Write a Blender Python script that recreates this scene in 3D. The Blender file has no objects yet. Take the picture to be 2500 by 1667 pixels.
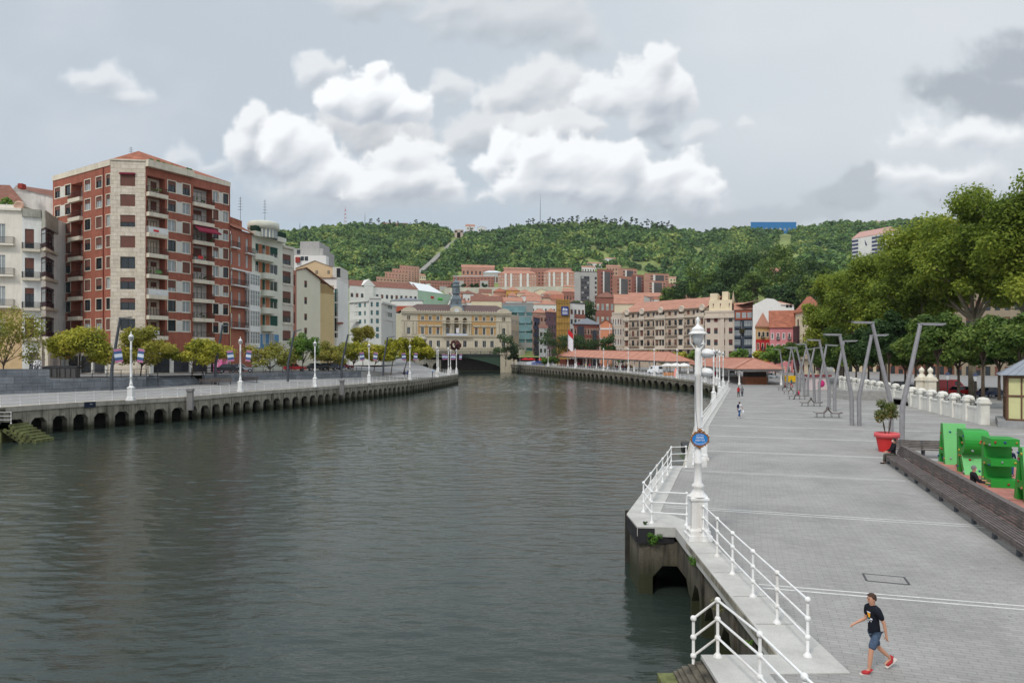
import bpy, math, random
import numpy as np
from mathutils import Vector, Matrix
R = math.radians
random.seed(7)
def workdeps():
    with bpy.context.temp_override(scene=TS, view_layer=TS.view_layers[0]): return bpy.context.evaluated_depsgraph_get()
RNG = np.random.default_rng(11)
S = bpy.context.scene
COL = S.collection
TS = bpy.data.scenes.new('workshop')      # skin and text shapes are turned into meshes here, then this scene is dropped
F, CX, HY, CZ = 1700.0, 1250.0, 873.0, 7.8      # survey of the place: focal length in photo pixels, horizon row, eye height over the water

def gx(u, Y): return (u - CX) * Y / F
def gz(v, Y): return CZ - (v - HY) * Y / F
def at(u, v, Y): return Vector((gx(u, Y), Y, gz(v, Y)))
def onz(u, v, z):
    Y = (CZ - z) * F / (v - HY)
    return Vector((gx(u, Y), Y, z))

# ---------------------------------------------------------------- materials
MATS = {}
def lin(c):
    return tuple(((x / 255 / 12.92) if x <= 10 else ((x / 255 + .055) / 1.055) ** 2.4) for x in c)
def newmat(name):
    m = bpy.data.materials.new(name); m.use_nodes = True
    nt = m.node_tree
    return m, nt, nt.nodes, nt.links, nt.nodes['Principled BSDF']
def mat(name, rgb, rough=.8, var=.12, scale=1.5, bump=0.0, metal=0.0, spec=.3, streak=0.0, streakcol=None, fine=0.0, finescale=25, srgb=True, k=1.0, tide=0.0):
    """A weathered surface: two noises over position vary the base colour, optional vertical streaks and bump."""
    if name in MATS: return MATS[name]
    c = lin(rgb) if srgb else rgb
    c = tuple(min(.9, x * k) for x in c)
    m, nt, N, L, P = newmat(name)
    P.inputs['Roughness'].default_value = rough
    P.inputs['Metallic'].default_value = metal
    P.inputs['Specular IOR Level'].default_value = spec
    geo = N.new('ShaderNodeNewGeometry')
    nz = N.new('ShaderNodeTexNoise'); nz.inputs['Scale'].default_value = scale; nz.inputs['Detail'].default_value = 6; nz.inputs['Roughness'].default_value = .65
    L.new(geo.outputs['Position'], nz.inputs['Vector'])
    mr = N.new('ShaderNodeMapRange'); mr.inputs[1].default_value = .3; mr.inputs[2].default_value = .7
    mr.inputs[3].default_value = 1 - var; mr.inputs[4].default_value = 1 + var
    L.new(nz.outputs['Fac'], mr.inputs[0])
    fac = mr.outputs[0]
    if fine:
        n2 = N.new('ShaderNodeTexNoise'); n2.inputs['Scale'].default_value = finescale; n2.inputs['Detail'].default_value = 3
        L.new(geo.outputs['Position'], n2.inputs['Vector'])
        m2 = N.new('ShaderNodeMapRange'); m2.inputs[1].default_value = .3; m2.inputs[2].default_value = .7
        m2.inputs[3].default_value = 1 - fine; m2.inputs[4].default_value = 1 + fine
        L.new(n2.outputs['Fac'], m2.inputs[0])
        mu = N.new('ShaderNodeMath'); mu.operation = 'MULTIPLY'
        L.new(fac, mu.inputs[0]); L.new(m2.outputs[0], mu.inputs[1]); fac = mu.outputs[0]
    vm = N.new('ShaderNodeVectorMath'); vm.operation = 'SCALE'; vm.inputs[0].default_value = c
    L.new(fac, vm.inputs['Scale'])
    col = vm.outputs[0]
    if streak:
        mp = N.new('ShaderNodeMapping'); mp.inputs['Scale'].default_value = (1.6, 1.6, .18)
        L.new(geo.outputs['Position'], mp.inputs['Vector'])
        n3 = N.new('ShaderNodeTexNoise'); n3.inputs['Scale'].default_value = 1.4; n3.inputs['Detail'].default_value = 7; n3.inputs['Roughness'].default_value = .7
        L.new(mp.outputs[0], n3.inputs['Vector'])
        m3 = N.new('ShaderNodeMapRange'); m3.inputs[1].default_value = .47; m3.inputs[2].default_value = .68; m3.inputs[3].default_value = 0; m3.inputs[4].default_value = streak
        L.new(n3.outputs['Fac'], m3.inputs[0])
        mx = N.new('ShaderNodeMixRGB'); mx.inputs[2].default_value = (*(lin(streakcol) if streakcol else tuple(x * .25 for x in c)), 1)
        L.new(m3.outputs[0], mx.inputs[0]); L.new(col, mx.inputs[1]); col = mx.outputs[0]
    if tide:      # weed and slime left by the tide
        sz = N.new('ShaderNodeSeparateXYZ'); L.new(geo.outputs['Position'], sz.inputs[0])
        ad = N.new('ShaderNodeMath'); ad.operation = 'MULTIPLY_ADD'; L.new(nz.outputs['Fac'], ad.inputs[0]); ad.inputs[1].default_value = -1.3; L.new(sz.outputs['Z'], ad.inputs[2])
        mt_ = N.new('ShaderNodeMapRange'); mt_.inputs[1].default_value = tide-.35; mt_.inputs[2].default_value = tide-1.0; mt_.inputs[3].default_value = 0; mt_.inputs[4].default_value = .92; L.new(ad.outputs[0], mt_.inputs[0])
        mz = N.new('ShaderNodeMixRGB'); mz.inputs[2].default_value = (*lin((52,56,34)), 1); L.new(mt_.outputs[0], mz.inputs[0]); L.new(col, mz.inputs[1]); col = mz.outputs[0]
    L.new(col, P.inputs['Base Color'])
    if bump:
        b = N.new('ShaderNodeBump'); b.inputs['Strength'].default_value = bump; b.inputs['Distance'].default_value = .02
        n4 = N.new('ShaderNodeTexNoise'); n4.inputs['Scale'].default_value = 14; n4.inputs['Detail'].default_value = 5
        L.new(geo.outputs['Position'], n4.inputs['Vector'])
        L.new(n4.outputs['Fac'], b.inputs['Height']); L.new(b.outputs[0], P.inputs['Normal'])
    MATS[name] = m
    return m

def leafmat(name, cols, trans=.3, patch=.25):
    """Foliage: each leaf takes its own colour between the given ones, with drifting patches."""
    if name in MATS: return MATS[name]
    m, nt, N, L, P = newmat(name)
    geo = N.new('ShaderNodeNewGeometry')
    nz = N.new('ShaderNodeTexNoise'); nz.inputs['Scale'].default_value = patch; nz.inputs['Detail'].default_value = 3
    L.new(geo.outputs['Position'], nz.inputs['Vector'])
    ad = N.new('ShaderNodeMath'); ad.operation = 'MULTIPLY_ADD'; ad.inputs[1].default_value = .55
    L.new(geo.outputs['Random Per Island'], ad.inputs[0])
    m0 = N.new('ShaderNodeMapRange'); m0.inputs[1].default_value = .3; m0.inputs[2].default_value = .7; m0.inputs[3].default_value = -.1; m0.inputs[4].default_value = .55
    L.new(nz.outputs['Fac'], m0.inputs[0]); L.new(m0.outputs[0], ad.inputs[2])
    cr = N.new('ShaderNodeValToRGB'); e = cr.color_ramp.elements
    e[0].position = 0; e[0].color = (*lin(cols[0]), 1); e[1].position = 1; e[1].color = (*lin(cols[-1]), 1)
    for i, c in enumerate(cols[1:-1]):
        el = e.new((i + 1) / (len(cols) - 1)); el.color = (*lin(c), 1)
    L.new(ad.outputs[0], cr.inputs[0])
    L.new(cr.outputs[0], P.inputs['Base Color']); P.inputs['Roughness'].default_value = .6; P.inputs['Specular IOR Level'].default_value = .25
    tr = N.new('ShaderNodeBsdfTranslucent'); L.new(cr.outputs[0], tr.inputs['Color'])
    mx = N.new('ShaderNodeMixShader'); mx.inputs[0].default_value = trans
    L.new(P.outputs[0], mx.inputs[1]); L.new(tr.outputs[0], mx.inputs[2])
    L.new(mx.outputs[0], N['Material Output'].inputs['Surface'])
    MATS[name] = m
    return m

def blockmat(name, c1, c2, mortar, bw, rh, var=.12, rough=.9, ms=.012, streak=0):
    '''coursed stone on upright walls: blocks along the wall and up'''
    m = mat(name, c1, rough=rough, var=var, scale=.8, fine=.08, finescale=5, streak=streak)
    nt = m.node_tree; N = nt.nodes; L = nt.links; P = N['Principled BSDF']; src = P.inputs['Base Color'].links[0].from_socket
    g = N.new('ShaderNodeNewGeometry'); s = N.new('ShaderNodeSeparateXYZ'); L.new(g.outputs['Position'], s.inputs[0])
    ad = N.new('ShaderNodeMath'); L.new(s.outputs['X'], ad.inputs[0]); L.new(s.outputs['Y'], ad.inputs[1]); cb = N.new('ShaderNodeCombineXYZ'); L.new(ad.outputs[0], cb.inputs[0]); L.new(s.outputs['Z'], cb.inputs[1])
    br = N.new('ShaderNodeTexBrick'); br.inputs['Scale'].default_value = 1; br.inputs['Brick Width'].default_value = bw; br.inputs['Row Height'].default_value = rh; br.inputs['Mortar Size'].default_value = ms
    k = [b / max(1e-4, a) for a, b in zip(lin(c1), lin(c2))]; q = [b / max(1e-4, a) for a, b in zip(lin(c1), lin(mortar))]
    br.inputs['Color1'].default_value = (1,1,1,1); br.inputs['Color2'].default_value = (*k,1); br.inputs['Mortar'].default_value = (*q,1); L.new(cb.outputs[0], br.inputs['Vector'])
    mx = N.new('ShaderNodeMixRGB'); mx.blend_type = 'MULTIPLY'; mx.inputs[0].default_value = 1; L.new(src, mx.inputs[1]); L.new(br.outputs['Color'], mx.inputs[2]); L.new(mx.outputs[0], P.inputs['Base Color'])
    return m
def glassmat(name, rgb=(38, 44, 48), rough=.08, var=.5):
    if name in MATS: return MATS[name]
    m = mat(name, rgb, rough=rough, var=var, scale=.35, spec=.6)
    return m

# ---------------------------------------------------------------- mesh builder
class MB:
    def __init__(s): s.v = []; s.f = []; s.m = []; s.sm = []; s.M = None
    def add(s, pts):
        b = len(s.v)
        if s.M is not None: pts = [s.M @ Vector(p) for p in pts]
        s.v.extend([tuple(p) for p in pts]); return b
    def poly(s, pts, m=0, sm=False):
        b = s.add(pts); s.f.append(tuple(range(b, b + len(pts)))); s.m.append(m); s.sm.append(sm)
    def faces(s, pts, fs, m=0, sm=False):
        b = s.add(pts)
        for f in fs: s.f.append(tuple(b + i for i in f)); s.m.append(m); s.sm.append(sm)
    def box(s, x0, x1, y0, y1, z0, z1, m=0):
        p = [(x0,y0,z0),(x1,y0,z0),(x1,y1,z0),(x0,y1,z0),(x0,y0,z1),(x1,y0,z1),(x1,y1,z1),(x0,y1,z1)]
        s.faces(p, [(3,2,1,0),(4,5,6,7),(0,1,5,4),(1,2,6,5),(2,3,7,6),(3,0,4,7)], m)
    def bar(s, a, b, w, h, m=0, up=(0,0,1)):
        """box beam from a to b, w wide, h high, centred"""
        a = Vector(a); b = Vector(b); d = (b - a); 
        if d.length < 1e-6: return
        d.normalize(); upv = Vector(up)
        if abs(d.dot(upv)) > .99: upv = Vector((1,0,0))
        r = d.cross(upv).normalized(); q = r.cross(d)
        r *= w/2; q *= h/2
        p = [a-r-q, a+r-q, a+r+q, a-r+q, b-r-q, b+r-q, b+r+q, b-r+q]
        s.faces(p, [(0,1,2,3),(7,6,5,4),(0,4,5,1),(1,5,6,2),(2,6,7,3),(3,7,4,0)], m)
    def prism(s, poly, z0, z1, m=0, mtop=None):
        n = len(poly)
        A = sum(poly[i][0]*poly[(i+1)%n][1]-poly[(i+1)%n][0]*poly[i][1] for i in range(n))
        if A < 0: poly = poly[::-1]
        zt = z1 if isinstance(z1, (list, tuple)) else [z1]*n
        s.poly([(p[0],p[1],zt[i]) for i, p in enumerate(poly)], m if mtop is None else mtop)
        s.poly([(p[0],p[1],z0) for p in poly][::-1], m)
        for i in range(n):
            a = poly[i]; b = poly[(i+1)%n]
            s.poly([(a[0],a[1],z0),(b[0],b[1],z0),(b[0],b[1],zt[(i+1)%n]),(a[0],a[1],zt[i])], m)
    def tube(s, pts, rad, n=8, m=0, cap=True, sm=True):
        pts = [Vector(p) for p in pts]; k = len(pts)
        rad = rad if isinstance(rad, (list, tuple)) else [rad]*k
        ring = []; ref = None
        for i in range(k):
            d = (pts[min(i+1,k-1)] - pts[max(i-1,0)])
            if d.length < 1e-9: d = Vector((0,0,1))
            d.normalize()
            if ref is None or abs(ref.dot(d)) > .98: ref = Vector((1,0,0)) if abs(d.x) < .9 else Vector((0,1,0))
            a = (ref - d*ref.dot(d)).normalized(); b = d.cross(a); ref = a
            ring += [pts[i] + (a*math.cos(2*math.pi*j/n) + b*math.sin(2*math.pi*j/n))*rad[i] for j in range(n)]
        fs = [(i*n+j, i*n+(j+1)%n, (i+1)*n+(j+1)%n, (i+1)*n+j) for i in range(k-1) for j in range(n)]
        s.faces(ring, fs, m, sm)
        if cap:
            s.poly(ring[:n][::-1], m); s.poly(ring[-n:], m)
    def lathe(s, prof, c=(0,0,0), n=16, m=0, sm=True):
        pts = [(c[0]+r*math.cos(2*math.pi*j/n), c[1]+r*math.sin(2*math.pi*j/n), c[2]+z) for r, z in prof for j in range(n)]
        k = len(prof)
        s.faces(pts, [(i*n+j, i*n+(j+1)%n, (i+1)*n+(j+1)%n, (i+1)*n+j) for i in range(k-1) for j in range(n)], m, sm)
    def ball(s, c, r, m=0, n=8, k=6, sc=(1,1,1)):
        prof = [(max(1e-4, math.sin(math.pi*i/k))*r, -math.cos(math.pi*i/k)*r) for i in range(k+1)]
        pts = [(c[0]+a*sc[0]*math.cos(2*math.pi*j/n), c[1]+a*sc[1]*math.sin(2*math.pi*j/n), c[2]+z*sc[2]) for a, z in prof for j in range(n)]
        s.faces(pts, [(i*n+j, i*n+(j+1)%n, (i+1)*n+(j+1)%n, (i+1)*n+j) for i in range(k) for j in range(n)], m, True)
    def mesh(s, name, mats, org=None):
        me = bpy.data.meshes.new(name)
        v = s.v
        if org is not None: v = [(a-org[0], b-org[1], c-org[2]) for a, b, c in v]
        me.from_pydata(v, [], s.f)
        for mt in (mats if isinstance(mats, (list, tuple)) else [mats]): me.materials.append(mt)
        me.polygons.foreach_set('material_index', s.m); me.polygons.foreach_set('use_smooth', s.sm)
        me.update(); return me
    def build(s, name, mats, parent=None, org=None):
        """ONE mesh object; with a parent at L the vertices given in place are stored relative to it"""
        if org is None and parent is not None: org = wloc(parent)
        return obj(name, s.mesh(name, mats, org), parent)

def wloc(o):
    p = Vector((0,0,0))
    while o is not None: p += Vector(o.location); o = o.parent
    return p
def obj(name, me, parent=None, loc=(0,0,0), rz=0):
    o = bpy.data.objects.new(name, me); COL.objects.link(o)
    o.location = loc; o.rotation_euler = (0,0,rz)
    if parent is not None: o.parent = parent
    return o
def tag(o, label=None, cat=None, group=None, kind=None):
    if label: o['label'] = label
    if cat: o['category'] = cat
    if group: o['group'] = group
    if kind: o['kind'] = kind
    return o
def thing(name, label, cat, loc=(0,0,0), rz=0, group=None):
    return tag(obj(name, None, None, loc, rz), label, cat, group)
def struct(name, mb, mats): return tag(mb.build(name, mats), kind='structure')
KIDS = {}
def dup(o, loc=None, rz=None, label=None, group=None, scale=None, parent=None):
    c = o.copy(); COL.objects.link(c)
    if parent is not None: c.parent = parent
    if loc is not None: c.location = loc
    if rz is not None: c.rotation_euler = (0,0,rz)
    if scale is not None: c.scale = (scale,)*3 if not isinstance(scale, tuple) else scale
    if label: c['label'] = label
    if group: c['group'] = group
    for ch in list(o.children): dup(ch, parent=c)
    return c
def npmesh(name, V, Fq, mats, smooth=False, nv=4):
    me = bpy.data.meshes.new(name)
    n, k = len(V), len(Fq)
    me.vertices.add(n); me.vertices.foreach_set('co', np.ascontiguousarray(V, dtype=np.float32).ravel())
    me.loops.add(k*nv); me.loops.foreach_set('vertex_index', np.ascontiguousarray(Fq, dtype=np.int32).ravel())
    me.polygons.add(k); me.polygons.foreach_set('loop_start', np.arange(0, k*nv, nv, dtype=np.int32))
    for mt in (mats if isinstance(mats, (list, tuple)) else [mats]): me.materials.append(mt)
    if smooth: me.polygons.foreach_set('use_smooth', np.ones(k, dtype=bool))
    me.update(calc_edges=True); me.validate()
    return me

# ---------------------------------------------------------------- camera, light, sky
cam = bpy.data.cameras.new('camera'); co = bpy.data.objects.new('camera', cam); COL.objects.link(co)
cam.sensor_width = 36; cam.lens = F / 2500 * 36; cam.clip_start = .1; cam.clip_end = 6000
cam.shift_y = (HY - 833.5) / 2500
co.location = (0, 0, CZ); co.rotation_euler = (R(90), 0, 0)
S.camera = co
S.view_settings.view_transform = 'Standard'; S.view_settings.look = 'None'; S.view_settings.exposure = .16; S.view_settings.gamma = 1
S.cycles.use_denoising = True
try:
    S.cycles.denoiser = 'OPENIMAGEDENOISE'; S.cycles.denoising_input_passes = 'RGB_ALBEDO_NORMAL'; S.cycles.denoising_prefilter = 'ACCURATE'
except Exception: pass
S.cycles.max_bounces = 6; S.cycles.diffuse_bounces = 3; S.cycles.glossy_bounces = 3; S.cycles.transparent_max_bounces = 6
S.cycles.sample_clamp_indirect = 8

ZEN = 1.7
SUN_EL, SUN_AZ = 48, 212        # the sun stands behind the eye, to the left
sl = bpy.data.lights.new('sun', 'SUN'); so = bpy.data.objects.new('sun', sl); COL.objects.link(so)
sl.energy = 1.5; sl.angle = R(10); sl.color = (1, .95, .88)
sd = Vector((math.sin(R(SUN_AZ))*math.cos(R(SUN_EL)), math.cos(R(SUN_AZ))*math.cos(R(SUN_EL)), math.sin(R(SUN_EL))))
so.rotation_euler = sd.to_track_quat('Z', 'Y').to_euler()

W = bpy.data.worlds.new('World'); S.world = W; W.use_nodes = True
nt = W.node_tree; N = nt.nodes; L = nt.links
BG = N['Background']; BG.inputs['Strength'].default_value = .1
tc = N.new('ShaderNodeTexCoord')
sep = N.new('ShaderNodeSeparateXYZ'); L.new(tc.outputs['Generated'], sep.inputs[0])
def M2(op, a, b=None, c=None, clamp=False):
    n = N.new('ShaderNodeMath'); n.operation = op; n.use_clamp = clamp
    for i, x in enumerate((a, b, c)):
        if x is None: continue
        if isinstance(x, (int, float)): n.inputs[i].default_value = x
        else: L.new(x, n.inputs[i])
    return n.outputs[0]
# ---- cloud plate in direction space: x/y across, z/y up; computed here, no file is read
CW, CH, CX0, CX1, CY0, CY1 = 1300, 540, -.85, .85, -.02, .68
crng = np.random.default_rng(5)
gxs, gys = np.meshgrid(np.linspace(CX0, CX1, CW), np.linspace(CY0, CY1, CH))
def vnoise(x, y, freq, seed):
    r = np.random.default_rng(seed); n = 256; g = r.random((n, n))
    fx = x*freq + 500; fy = y*freq + 500; ix = np.floor(fx).astype(int); iy = np.floor(fy).astype(int)
    tx = fx-ix; ty = fy-iy; tx = tx*tx*tx*(tx*(tx*6-15)+10); ty = ty*ty*ty*(ty*(ty*6-15)+10)
    a = g[iy % n, ix % n]; b = g[iy % n, (ix+1) % n]; c = g[(iy+1) % n, ix % n]; d = g[(iy+1) % n, (ix+1) % n]
    return (a*(1-tx)+b*tx)*(1-ty) + (c*(1-tx)+d*tx)*ty
def fbm(x, y, f, o, seed, gain=.5, billow=False):
    s = 0; a = 1; t = 0
    for i in range(o):
        q = vnoise(x, y, f*2**i, seed+i*13)
        if billow: q = 1-np.abs(2*q-1)
        s = s + a*q; t += a; a *= gain
    return s/t
def ss(x, a, b): t = np.clip((x-a)/(b-a), 0, 1); return t*t*(3-2*t)
def blur(a, k):
    for ax in (0, 1):
        p = np.pad(a, [(k, k) if i == ax else (0, 0) for i in (0, 1)], mode='edge'); c = np.cumsum(p, axis=ax)
        z = np.zeros_like(np.take(c, [0], axis=ax)); c = np.concatenate([z, c], axis=ax); n = a.shape[ax]
        a = (np.take(c, range(2*k+1, n+2*k+1), axis=ax) - np.take(c, range(0, n), axis=ax))/(2*k+1)
    return a
wx = gxs + .05*(fbm(gxs, gys, 9, 4, 1)-.5) + .012*(fbm(gxs, gys, 45, 3, 2)-.5)
wy = gys + .05*(fbm(gxs, gys, 9, 4, 3)-.5) + .012*(fbm(gxs, gys, 45, 3, 4)-.5)
def blobs(bl, flat=.55):
    f = np.full_like(gxs, -3.)
    for (u, v, ru, rv, w) in bl:
        cx, cy, rx, ry = (u*1.063-CX)/F, (HY-v*1.063)/F, ru*1.04/F, rv*1.05/F
        dy = (wy-cy)/ry; dy = np.where(dy < 0, dy/flat, dy)
        dd = np.sqrt(((wx-cx)/rx)**2 + dy**2)
        f = np.maximum(f, w*(1-dd)) + .12*np.maximum(0, .25-np.abs(f-w*(1-dd)))
    return f
puff = fbm(gxs, gys, 14, 6, 21, .55, True) - .62
fine = fbm(gxs, gys, 60, 4, 41, .55) - .5
# layers from far to near: (blobs, opacity, brightness, flatness)
LAY = [
 ([(800,440,260,56,1),(690,420,150,50,.9),(1000,450,130,40,.8)], .6, .9, 1, .6),
 ([(1380,455,300,56,1),(1560,470,160,44,.9),(1240,440,150,40,.8)], .6, .87, 1, .6),
 ([(1200,60,230,95,1),(1060,30,130,60,.8),(870,10,150,40,.8),(1330,95,120,70,.8)], .55, .86, .9, .5),
 ([(235,198,85,42,1),(300,225,75,30,.9),(180,185,60,26,.8)], .62, .96, .8, .4),
 ([(440,360,58,48,1),(500,385,55,26,.8)], .5, .94, .8, .4),
 ([(742,160,64,56,1),(735,130,36,30,.8),(795,150,30,40,.7)], .68, .95, .9, .28),
 ([(1040,208,54,52,1),(1095,232,36,26,.8),(1000,215,30,30,.7)], .62, .94, .9, .35),
 ([(1240,195,115,95,1),(1190,215,100,60,.9),(1260,250,90,50,.8)], .8, .92, .95, .26),
 ([(1590,312,46,40,1),(1690,312,30,20,.8)], .42, .95, .9, .45),
 ([(1100,290,120,60,1),(1060,310,100,50,.9),(1180,280,90,50,.9)], .72, .90, .95, .3),
 ([(1480,215,92,100,1),(1525,140,44,62,1),(1400,225,80,60,.9),(1490,275,66,56,.9),(1555,210,46,80,.8),(1510,320,40,40,.7)], .92, .97, .85, .2),
 ([(1280,305,110,60,1),(1350,290,60,46,.9),(1220,290,70,50,.8)], .8, .93, .9, .24),
 ([(598,295,52,66,1),(640,345,95,70,1),(575,350,50,60,.9)], .92, .97, .9, .2),
 ([(850,280,118,80,.9),(900,320,140,70,.9)], .92, .88, 1, .26),
 ([(865,232,104,92,1.1),(886,165,40,42,1),(795,235,62,66,.95),(930,262,64,66,.9)], 1, 1, .6, .14),
 ([(720,355,130,66,1),(670,330,70,60,1),(770,400,130,66,1),(840,425,130,50,.9)], .95, .99, .85, .18),
 ([(930,365,110,62,1),(985,410,90,62,1),(900,420,120,60,.9),(1030,425,50,40,.8)], .95, .97, .85, .18),
 ([(1160,345,62,62,1),(1130,380,60,60,.9)], .97, 1, .85, .16),
 ([(1300,390,170,90,1.05),(1240,345,70,56,.95),(1420,385,110,80,1),(1520,410,100,80,1),(1590,440,80,60,.85),(1300,440,230,50,.8)], .97, .99, .9, .18),
 ([(2230,320,170,56,1),(2120,400,110,56,.9),(2190,420,150,60,.9),(2100,290,80,80,.7)], .75, .99, .95, .4),
]
DARK = [([(2310,230,200,100,1),(2220,200,150,70,.9),(2330,150,160,90,.9),(2150,215,90,40,.7)], .7, (146,153,164), .6),
        ([(1985,425,75,50,1),(1950,465,130,45,1),(2010,395,35,30,.8)], .5, (160,167,175), .45),
        ([(1800,500,230,36,1),(1650,512,200,26,.8)], .45, (166,174,182), .5),
        ([(2260,455,150,55,1)], .5, (168,175,183), .5)]
base = np.empty((CH, CW, 3)); mixn = lambda a, b, t: np.array(lin(a))*(1-t[..., None]) + np.array(lin(b))*t[..., None]
low = fbm(gxs, gys*1.6, 3.2, 5, 77)
t1 = ss(gxs + .25*(low-.5), -.45, .7)
sky3 = mixn((182,192,202), (205,212,217), t1)
hor = mixn((176,189,201), (188,195,202), ss(gxs, -.2, .5))
t2 = ss(gys, .16, .36)[..., None]; sky3 = hor*(1-t2) + sky3*t2
t3 = (ss(low, .42, .75)*.45*ss(gys, .2, .4))[..., None]; sky3 = sky3*(1-t3) + np.array(lin((215,218,222)))*t3
t4 = (ss(gys, .40, .53)*ss(gxs, .05, .5)*.5)[..., None]; sky3 = sky3*(1-t4) + np.array(lin((203,209,215)))*t4
for bl, op, colr, soft in DARK:
    f = blobs(bl, .8) + .55*puff + .2*fine
    a = (op*ss(f, -.02, soft))[..., None]; sky3 = sky3*(1-a) + np.array(lin(colr))*a
for bl, op, br, flat, soft in LAY:
    f = blobs(bl, flat) + .8*puff + .22*fine
    th = np.clip(f+.1, 0, 1.2)**.6
    # light comes from above: what lies above a point in the cloud shades it
    acc = np.zeros_like(f); run = np.zeros(CW); dz = .012*700/CH
    for r in range(CH-1, -1, -1):
        run = run*(1-.014*700/CH) + th[r]*dz; acc[r] = run
    acc = blur(acc, 3)
    soft2 = soft + .13 + .8*np.clip(acc-.22, 0, 1)
    t = np.clip((f+.05)/soft2, 0, 1); a = op*t*t*(3-2*t)
    T = blur(th, 2) + .35*blur(f, 2); gy, gxg = np.gradient(T); nl = np.clip((gxg*.5 - gy*1.0)*22, -1, 1)
    T2 = blur(th, 9); gy2, gx2 = np.gradient(T2); nl2 = np.clip((gx2*.5 - gy2)*46, -1, 1)
    s = np.clip(1.05 - 1.35*np.clip(acc-.05, 0, 2)**.95 + .16*nl + .26*nl2, 0, 1)
    s = .25*blur(s, 2) + .75*s
    c = mixn((174,181,191), (240,242,244), s)*br**1.6
    a = a[..., None]; sky3 = sky3*(1-a) + c*a

img = bpy.data.images.new('cloud_plate', CW, CH, alpha=False, float_buffer=True)
px4 = np.ones((CH, CW, 4), dtype=np.float32); px4[..., :3] = sky3*10.3
img.pixels.foreach_set(px4.ravel()); img.update()
ay = M2('MAXIMUM', M2('ABSOLUTE', sep.outputs['Y']), .05)
pxn = M2('DIVIDE', sep.outputs['X'], ay); pyn = M2('DIVIDE', sep.outputs['Z'], ay)
# inside the plate: its own pixels; beyond its rim the edge value carries on
cb = N.new('ShaderNodeCombineXYZ')
L.new(M2('MULTIPLY', M2('SUBTRACT', pxn, CX0), 1/(CX1-CX0)), cb.inputs[0]); L.new(M2('MULTIPLY', M2('SUBTRACT', pyn, CY0), 1/(CY1-CY0)), cb.inputs[1])
ti = N.new('ShaderNodeTexImage'); ti.image = img; ti.extension = 'EXTEND'; ti.interpolation = 'Cubic'; L.new(cb.outputs[0], ti.inputs[0])
def smooth(x, a, b, lo=0., hi=1.):
    n = N.new('ShaderNodeMapRange'); n.interpolation_type = 'SMOOTHSTEP'; L.new(x, n.inputs[0])
    for i, q in enumerate((a, b, lo, hi)): n.inputs[i+1].default_value = q
    return n.outputs[0]
def mixc(f, a, b):
    n = N.new('ShaderNodeMixRGB')
    for i, x in enumerate((f, a, b)):
        if isinstance(x, float): n.inputs[i].default_value = x
        elif isinstance(x, tuple): n.inputs[i].default_value = (*[q*10 for q in lin(x)], 1)
        else: L.new(x, n.inputs[i])
    return n.outputs[0]
sky = N.new('ShaderNodeTexSky'); sky.sky_type = 'NISHITA'; sky.sun_disc = False; sky.sun_elevation = R(SUN_EL); sky.sun_rotation = R(SUN_AZ)
out = M2('MAXIMUM', smooth(M2('ABSOLUTE', pxn), .78, .85), smooth(pyn, .58, .66))
out = M2('MAXIMUM', out, smooth(sep.outputs['Y'], .02, -.02))
over = mixc(.05, (200,207,215), sky.outputs[0])
cloud = mixc(out, ti.outputs[0], over)
# the overcast is brighter towards the zenith
zen = smooth(sep.outputs['Z'], .45, .95, 1.0, ZEN)
vs = N.new('ShaderNodeVectorMath'); vs.operation = 'SCALE'; L.new(cloud, vs.inputs[0]); L.new(zen, vs.inputs['Scale'])
L.new(vs.outputs[0], BG.inputs['Color'])
W.cycles.sampling_method = 'MANUAL'; W.cycles.sample_map_resolution = 512
# ================================================================ water, banks, quays, railings
def water_mat():
    m, nt, N, L, P = newmat('river water')
    P.inputs['Base Color'].default_value = (.029, .041, .034, 1); P.inputs['Roughness'].default_value = .08
    P.inputs['IOR'].default_value = 1.33; P.inputs['Specular IOR Level'].default_value = .5
    geo = N.new('ShaderNodeNewGeometry')
    def nz(sx, sy, rot, det, w=0.0):
        mp = N.new('ShaderNodeMapping'); mp.inputs['Scale'].default_value = (sx, sy, 1); mp.inputs['Rotation'].default_value = (0, 0, R(rot))
        L.new(geo.outputs['Position'], mp.inputs['Vector'])
        n = N.new('ShaderNodeTexNoise'); n.inputs['Scale'].default_value = 1; n.inputs['Detail'].default_value = det; n.inputs['Roughness'].default_value = .55; n.inputs['Distortion'].default_value = w
        L.new(mp.outputs[0], n.inputs['Vector']); return n.outputs['Fac']
    b = nz(3.2, 8.5, -14, 3, .3)
    bp = N.new('ShaderNodeBump'); bp.inputs['Distance'].default_value = .03; bp.inputs['Strength'].default_value = .5
    L.new(b, bp.inputs['Height']); L.new(bp.outputs[0], P.inputs['Normal'])
    return m
WATER = water_mat()
mb = MB(); mb.poly([(-600,-60,-.16),(220,-60,-.16),(220,620,-.16),(-600,620,-.16)])
struct('water', mb, [WATER])
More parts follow.
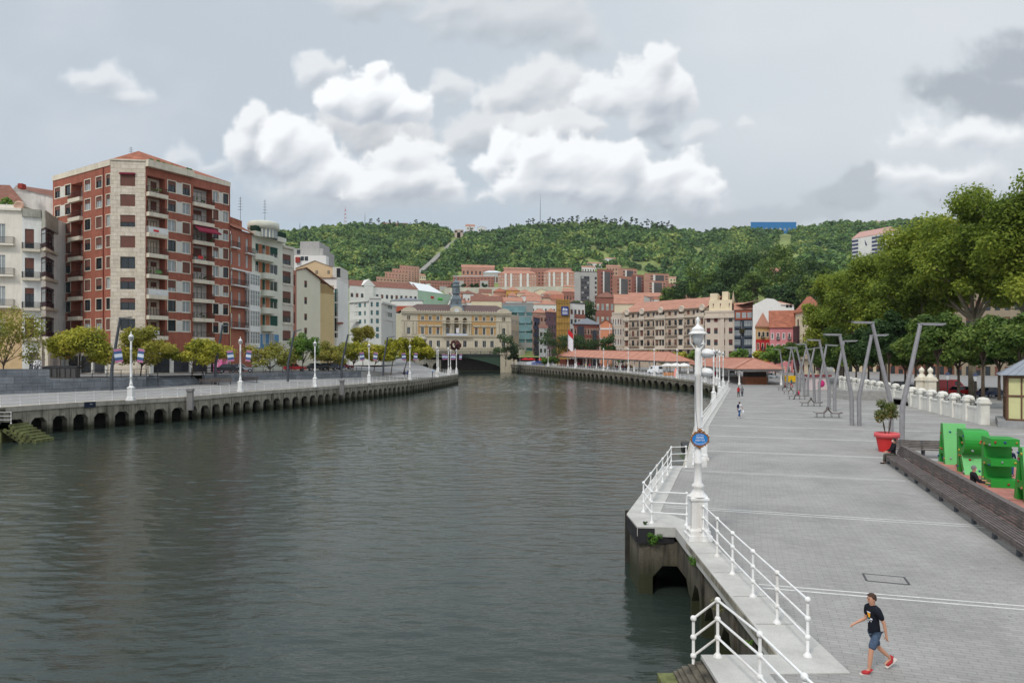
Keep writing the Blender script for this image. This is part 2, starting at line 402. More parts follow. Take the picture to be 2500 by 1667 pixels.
def river():
    """wind ripples as real relief: rows grow wider apart with distance"""
    ys = [9.0]
    while ys[-1] < 395: ys.append(ys[-1] + .045 + .00085*ys[-1])
    ys = np.array(ys); us = np.linspace(-330, 1860, 430); U, Yg = np.meshgrid(us, ys); X = (U-CX)*Yg/F
    xw = X + .5*vnoise(X, Yg, .25, 31); yw = Yg + .35*vnoise(X, Yg, .22, 32) + .10*X
    big = vnoise(X*.16, yw*.5, 1, 41) - .5; mid_ = vnoise(xw*.75 + .25*yw, yw*2.0 - .2*xw, 1, 42) - .5; m2 = vnoise(xw*1.5 - .3*yw, yw*3.6, 1, 43) - .5; fin = vnoise(xw*3.2, yw*7.0 + .9*xw, 1, 44) - .5
    gust = ss(vnoise(X*.022, Yg*.016, 1, 51) + .35*vnoise(X*.07, Yg*.05, 1, 52), .35, .95)
    fade = np.clip(1.35 - Yg/700, .5, 1)
    Z = (.035*big + (.066*mid_*np.abs(mid_*2)**.3 + .038*m2)*(.5+.75*gust) + .016*fin*(.35+.9*gust)*np.clip(60/Yg, .2, 1))*fade
    V = np.stack([X, Yg, Z], 2).reshape(-1, 3); nx = len(us); ny = len(ys)
    idx = np.arange((ny-1)*nx).reshape(ny-1, nx)[:, :-1].ravel(); Fq = np.stack([idx, idx+1, idx+nx+1, idx+nx], 1)
    return npmesh('river surface', V, Fq, [WATER], True)
tag(obj('water', river()), kind='structure')

CONC = mat('weathered concrete', (156,150,134), var=.3, scale=.8, bump=.4, streak=.85, streakcol=(54,52,42), fine=.14, tide=.75)
CONCL = mat('pale concrete', (176,170,158), var=.16, scale=1.0, bump=.3, streak=.5, streakcol=(92,88,76), fine=.1)
SLAB = mat('pale kerb stone', (186,184,178), var=.18, scale=.9, fine=.1, finescale=40, bump=.15, rough=.85)
SLABL = mat('buff kerb stone', (182,174,160), var=.12, scale=1.0, fine=.06)
BLACKST = mat('black painted beam', (44,44,46), var=.3, rough=.6)
MOSS = mat('mossy concrete', (104,108,66), var=.5, scale=1.6, bump=.5, streak=.7, streakcol=(40,44,26))
WHITE = mat('white gloss paint', (234,234,232), rough=.42, var=.07, scale=2.5, spec=.4, streak=.4, streakcol=(186,166,142), fine=.05)
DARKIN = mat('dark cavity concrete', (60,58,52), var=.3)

def lerp(a, b, t): return a + (b-a)*t
def resample(pts, step):
    pts = [Vector(p) for p in pts]; d = [0]
    for a, b in zip(pts, pts[1:]): d.append(d[-1] + (b-a).length)
    n = max(1, round(d[-1]/step)); out = []; j = 0
    for i in range(n+1):
        s = d[-1]*i/n
        while j < len(d)-2 and s > d[j+1]: j += 1
        out.append(pts[j].lerp(pts[j+1], (s-d[j])/max(1e-9, d[j+1]-d[j])))
    return out
def quay_wall(mb, pts, bay, sgn, cop=.55, fs=.36, fa=.52, pil=.19, cham=.2, th=.8, depth=4.0, solid=()):
    """Wall with octagonal openings over the water; pts carry the deck height; sgn +1: river on the right of the walking direction."""
    P = resample(pts, bay)
    for i, (a, b) in enumerate(zip(P, P[1:])):
        d = (b-a); w = Vector((d.x, d.y)).length; t = Vector((d.x/w, d.y/w, 0)); n = Vector((t.y, -t.x, 0))*sgn
        zA, zB = a.z-cop, b.z-cop
        def q(s, z, o=0.0):   # z given as fraction-free height
            return Vector((a.x, a.y, 0)) + t*s + n*o + Vector((0,0,z))
        ztop = lambda s: lerp(zA, zB, s/w)
        zs, za = a.z*fs, a.z*fa; x0, x1 = w*pil, w*(1-pil); c = w*cham; zb = -1.2
        if i in solid:
            mb.poly([q(0,zb), q(w,zb), q(w,zB), q(0,zA)], 0)
        else:
            for f in ([q(0,zb),q(x0,zb),q(x0,zs),q(0,zs)], [q(x1,zb),q(w,zb),q(w,zs),q(x1,zs)],
                      [q(0,zs),q(x0,zs),q(x0+c,za),q(0,za)], [q(x1,zs),q(w,zs),q(w,za),q(x1-c,za)],
                      [q(0,za),q(w,za),q(w,zB),q(0,zA)]): mb.poly(f, 0)
            prof = [(x0,zb),(x0,zs),(x0+c,za),(x1-c,za),(x1,zs),(x1,zb)]
            for (s0,z0),(s1,z1) in zip(prof, prof[1:]): mb.poly([q(s0,z0),q(s1,z1),q(s1,z1,-th),q(s0,z0,-th)], 0)
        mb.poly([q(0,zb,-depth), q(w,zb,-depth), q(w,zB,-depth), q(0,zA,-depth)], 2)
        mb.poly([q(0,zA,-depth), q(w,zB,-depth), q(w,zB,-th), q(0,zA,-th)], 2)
        # coping beam, a little proud
        o = .14
        k = [q(0,zA,-.6),q(0,zA,o),q(0,a.z-.004,o),q(0,a.z-.004,-.6)]; k2 = [q(w,zB,-.6),q(w,zB,o),q(w,b.z-.004,o),q(w,b.z-.004,-.6)]
        for j in range(4): mb.poly([k[j], k2[j], k2[(j+1)%4], k[(j+1)%4]], 1)
        # shallow pilaster line on each bay joint
        mb.faces([q(-.1,zb,.0),q(-.1,zb,.07),q(.1,zb,.07),q(.1,zb,.0),q(-.1,zA,.0),q(-.1,zA,.07),q(.1,zA,.07),q(.1,zA,.0)], [(0,1,5,4),(1,2,6,5),(2,3,7,6)], 0)

# ---- left bank
ZL = 3.0
LE = [onz(u, v, ZL) for u, v in [(-260,1014),(11,993.4),(197,981.5),(460,968),(615,955.4),(770,945),(900,935),(1000,927),(1094,916),(1118,912)]]
LW = [Vector((gx(u,Y), Y, z)) for u, Y, z in [(-420,76,3.6),(0,80,3.6),(128,84,3.6),(300,91,3.65),(357,94,3.65),(500,101,3.95),(576,106,4.3),(643,111,4.3),(755,121,4.1),(882,140,4.0),(960,165,3.7),(1010,200,3.2)]]
def interp_u(pl, u):
    us = [CX + p.x*F/p.y for p in pl]
    for i in range(len(us)-1):
        if us[i] <= u <= us[i+1]:
            # walk along the segment until the sight line meets it
            lo, hi = 0., 1.
            for _ in range(40):
                m = (lo+hi)/2; p = pl[i].lerp(pl[i+1], m)
                if CX + p.x*F/p.y < u: lo = m
                else: hi = m
            return pl[i].lerp(pl[i+1], (lo+hi)/2)
    return (pl[0] if u < us[0] else pl[-1]).copy()
PAVL = mat('grey riverside paving', (146,144,142), var=.12, scale=.5, fine=.08, finescale=6, rough=.9)
mb = MB()
US = [-260,-100,11,100,197,300,380,460,540,615,690,770,830,900,950,1000]
for u0, u1 in zip(US, US[1:]):
    e0, e1, w0, w1 = interp_u(LE,u0), interp_u(LE,u1), interp_u(LW,u0), interp_u(LW,u1)
    mb.poly([e0, e1, w1, w0], 0)
    mb.poly([e0+Vector((0,0,.004)), e1+Vector((0,0,.004)), e1.lerp(w1,.06)+Vector((0,0,.008)), e0.lerp(w0,.06)+Vector((0,0,.008))], 1)
e = interp_u(LE,1000); w = interp_u(LW,1000)
tip = [LE[-2], LE[-1], Vector((-22,222,3.0)), Vector((-34,226,3.1))]
mb.poly([e, tip[0], tip[1], tip[2], tip[3], w], 0)
struct('riverside_walk', mb, [PAVL, SLABL])
mb = MB(); quay_wall(mb, LE[1:], 2.25, 1, cop=.5, fs=.42, fa=.57, pil=.14, cham=.17)
quay_wall(mb, [LE[-1], tip[2], tip[3], Vector((-60,235,3.1))], 2.3, 1, cop=.5, fs=.34, fa=.49)
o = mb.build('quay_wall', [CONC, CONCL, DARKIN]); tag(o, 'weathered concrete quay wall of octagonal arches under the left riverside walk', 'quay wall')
mb = MB(); quay_wall(mb, LE[:2], 4.2, 1, cop=.2, fs=.3, fa=.5)
o = mb.build('quay_wall', [mat('blotched quay masonry', (150,144,128), var=.45, scale=1.1, bump=.5, streak=.7, streakcol=(52,50,42), tide=.8), CONC, DARKIN]); tag(o, 'blotched masonry quay wall at the left edge behind the river steps', 'quay wall')

# stairs to the water at the left edge
mb = MB(); Y = 64.5
for i in range(7):
    x0 = gx(30+10.5*i, Y); z = 1.68-.235*i
    mb.box(x0 - (3.0 if i == 0 else .1), x0+.42, Y-.9, Y+1.6, z-.45, z, 0)
mb.box(gx(-90,Y), gx(30,Y)+.3, Y-.9, Y+1.6, 1.2, 1.68, 0)
mb.box(gx(-20,Y), gx(17,Y), Y-.7, Y+.8, -1, 1.3, 0)
for i in range(8):
    a = gx(28+9*i, Y); mb.bar((a,Y,1.2-.235*i),(a+.5,Y,.95-.235*i),2.2,.3,0)
o = mb.build('river_stairs', [MOSS]); tag(o, 'mossy concrete stairs running down into the river at the left edge', 'stairs')

# ---- right bank
ZR = 2.2
KIN = [(6.0,11.5),(6.05,21.5),(6.35,23.6),(5.4,25.3),(8.6,35.3),(9.96,35.6),(16.05,56.8),(41,130.2)]
KOUT = [(5.0,13.1),(5.3,21.5),(5.37,22.9),(4.14,23.05),(4.1,24.9),(7.75,35.9),(9.0,36.1),(15.1,57.1),(40.0,130.6)]
FARQ = [Vector(p) for p in [(40.0,130.6,2.2),(41.7,160,2.6),(37.3,185,3.0),(33.8,205,3.4),(22.9,258,3.9),(-1.1,368,4.5)]]
def paver_mat():
    m, nt, N, L, P = newmat('grey block paving')
    geo = N.new('ShaderNodeNewGeometry')
    mp = N.new('ShaderNodeMapping'); mp.inputs['Rotation'].default_value = (0,0,R(18.3)); L.new(geo.outputs['Position'], mp.inputs['Vector'])
    br = N.new('ShaderNodeTexBrick'); br.inputs['Scale'].default_value = 1; br.inputs['Brick Width'].default_value = .36; br.inputs['Row Height'].default_value = .12
    br.inputs['Mortar Size'].default_value = .010; br.inputs['Mortar Smooth'].default_value = .3; br.inputs['Bias'].default_value = 0
    br.inputs['Color1'].default_value = (*lin((150,148,144)),1); br.inputs['Color2'].default_value = (*lin((159,157,153)),1); br.inputs['Mortar'].default_value = (*lin((134,132,129)),1)
    L.new(mp.outputs[0], br.inputs['Vector'])
    n1 = N.new('ShaderNodeTexNoise'); n1.inputs['Scale'].default_value = .35; n1.inputs['Detail'].default_value = 7; n1.inputs['Roughness'].default_value = .68; L.new(geo.outputs['Position'], n1.inputs['Vector'])
    mr = N.new('ShaderNodeMapRange'); mr.inputs[1].default_value = .3; mr.inputs[2].default_value = .7; mr.inputs[3].default_value = .80; mr.inputs[4].default_value = 1.14; L.new(n1.outputs['Fac'], mr.inputs[0])
    n2 = N.new('ShaderNodeTexNoise'); n2.inputs['Scale'].default_value = 5; n2.inputs['Detail'].default_value = 4; L.new(geo.outputs['Position'], n2.inputs['Vector'])
    m2 = N.new('ShaderNodeMapRange'); m2.inputs[1].default_value = .3; m2.inputs[2].default_value = .72; m2.inputs[3].default_value = .93; m2.inputs[4].default_value = 1.06; L.new(n2.outputs['Fac'], m2.inputs[0])
    mu = N.new('ShaderNodeMath'); mu.operation = 'MULTIPLY'; L.new(mr.outputs[0], mu.inputs[0]); L.new(m2.outputs[0], mu.inputs[1])
    vm = N.new('ShaderNodeVectorMath'); vm.operation = 'SCALE'; L.new(br.outputs['Color'], vm.inputs[0]); L.new(mu.outputs[0], vm.inputs['Scale'])
    vo = N.new('ShaderNodeTexVoronoi'); vo.inputs['Scale'].default_value = 1.1; L.new(geo.outputs['Position'], vo.inputs['Vector'])
    vr = N.new('ShaderNodeMapRange'); vr.inputs[1].default_value = .03; vr.inputs[2].default_value = .06; vr.inputs[3].default_value = .62; vr.inputs[4].default_value = 1; L.new(vo.outputs['Distance'], vr.inputs[0])
    v2 = N.new('ShaderNodeVectorMath'); v2.operation = 'SCALE'; L.new(vm.outputs[0], v2.inputs[0]); L.new(vr.outputs[0], v2.inputs['Scale']); vm = v2
    L.new(vm.outputs[0], P.inputs['Base Color']); P.inputs['Roughness'].default_value = .85; P.inputs['Specular IOR Level'].default_value = .3
    bp = N.new('ShaderNodeBump'); bp.inputs['Strength'].default_value = .25; bp.inputs['Distance'].default_value = .01; L.new(br.outputs['Fac'], bp.inputs['Height']); bp.invert = True; L.new(bp.outputs[0], P.inputs['Normal'])
    return m
PAVE = paver_mat()
outline = [(3.55,-6),(3.55,13.1)] + KOUT
mb = MB()
mb.poly([(x,y,ZR) for x, y in outline] + [(130,130.6,ZR),(130,-6,ZR)], 0)
struct('promenade', mb, [PAVE])
mb = MB()
def strip(mb, A, B, z0, z1, m=0):
    """raised slab between two polylines of equal length"""
    for (a0,a1),(b0,b1) in zip(zip(A,A[1:]), zip(B,B[1:])):
        mb.prism([a0,a1,b1,b0], z0, z1, m)
strip(mb, [KOUT[0],KOUT[1],KOUT[2]], [(6.0,12.35),KIN[1],(6.1,23.6)], ZR-.3, ZR+.02)
mb.prism([(4.14,23.05),(5.37,22.9),(6.1,23.6),(5.4,25.3),(4.1,24.9)], ZR-.3, ZR+.02)
mb.prism([(4.1,24.9),(5.4,25.3),(8.6,35.3),(7.75,35.9)], ZR-.3, ZR+.02)
mb.prism([(7.75,35.9),(8.6,35.3),(9.96,35.6),(9.0,36.1)], ZR-.3, ZR+.016)
mb.prism([(9.0,36.1),(9.96,35.6),(16.05,56.8),(15.1,57.1)], ZR-.3, ZR+.02)
mb.prism([(15.1,57.1),(16.05,56.8),(41,130.2),(40.0,130.6)], ZR-.3, ZR+.02)
mb.prism([(3.55,13.1),(5.0,13.1),(6.0,12.35),(4.55,12.3)], ZR-.3, ZR+.021)
mb.prism([(3.55,-6),(3.55,13.1),(4.55,12.3),(4.5,-6)], ZR-.3, ZR+.02)
struct('kerb', mb, [SLAB])
mb = MB()
def joint(x0, y0, x1, y1, z=ZR+.0215): 
    d = Vector((x1-x0, y1-y0)).normalized(); n = Vector((-d.y, d.x))*.007; mb.poly([(x0-n.x,y0-n.y,z),(x1-n.x,y1-n.y,z),(x1+n.x,y1+n.y,z),(x0+n.x,y0+n.y,z)])
for k, y in enumerate((14.6,16.3,18.1,19.9,21.2)): joint(5.06+.035*(y-13), y, 6.0, y+.0, ZR+.0245)
for k in range(5): f = (k+.6)/5; joint(lerp(4.1,7.75,f), lerp(24.9,35.9,f), lerp(5.4,8.6,f), lerp(25.3,35.3,f), ZR+.0245)
for k in range(26): f = k/26; joint(lerp(15.1,40,f), lerp(57.1,130.6,f), lerp(16.05,41,f), lerp(56.8,130.2,f), ZR+.0245)
for k in range(8): f = (k+.5)/8; joint(lerp(9,15.1,f), lerp(36.1,57.1,f), lerp(9.96,16.05,f), lerp(35.6,56.8,f), ZR+.0245)
for y in (10.6,8.8): joint(3.58, y, 4.5, y, ZR+.0245)
struct('kerb_joints', mb, [mat('dirty joint', (120,116,108))])
# rows of light stone set across the paving
mb = MB(); c = Vector((.9478,-.3188))
def line(x0, y0, x1, y1, w=.09, z=.004):
    d = Vector((x1-x0, y1-y0)).normalized(); n = Vector((-d.y, d.x))*w/2
    mb.poly([(x0-n.x,y0-n.y,ZR+z),(x1-n.x,y1-n.y,ZR+z),(x1+n.x,y1+n.y,ZR+z),(x0+n.x,y0+n.y,ZR+z)], 0)
def benchx(y): return 13.97 + .325*(y-19.0)
for k, (x, y, xe) in enumerate([(6.1,16.95,12.9),(5.75,26.1,15.6),(8.5,34.5,18.0),(11.6,41.8,40),(14.1,49.9,42),(16.3,57.6,45),(18.9,65.5,48),(21.6,73.5,52),(24.4,81.7,56),(27.2,90,60),(30,98.2,64),(32.8,106.4,68),(35.6,114.6,72)]):
    L_ = (xe-x)
    for o in (0, .32): line(x, y+o*(1 if k else .85), xe, y+o*(1 if k else .85)-L_*.318*(.87 if k == 0 else 1), .075 if k < 3 else .11)
for k in range(6): line(13.6+2.6*k, 45.8+8.1*k, 13.6+2.6*k+2.5, 45.0+8.1*k, .08)
struct('pavement_lines', mb, [mat('pale inlaid stone', (206,205,201), var=.1, scale=2, fine=.12, finescale=9)])
# ground beyond: right bank sheet rising to the bridge
mb = MB()
for a, b in zip(FARQ, FARQ[1:]): mb.poly([a, b, (b.x+230, b.y+10, b.z+.6), (a.x+230, a.y, a.z)], 0)
mb.poly([(40.0,130.6,2.2),(41.7,160,2.6),(271.7,160,2.6),(270,130.6,2.2)], 0)
mb.poly([(130,-6,2.196),(130,130.6,2.196),(300,130.6,2.2),(300,-6,2.2)], 0)
mb.poly([(-1.1,368,4.5),(230,378,5.1),(240,420,8),(-10,420,8)], 0)
struct('quayside_pavement', mb, [mat('grey asphalt paving', (140,139,137), var=.12, scale=.3)])

mb = MB(); mb.poly([(60,-6,2.1),(1200,-6,2.1),(1200,425,2.1),(60,425,2.1)]); mb.poly([(-1200,-6,3.0),(-75,-6,3.0),(-75,60,3.0),(-130,425,3.4),(-1200,425,3.4)])
struct('ground', mb, [mat('ground earth', (96,100,80), var=.2, scale=.2)])
mb = MB(); quay_wall(mb, FARQ, 4.6, -1, cop=.45, fs=.42, fa=.62, pil=.16)
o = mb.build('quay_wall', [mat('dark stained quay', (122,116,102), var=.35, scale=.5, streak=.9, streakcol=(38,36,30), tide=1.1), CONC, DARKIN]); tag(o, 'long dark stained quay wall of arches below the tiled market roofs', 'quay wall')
mb = MB(); quay_wall(mb, [(15.1,57.1,ZR),(40,130.6,ZR)], 2.4, -1); quay_wall(mb, [(9.0,36.1,ZR),(15.1,57.1,ZR)], 2.4, -1)
o = mb.build('quay_wall', [CONC, CONCL, DARKIN]); tag(o, 'concrete quay wall under the pale kerb of the right promenade', 'quay wall')
# near platform: soffit, walls and the big arch
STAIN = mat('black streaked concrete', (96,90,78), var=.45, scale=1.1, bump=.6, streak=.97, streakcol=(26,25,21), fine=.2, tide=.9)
mb = MB()
quay_wall(mb, [(4.3,24.9,ZR),(7.9,35.6,ZR)], 1.8, -1, cop=.5, fs=.3, fa=.55)
quay_wall(mb, [(5.12,13.1,ZR),(5.42,21.15,ZR)], 1.61, -1, cop=.16, fs=.22, fa=.5, pil=.1, cham=.26, th=.5)
# front wall: pier at the left, opening running to the corner
def q(x, z, o=0): return (x, 23.12 - .11*(x-4.2) + o, z)
mb.poly([q(4.22,-1), q(4.66,-1), q(4.66,.55), q(4.22,.55)], 0)
mb.poly([q(4.22,.55), q(4.66,.55), q(4.98,.92), q(4.22,.92)], 0)
mb.poly([q(4.22,.92), q(5.45,.92), q(5.45,1.72), q(4.22,1.72)], 0)
for (a, za), (b, zb) in zip([(4.66,-1),(4.66,.55),(4.98,.92)], [(4.66,.55),(4.98,.92),(5.45,.92)]): mb.poly([q(a,za), q(b,zb), q(b,zb,.8), q(a,za,.8)], 0)
mb.poly([(5.42,21.15,.92),(5.45,22.98,.92),(5.45,22.98,2.04),(5.42,21.15,2.04)], 0)
mb.poly([(5.42,21.15,.55),(5.423,21.35,.55),(5.43,21.7,.92),(5.42,21.15,.92)], 0)
mb.poly([q(4.22,-1), q(4.22,1.72), (4.22,24.9,1.72), (4.22,24.9,-1)], 0)
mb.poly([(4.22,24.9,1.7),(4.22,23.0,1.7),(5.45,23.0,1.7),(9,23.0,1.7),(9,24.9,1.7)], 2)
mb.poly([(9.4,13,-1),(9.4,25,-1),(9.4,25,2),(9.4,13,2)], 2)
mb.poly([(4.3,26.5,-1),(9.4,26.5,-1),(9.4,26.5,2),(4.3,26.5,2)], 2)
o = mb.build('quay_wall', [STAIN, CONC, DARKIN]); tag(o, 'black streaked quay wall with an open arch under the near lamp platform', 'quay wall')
mb = MB(); mb.box(4.16,5.36,22.98,23.06,1.68,2.17,0); mb.box(4.1,4.17,23.06,24.9,1.7,2.17,0)
mb.M = Matrix.Translation((0,0,0)); o = mb.build('fascia_beam', [BLACKST]); tag(o, 'black fascia beam along the end of the near lamp platform', 'beam')
mb = MB(); mb.prism([(10.9,44.3),(11.9,44.3),(12.3,46.6),(11.3,46.6)], 1.6, 2.19, 0); mb.prism([(11.2,44.5),(12,44.5),(12.2,45.5),(11.4,45.5)], -1, 1.6, 1)
o = mb.build('mooring_block', [BLACKST, MOSS]); tag(o, 'black mooring block on a mossy pillar beyond the near platform', 'mooring block')
# landing block and steps at the near edge
mb = MB(); mb.box(3.55,3.75,-6,13.08,-1,2.15,0); mb.box(3.75,5.12,12.9,13.06,-1,2.0,0)
o = mb.build('landing_wall', [CONCL]); tag(o, 'pale landing wall at the bottom edge of the photo', 'wall')
mb = MB()
for i, (x, z) in enumerate([(3.49,2.12),(3.37,2.07),(3.25,2.03),(3.17,1.98),(3.10,1.94)]): mb.box(x-.075, x+.065, 11.6, 13.05, -1, z, 0)
mb.box(2.72,3.02,11.4,13.05,-1,1.9,1)
o = mb.build('landing_steps', [STAIN, MOSS]); tag(o, 'mossy steps going down to the water beside the landing railing', 'steps')

# ---- railings
def post_mesh(n=8):
    mb = MB()
    mb.lathe([(.085,0),(.085,.02),(.05,.06),(.03,.09),(.028,1.0)], n=n)
    for z in (.36,.71,1.06): mb.ball((0,0,z), .058, 0, n, 6)
    return mb.mesh('railing post', [WHITE])
POST, POSTF = post_mesh(12), post_mesh(6)
def railing(label, pts, step, near=False, scale=1.0, posts=None, n=6, group=None):
    t = thing('railing', label, 'railing', pts[0], 0, group)
    L0 = Vector(pts[0]); P = [Vector(p) for p in posts] if posts else resample(pts, step)
    for p in P:
        o = obj('post', POST if near else POSTF, t, p-L0); o.scale = (scale,)*3
    for z in (.36,.71,1.06):
        mb = MB(); mb.tube([Vector(p)+Vector((0,0,z*scale)) for p in (P if posts else pts)], .023*scale, n)
        mb.build('rail', [WHITE], t)
    return t
nz = ZR+.02
railing('white ball-jointed railing along the near kerb beside the walking boy', None or [(5.53,13.02,nz)], 1, True, posts=[(5.53,13.02,nz),(5.58,14.65,nz),(5.63,16.27,nz),(5.69,17.96,nz),(5.77,19.57,nz),(5.83,21.2,nz)], n=10)
railing('white railing round the river side of the near lamp platform', [(5.82,23.2,nz)], 1, True, posts=[(5.82,23.2,nz),(4.72,23.5,nz),(4.76,25.2,nz),(5.42,27.2,nz),(6.08,29.2,nz),(6.75,31.2,nz),(7.42,33.2,nz),(8.05,35.2,nz),(8.85,35.4,nz)], n=10)
railing('white railing of the landing, dropping at its left end in the bottom edge', [(3.4,13.05,1.9)], 1, True, posts=[(3.4,13.05,1.86),(3.84,13.0,nz),(4.06,11.4,nz),(4.15,9.88,nz),(4.3,8.2,nz)], n=10)
railing('white railing along the far part of the right promenade kerb', [(9.5,36.5,nz),(15.6,57,nz),(40.5,130.3,nz)], 2.0)
railing('white railing on the left riverside walk', [p + Vector((-.25,.15,0)) for p in LE], 1.95)
railing('white railing round the tip of the left riverside walk', [LE[-1]+Vector((0,0,0)), tip[2], tip[3], Vector((-58,232,3.1))], 2.2)
railing('white railing on the far quay in front of the market roofs', [Vector(p)+Vector((.4,.2,0)) for p in FARQ], 2.7, scale=1.08)
railing('short white railing on the river stairs at the left edge', [(gx(-60,64.6),64.6,1.68),(gx(27,64.6),64.6,1.68)], 1.2)
# ================================================================ promenade furniture
STEEL = mat('brushed grey steel', (150,148,150), rough=.45, var=.12, scale=3, metal=.35, spec=.5)
STEELD = mat('dark grey steel', (84,88,94), rough=.5, var=.15, scale=2, metal=.3)
DIFF = mat('milky lamp glass', (196,198,198), rough=.25, var=.1, spec=.5)
BRONZE = mat('bronze ornament', (150,98,48), rough=.5, var=.45, scale=18, metal=.35)
BLUE = mat('blue enamel', (20,128,206), rough=.3, var=.05, spec=.5)
WOOD = mat('weathered dark slats', (102,94,90), rough=.75, var=.35, scale=3.5, fine=.25, finescale=22)

# ---- white lamp post
def lamp_parts(t, near=False):
    n = 20 if near else 8
    mb = MB(); mb.box(-.36,.36,-.36,.36,0,.16); mb.box(-.31,.31,-.31,.31,.16,.3); mb.lathe([(.37,.3),(.30,.40)], n=4, sm=False)
    mb.M = Matrix.Rotation(R(45),4,'Z'); mb.lathe([(.43,.3),(.36,.36),(.34,1.18),(.40,1.22),(.40,1.28),(.30,1.34)], n=4, sm=False); mb.M = None
    mb.build('pedestal', [WHITE], t, (0,0,0))
    mb = MB(); mb.lathe([(.30,1.32),(.20,1.42),(.15,1.55),(.19,1.6),(.19,1.66),(.115,1.74),(.110,2.3),(.128,2.32),(.128,2.36),(.106,2.4),(.096,5.0),(.107,5.02),(.107,5.12),(.096,5.15),(.09,5.75),(.08,5.86),(.0,5.9)], n=n)
    mb.build('post', [WHITE], t, (0,0,0))
    mb = MB(); mb.lathe([(.285,6.31),(.285,6.33),(.20,6.39),(.19,6.41),(.205,6.43),(.16,6.50),(.09,6.55),(.05,6.58),(.035,6.66),(.055,6.72),(.05,6.79),(.0,6.85)], n=n)
    mb.lathe([(.0,6.36),(.285,6.31)], n=n)
    mb.build('hood', [WHITE], t, (0,0,0))
    mb = MB(); mb.lathe([(.175,6.33),(.18,6.22),(.13,6.04),(.05,5.95),(0,5.95)], n=n)
    mb.build('lantern_glass', [DIFF], t, (0,0,0))
    mb = MB()
    for a in (0, math.pi): mb.tube([(.06*math.cos(a),.06*math.sin(a),5.82),(.235*math.cos(a),.235*math.sin(a),6.05),(.23*math.cos(a),.23*math.sin(a),6.34)], .022, 6)
    mb.build('harp', [WHITE], t, (0,0,0))
t = thing('lamp_post', 'white cast iron lamp post carrying the blue oval sign, nearest the camera', 'lamp post', (5.74,21.5,nz), 0, 'white lamp posts'); lamp_parts(t, True); NEAR = t
for k, (z, y) in enumerate([(5.72,.0),(5.13,.1)]):
    mb = MB(); mb.M = Matrix.Translation((.3,y,z)) @ Matrix.Rotation(R(8),4,'Y')
    mb.lathe([(.0,.13),(.08,.13),(.17,.08),(.20,.0),(.20,-.02)], n=16); mb.lathe([(.20,-.02),(.19,-.08),(.13,-.14),(0,-.16)], n=16, m=1); mb.M = None
    mb.tube([(.09,y*.5,z-.1),(.2,y,z-.16),(.3,y,z-.1)], .018, 6); mb.tube([(.1,0,z-.3),(.24,y,z-.2)], .012, 6)
    mb.build('floodlight', [WHITE, DIFF], t, (0,0,0))
mb = MB(); mb.tube([(-.1,-.07,5.0),(-.09,-.09,4.0),(.0,-.11,3.0)], .009, 5); mb.build('cable', [STEEL], t, (0,0,0))
proto = thing('lamp_post', 'white lamp post second along the right promenade kerb, hidden behind the nearest', 'lamp post', (10.3,38,nz), 0, 'white lamp posts'); lamp_parts(proto)
def lamp(p, label, s=1.0): return dup(proto, p, None, label, scale=s)
for (x, y), lab in zip([(24.9,86),(30.6,102.7),(37.6,124),(41.2,142),(41.6,150)], ['third', 'fourth', 'fifth', 'sixth', 'seventh']):
    lamp((x, y, nz if y < 131 else 2.5), f'white lamp post, {lab} along the right promenade from the blue sign')
LAMPL = []
for (u, v), lab in zip([(320,977.5),(587,957),(769,945),(901,935),(1000.8,927.5),(1067,920.5),(1094.7,916)],
        ['in front of the brick tower block', 'in front of the white bay windows', 'in front of the cream gable', 'in front of the grey office building', 'among the last yellow trees', 'sixth from the left', 'seventh from the left']):
    p = onz(u, v, ZL); LAMPL.append(lamp(p, 'white lamp post on the left riverside walk ' + lab, 1.13))
for (x, y), lab in zip([(-16.6,208),(-19.5,221),(-23.5,222)], ['at the very tip', 'behind the tip, right one', 'behind the tip, left one']): LAMPL.append(lamp((x, y, 3.0), 'white lamp post of the left riverside walk ' + lab, 1.1))
for i, ((u, Y), lab) in enumerate(zip([(1267,352),(1335.4,305),(1401,258),(1470,230),(1530,205),(1593,185),(1648.6,172),(1745,149)],
        ['beside the bridge abutment', 'left of the long market roof', 'at the left part of the long market roof', 'at the middle of the long market roof', 'left of the white van', 'beside the orange planter box', 'between the two market roofs', 'in front of the right market roof'])):
    p = interp_u([FARQ[k] for k in range(len(FARQ)-1,-1,-1)], u); lamp(p + Vector((.5,.2,0)), 'white lamp post on the far quay ' + lab, 1.08)

# ---- oval street sign on the near lamp
def text_mesh(body, size, name, m, ext=.004):
    cu = bpy.data.curves.new(name, 'FONT'); cu.body = body; cu.size = size; cu.align_x = 'CENTER'; cu.align_y = 'CENTER'; cu.extrude = ext; cu.resolution_u = 2
    o = bpy.data.objects.new(name, cu); TS.collection.objects.link(o); dg = workdeps()
    me = bpy.data.meshes.new_from_object(o.evaluated_get(dg)); bpy.data.objects.remove(o); bpy.data.curves.remove(cu)
    me.materials.clear(); me.materials.append(m); return me
LETT = mat('white sign lettering', (245,246,248), rough=.4, var=.02)
t = thing('street_sign', 'blue oval street sign in an ornate bronze frame on the near lamp post', 'sign', (5.76,21.36,5.30))
mb = MB(); a_, b_ = .245, .195
rim = [(1.0,0),(1.0,.0)]
ring = [(math.cos(2*math.pi*j/40), math.sin(2*math.pi*j/40)) for j in range(40)]
mb.poly([(x*a_,-.02,z*b_) for x, z in ring], 0); 
mb.build('plate', [BLUE], t, (0,0,0))
mb = MB(); mb.tube([(x*a_*1.04,-.015,z*b_*1.04) for x, z in ring+ring[:1]], .018, 8)
for j in range(0,40,2):
    x, z = ring[j]; mb.ball((x*a_*1.13,-.012,z*b_*1.15), .02+.007*(j % 3), 0, 6, 4)
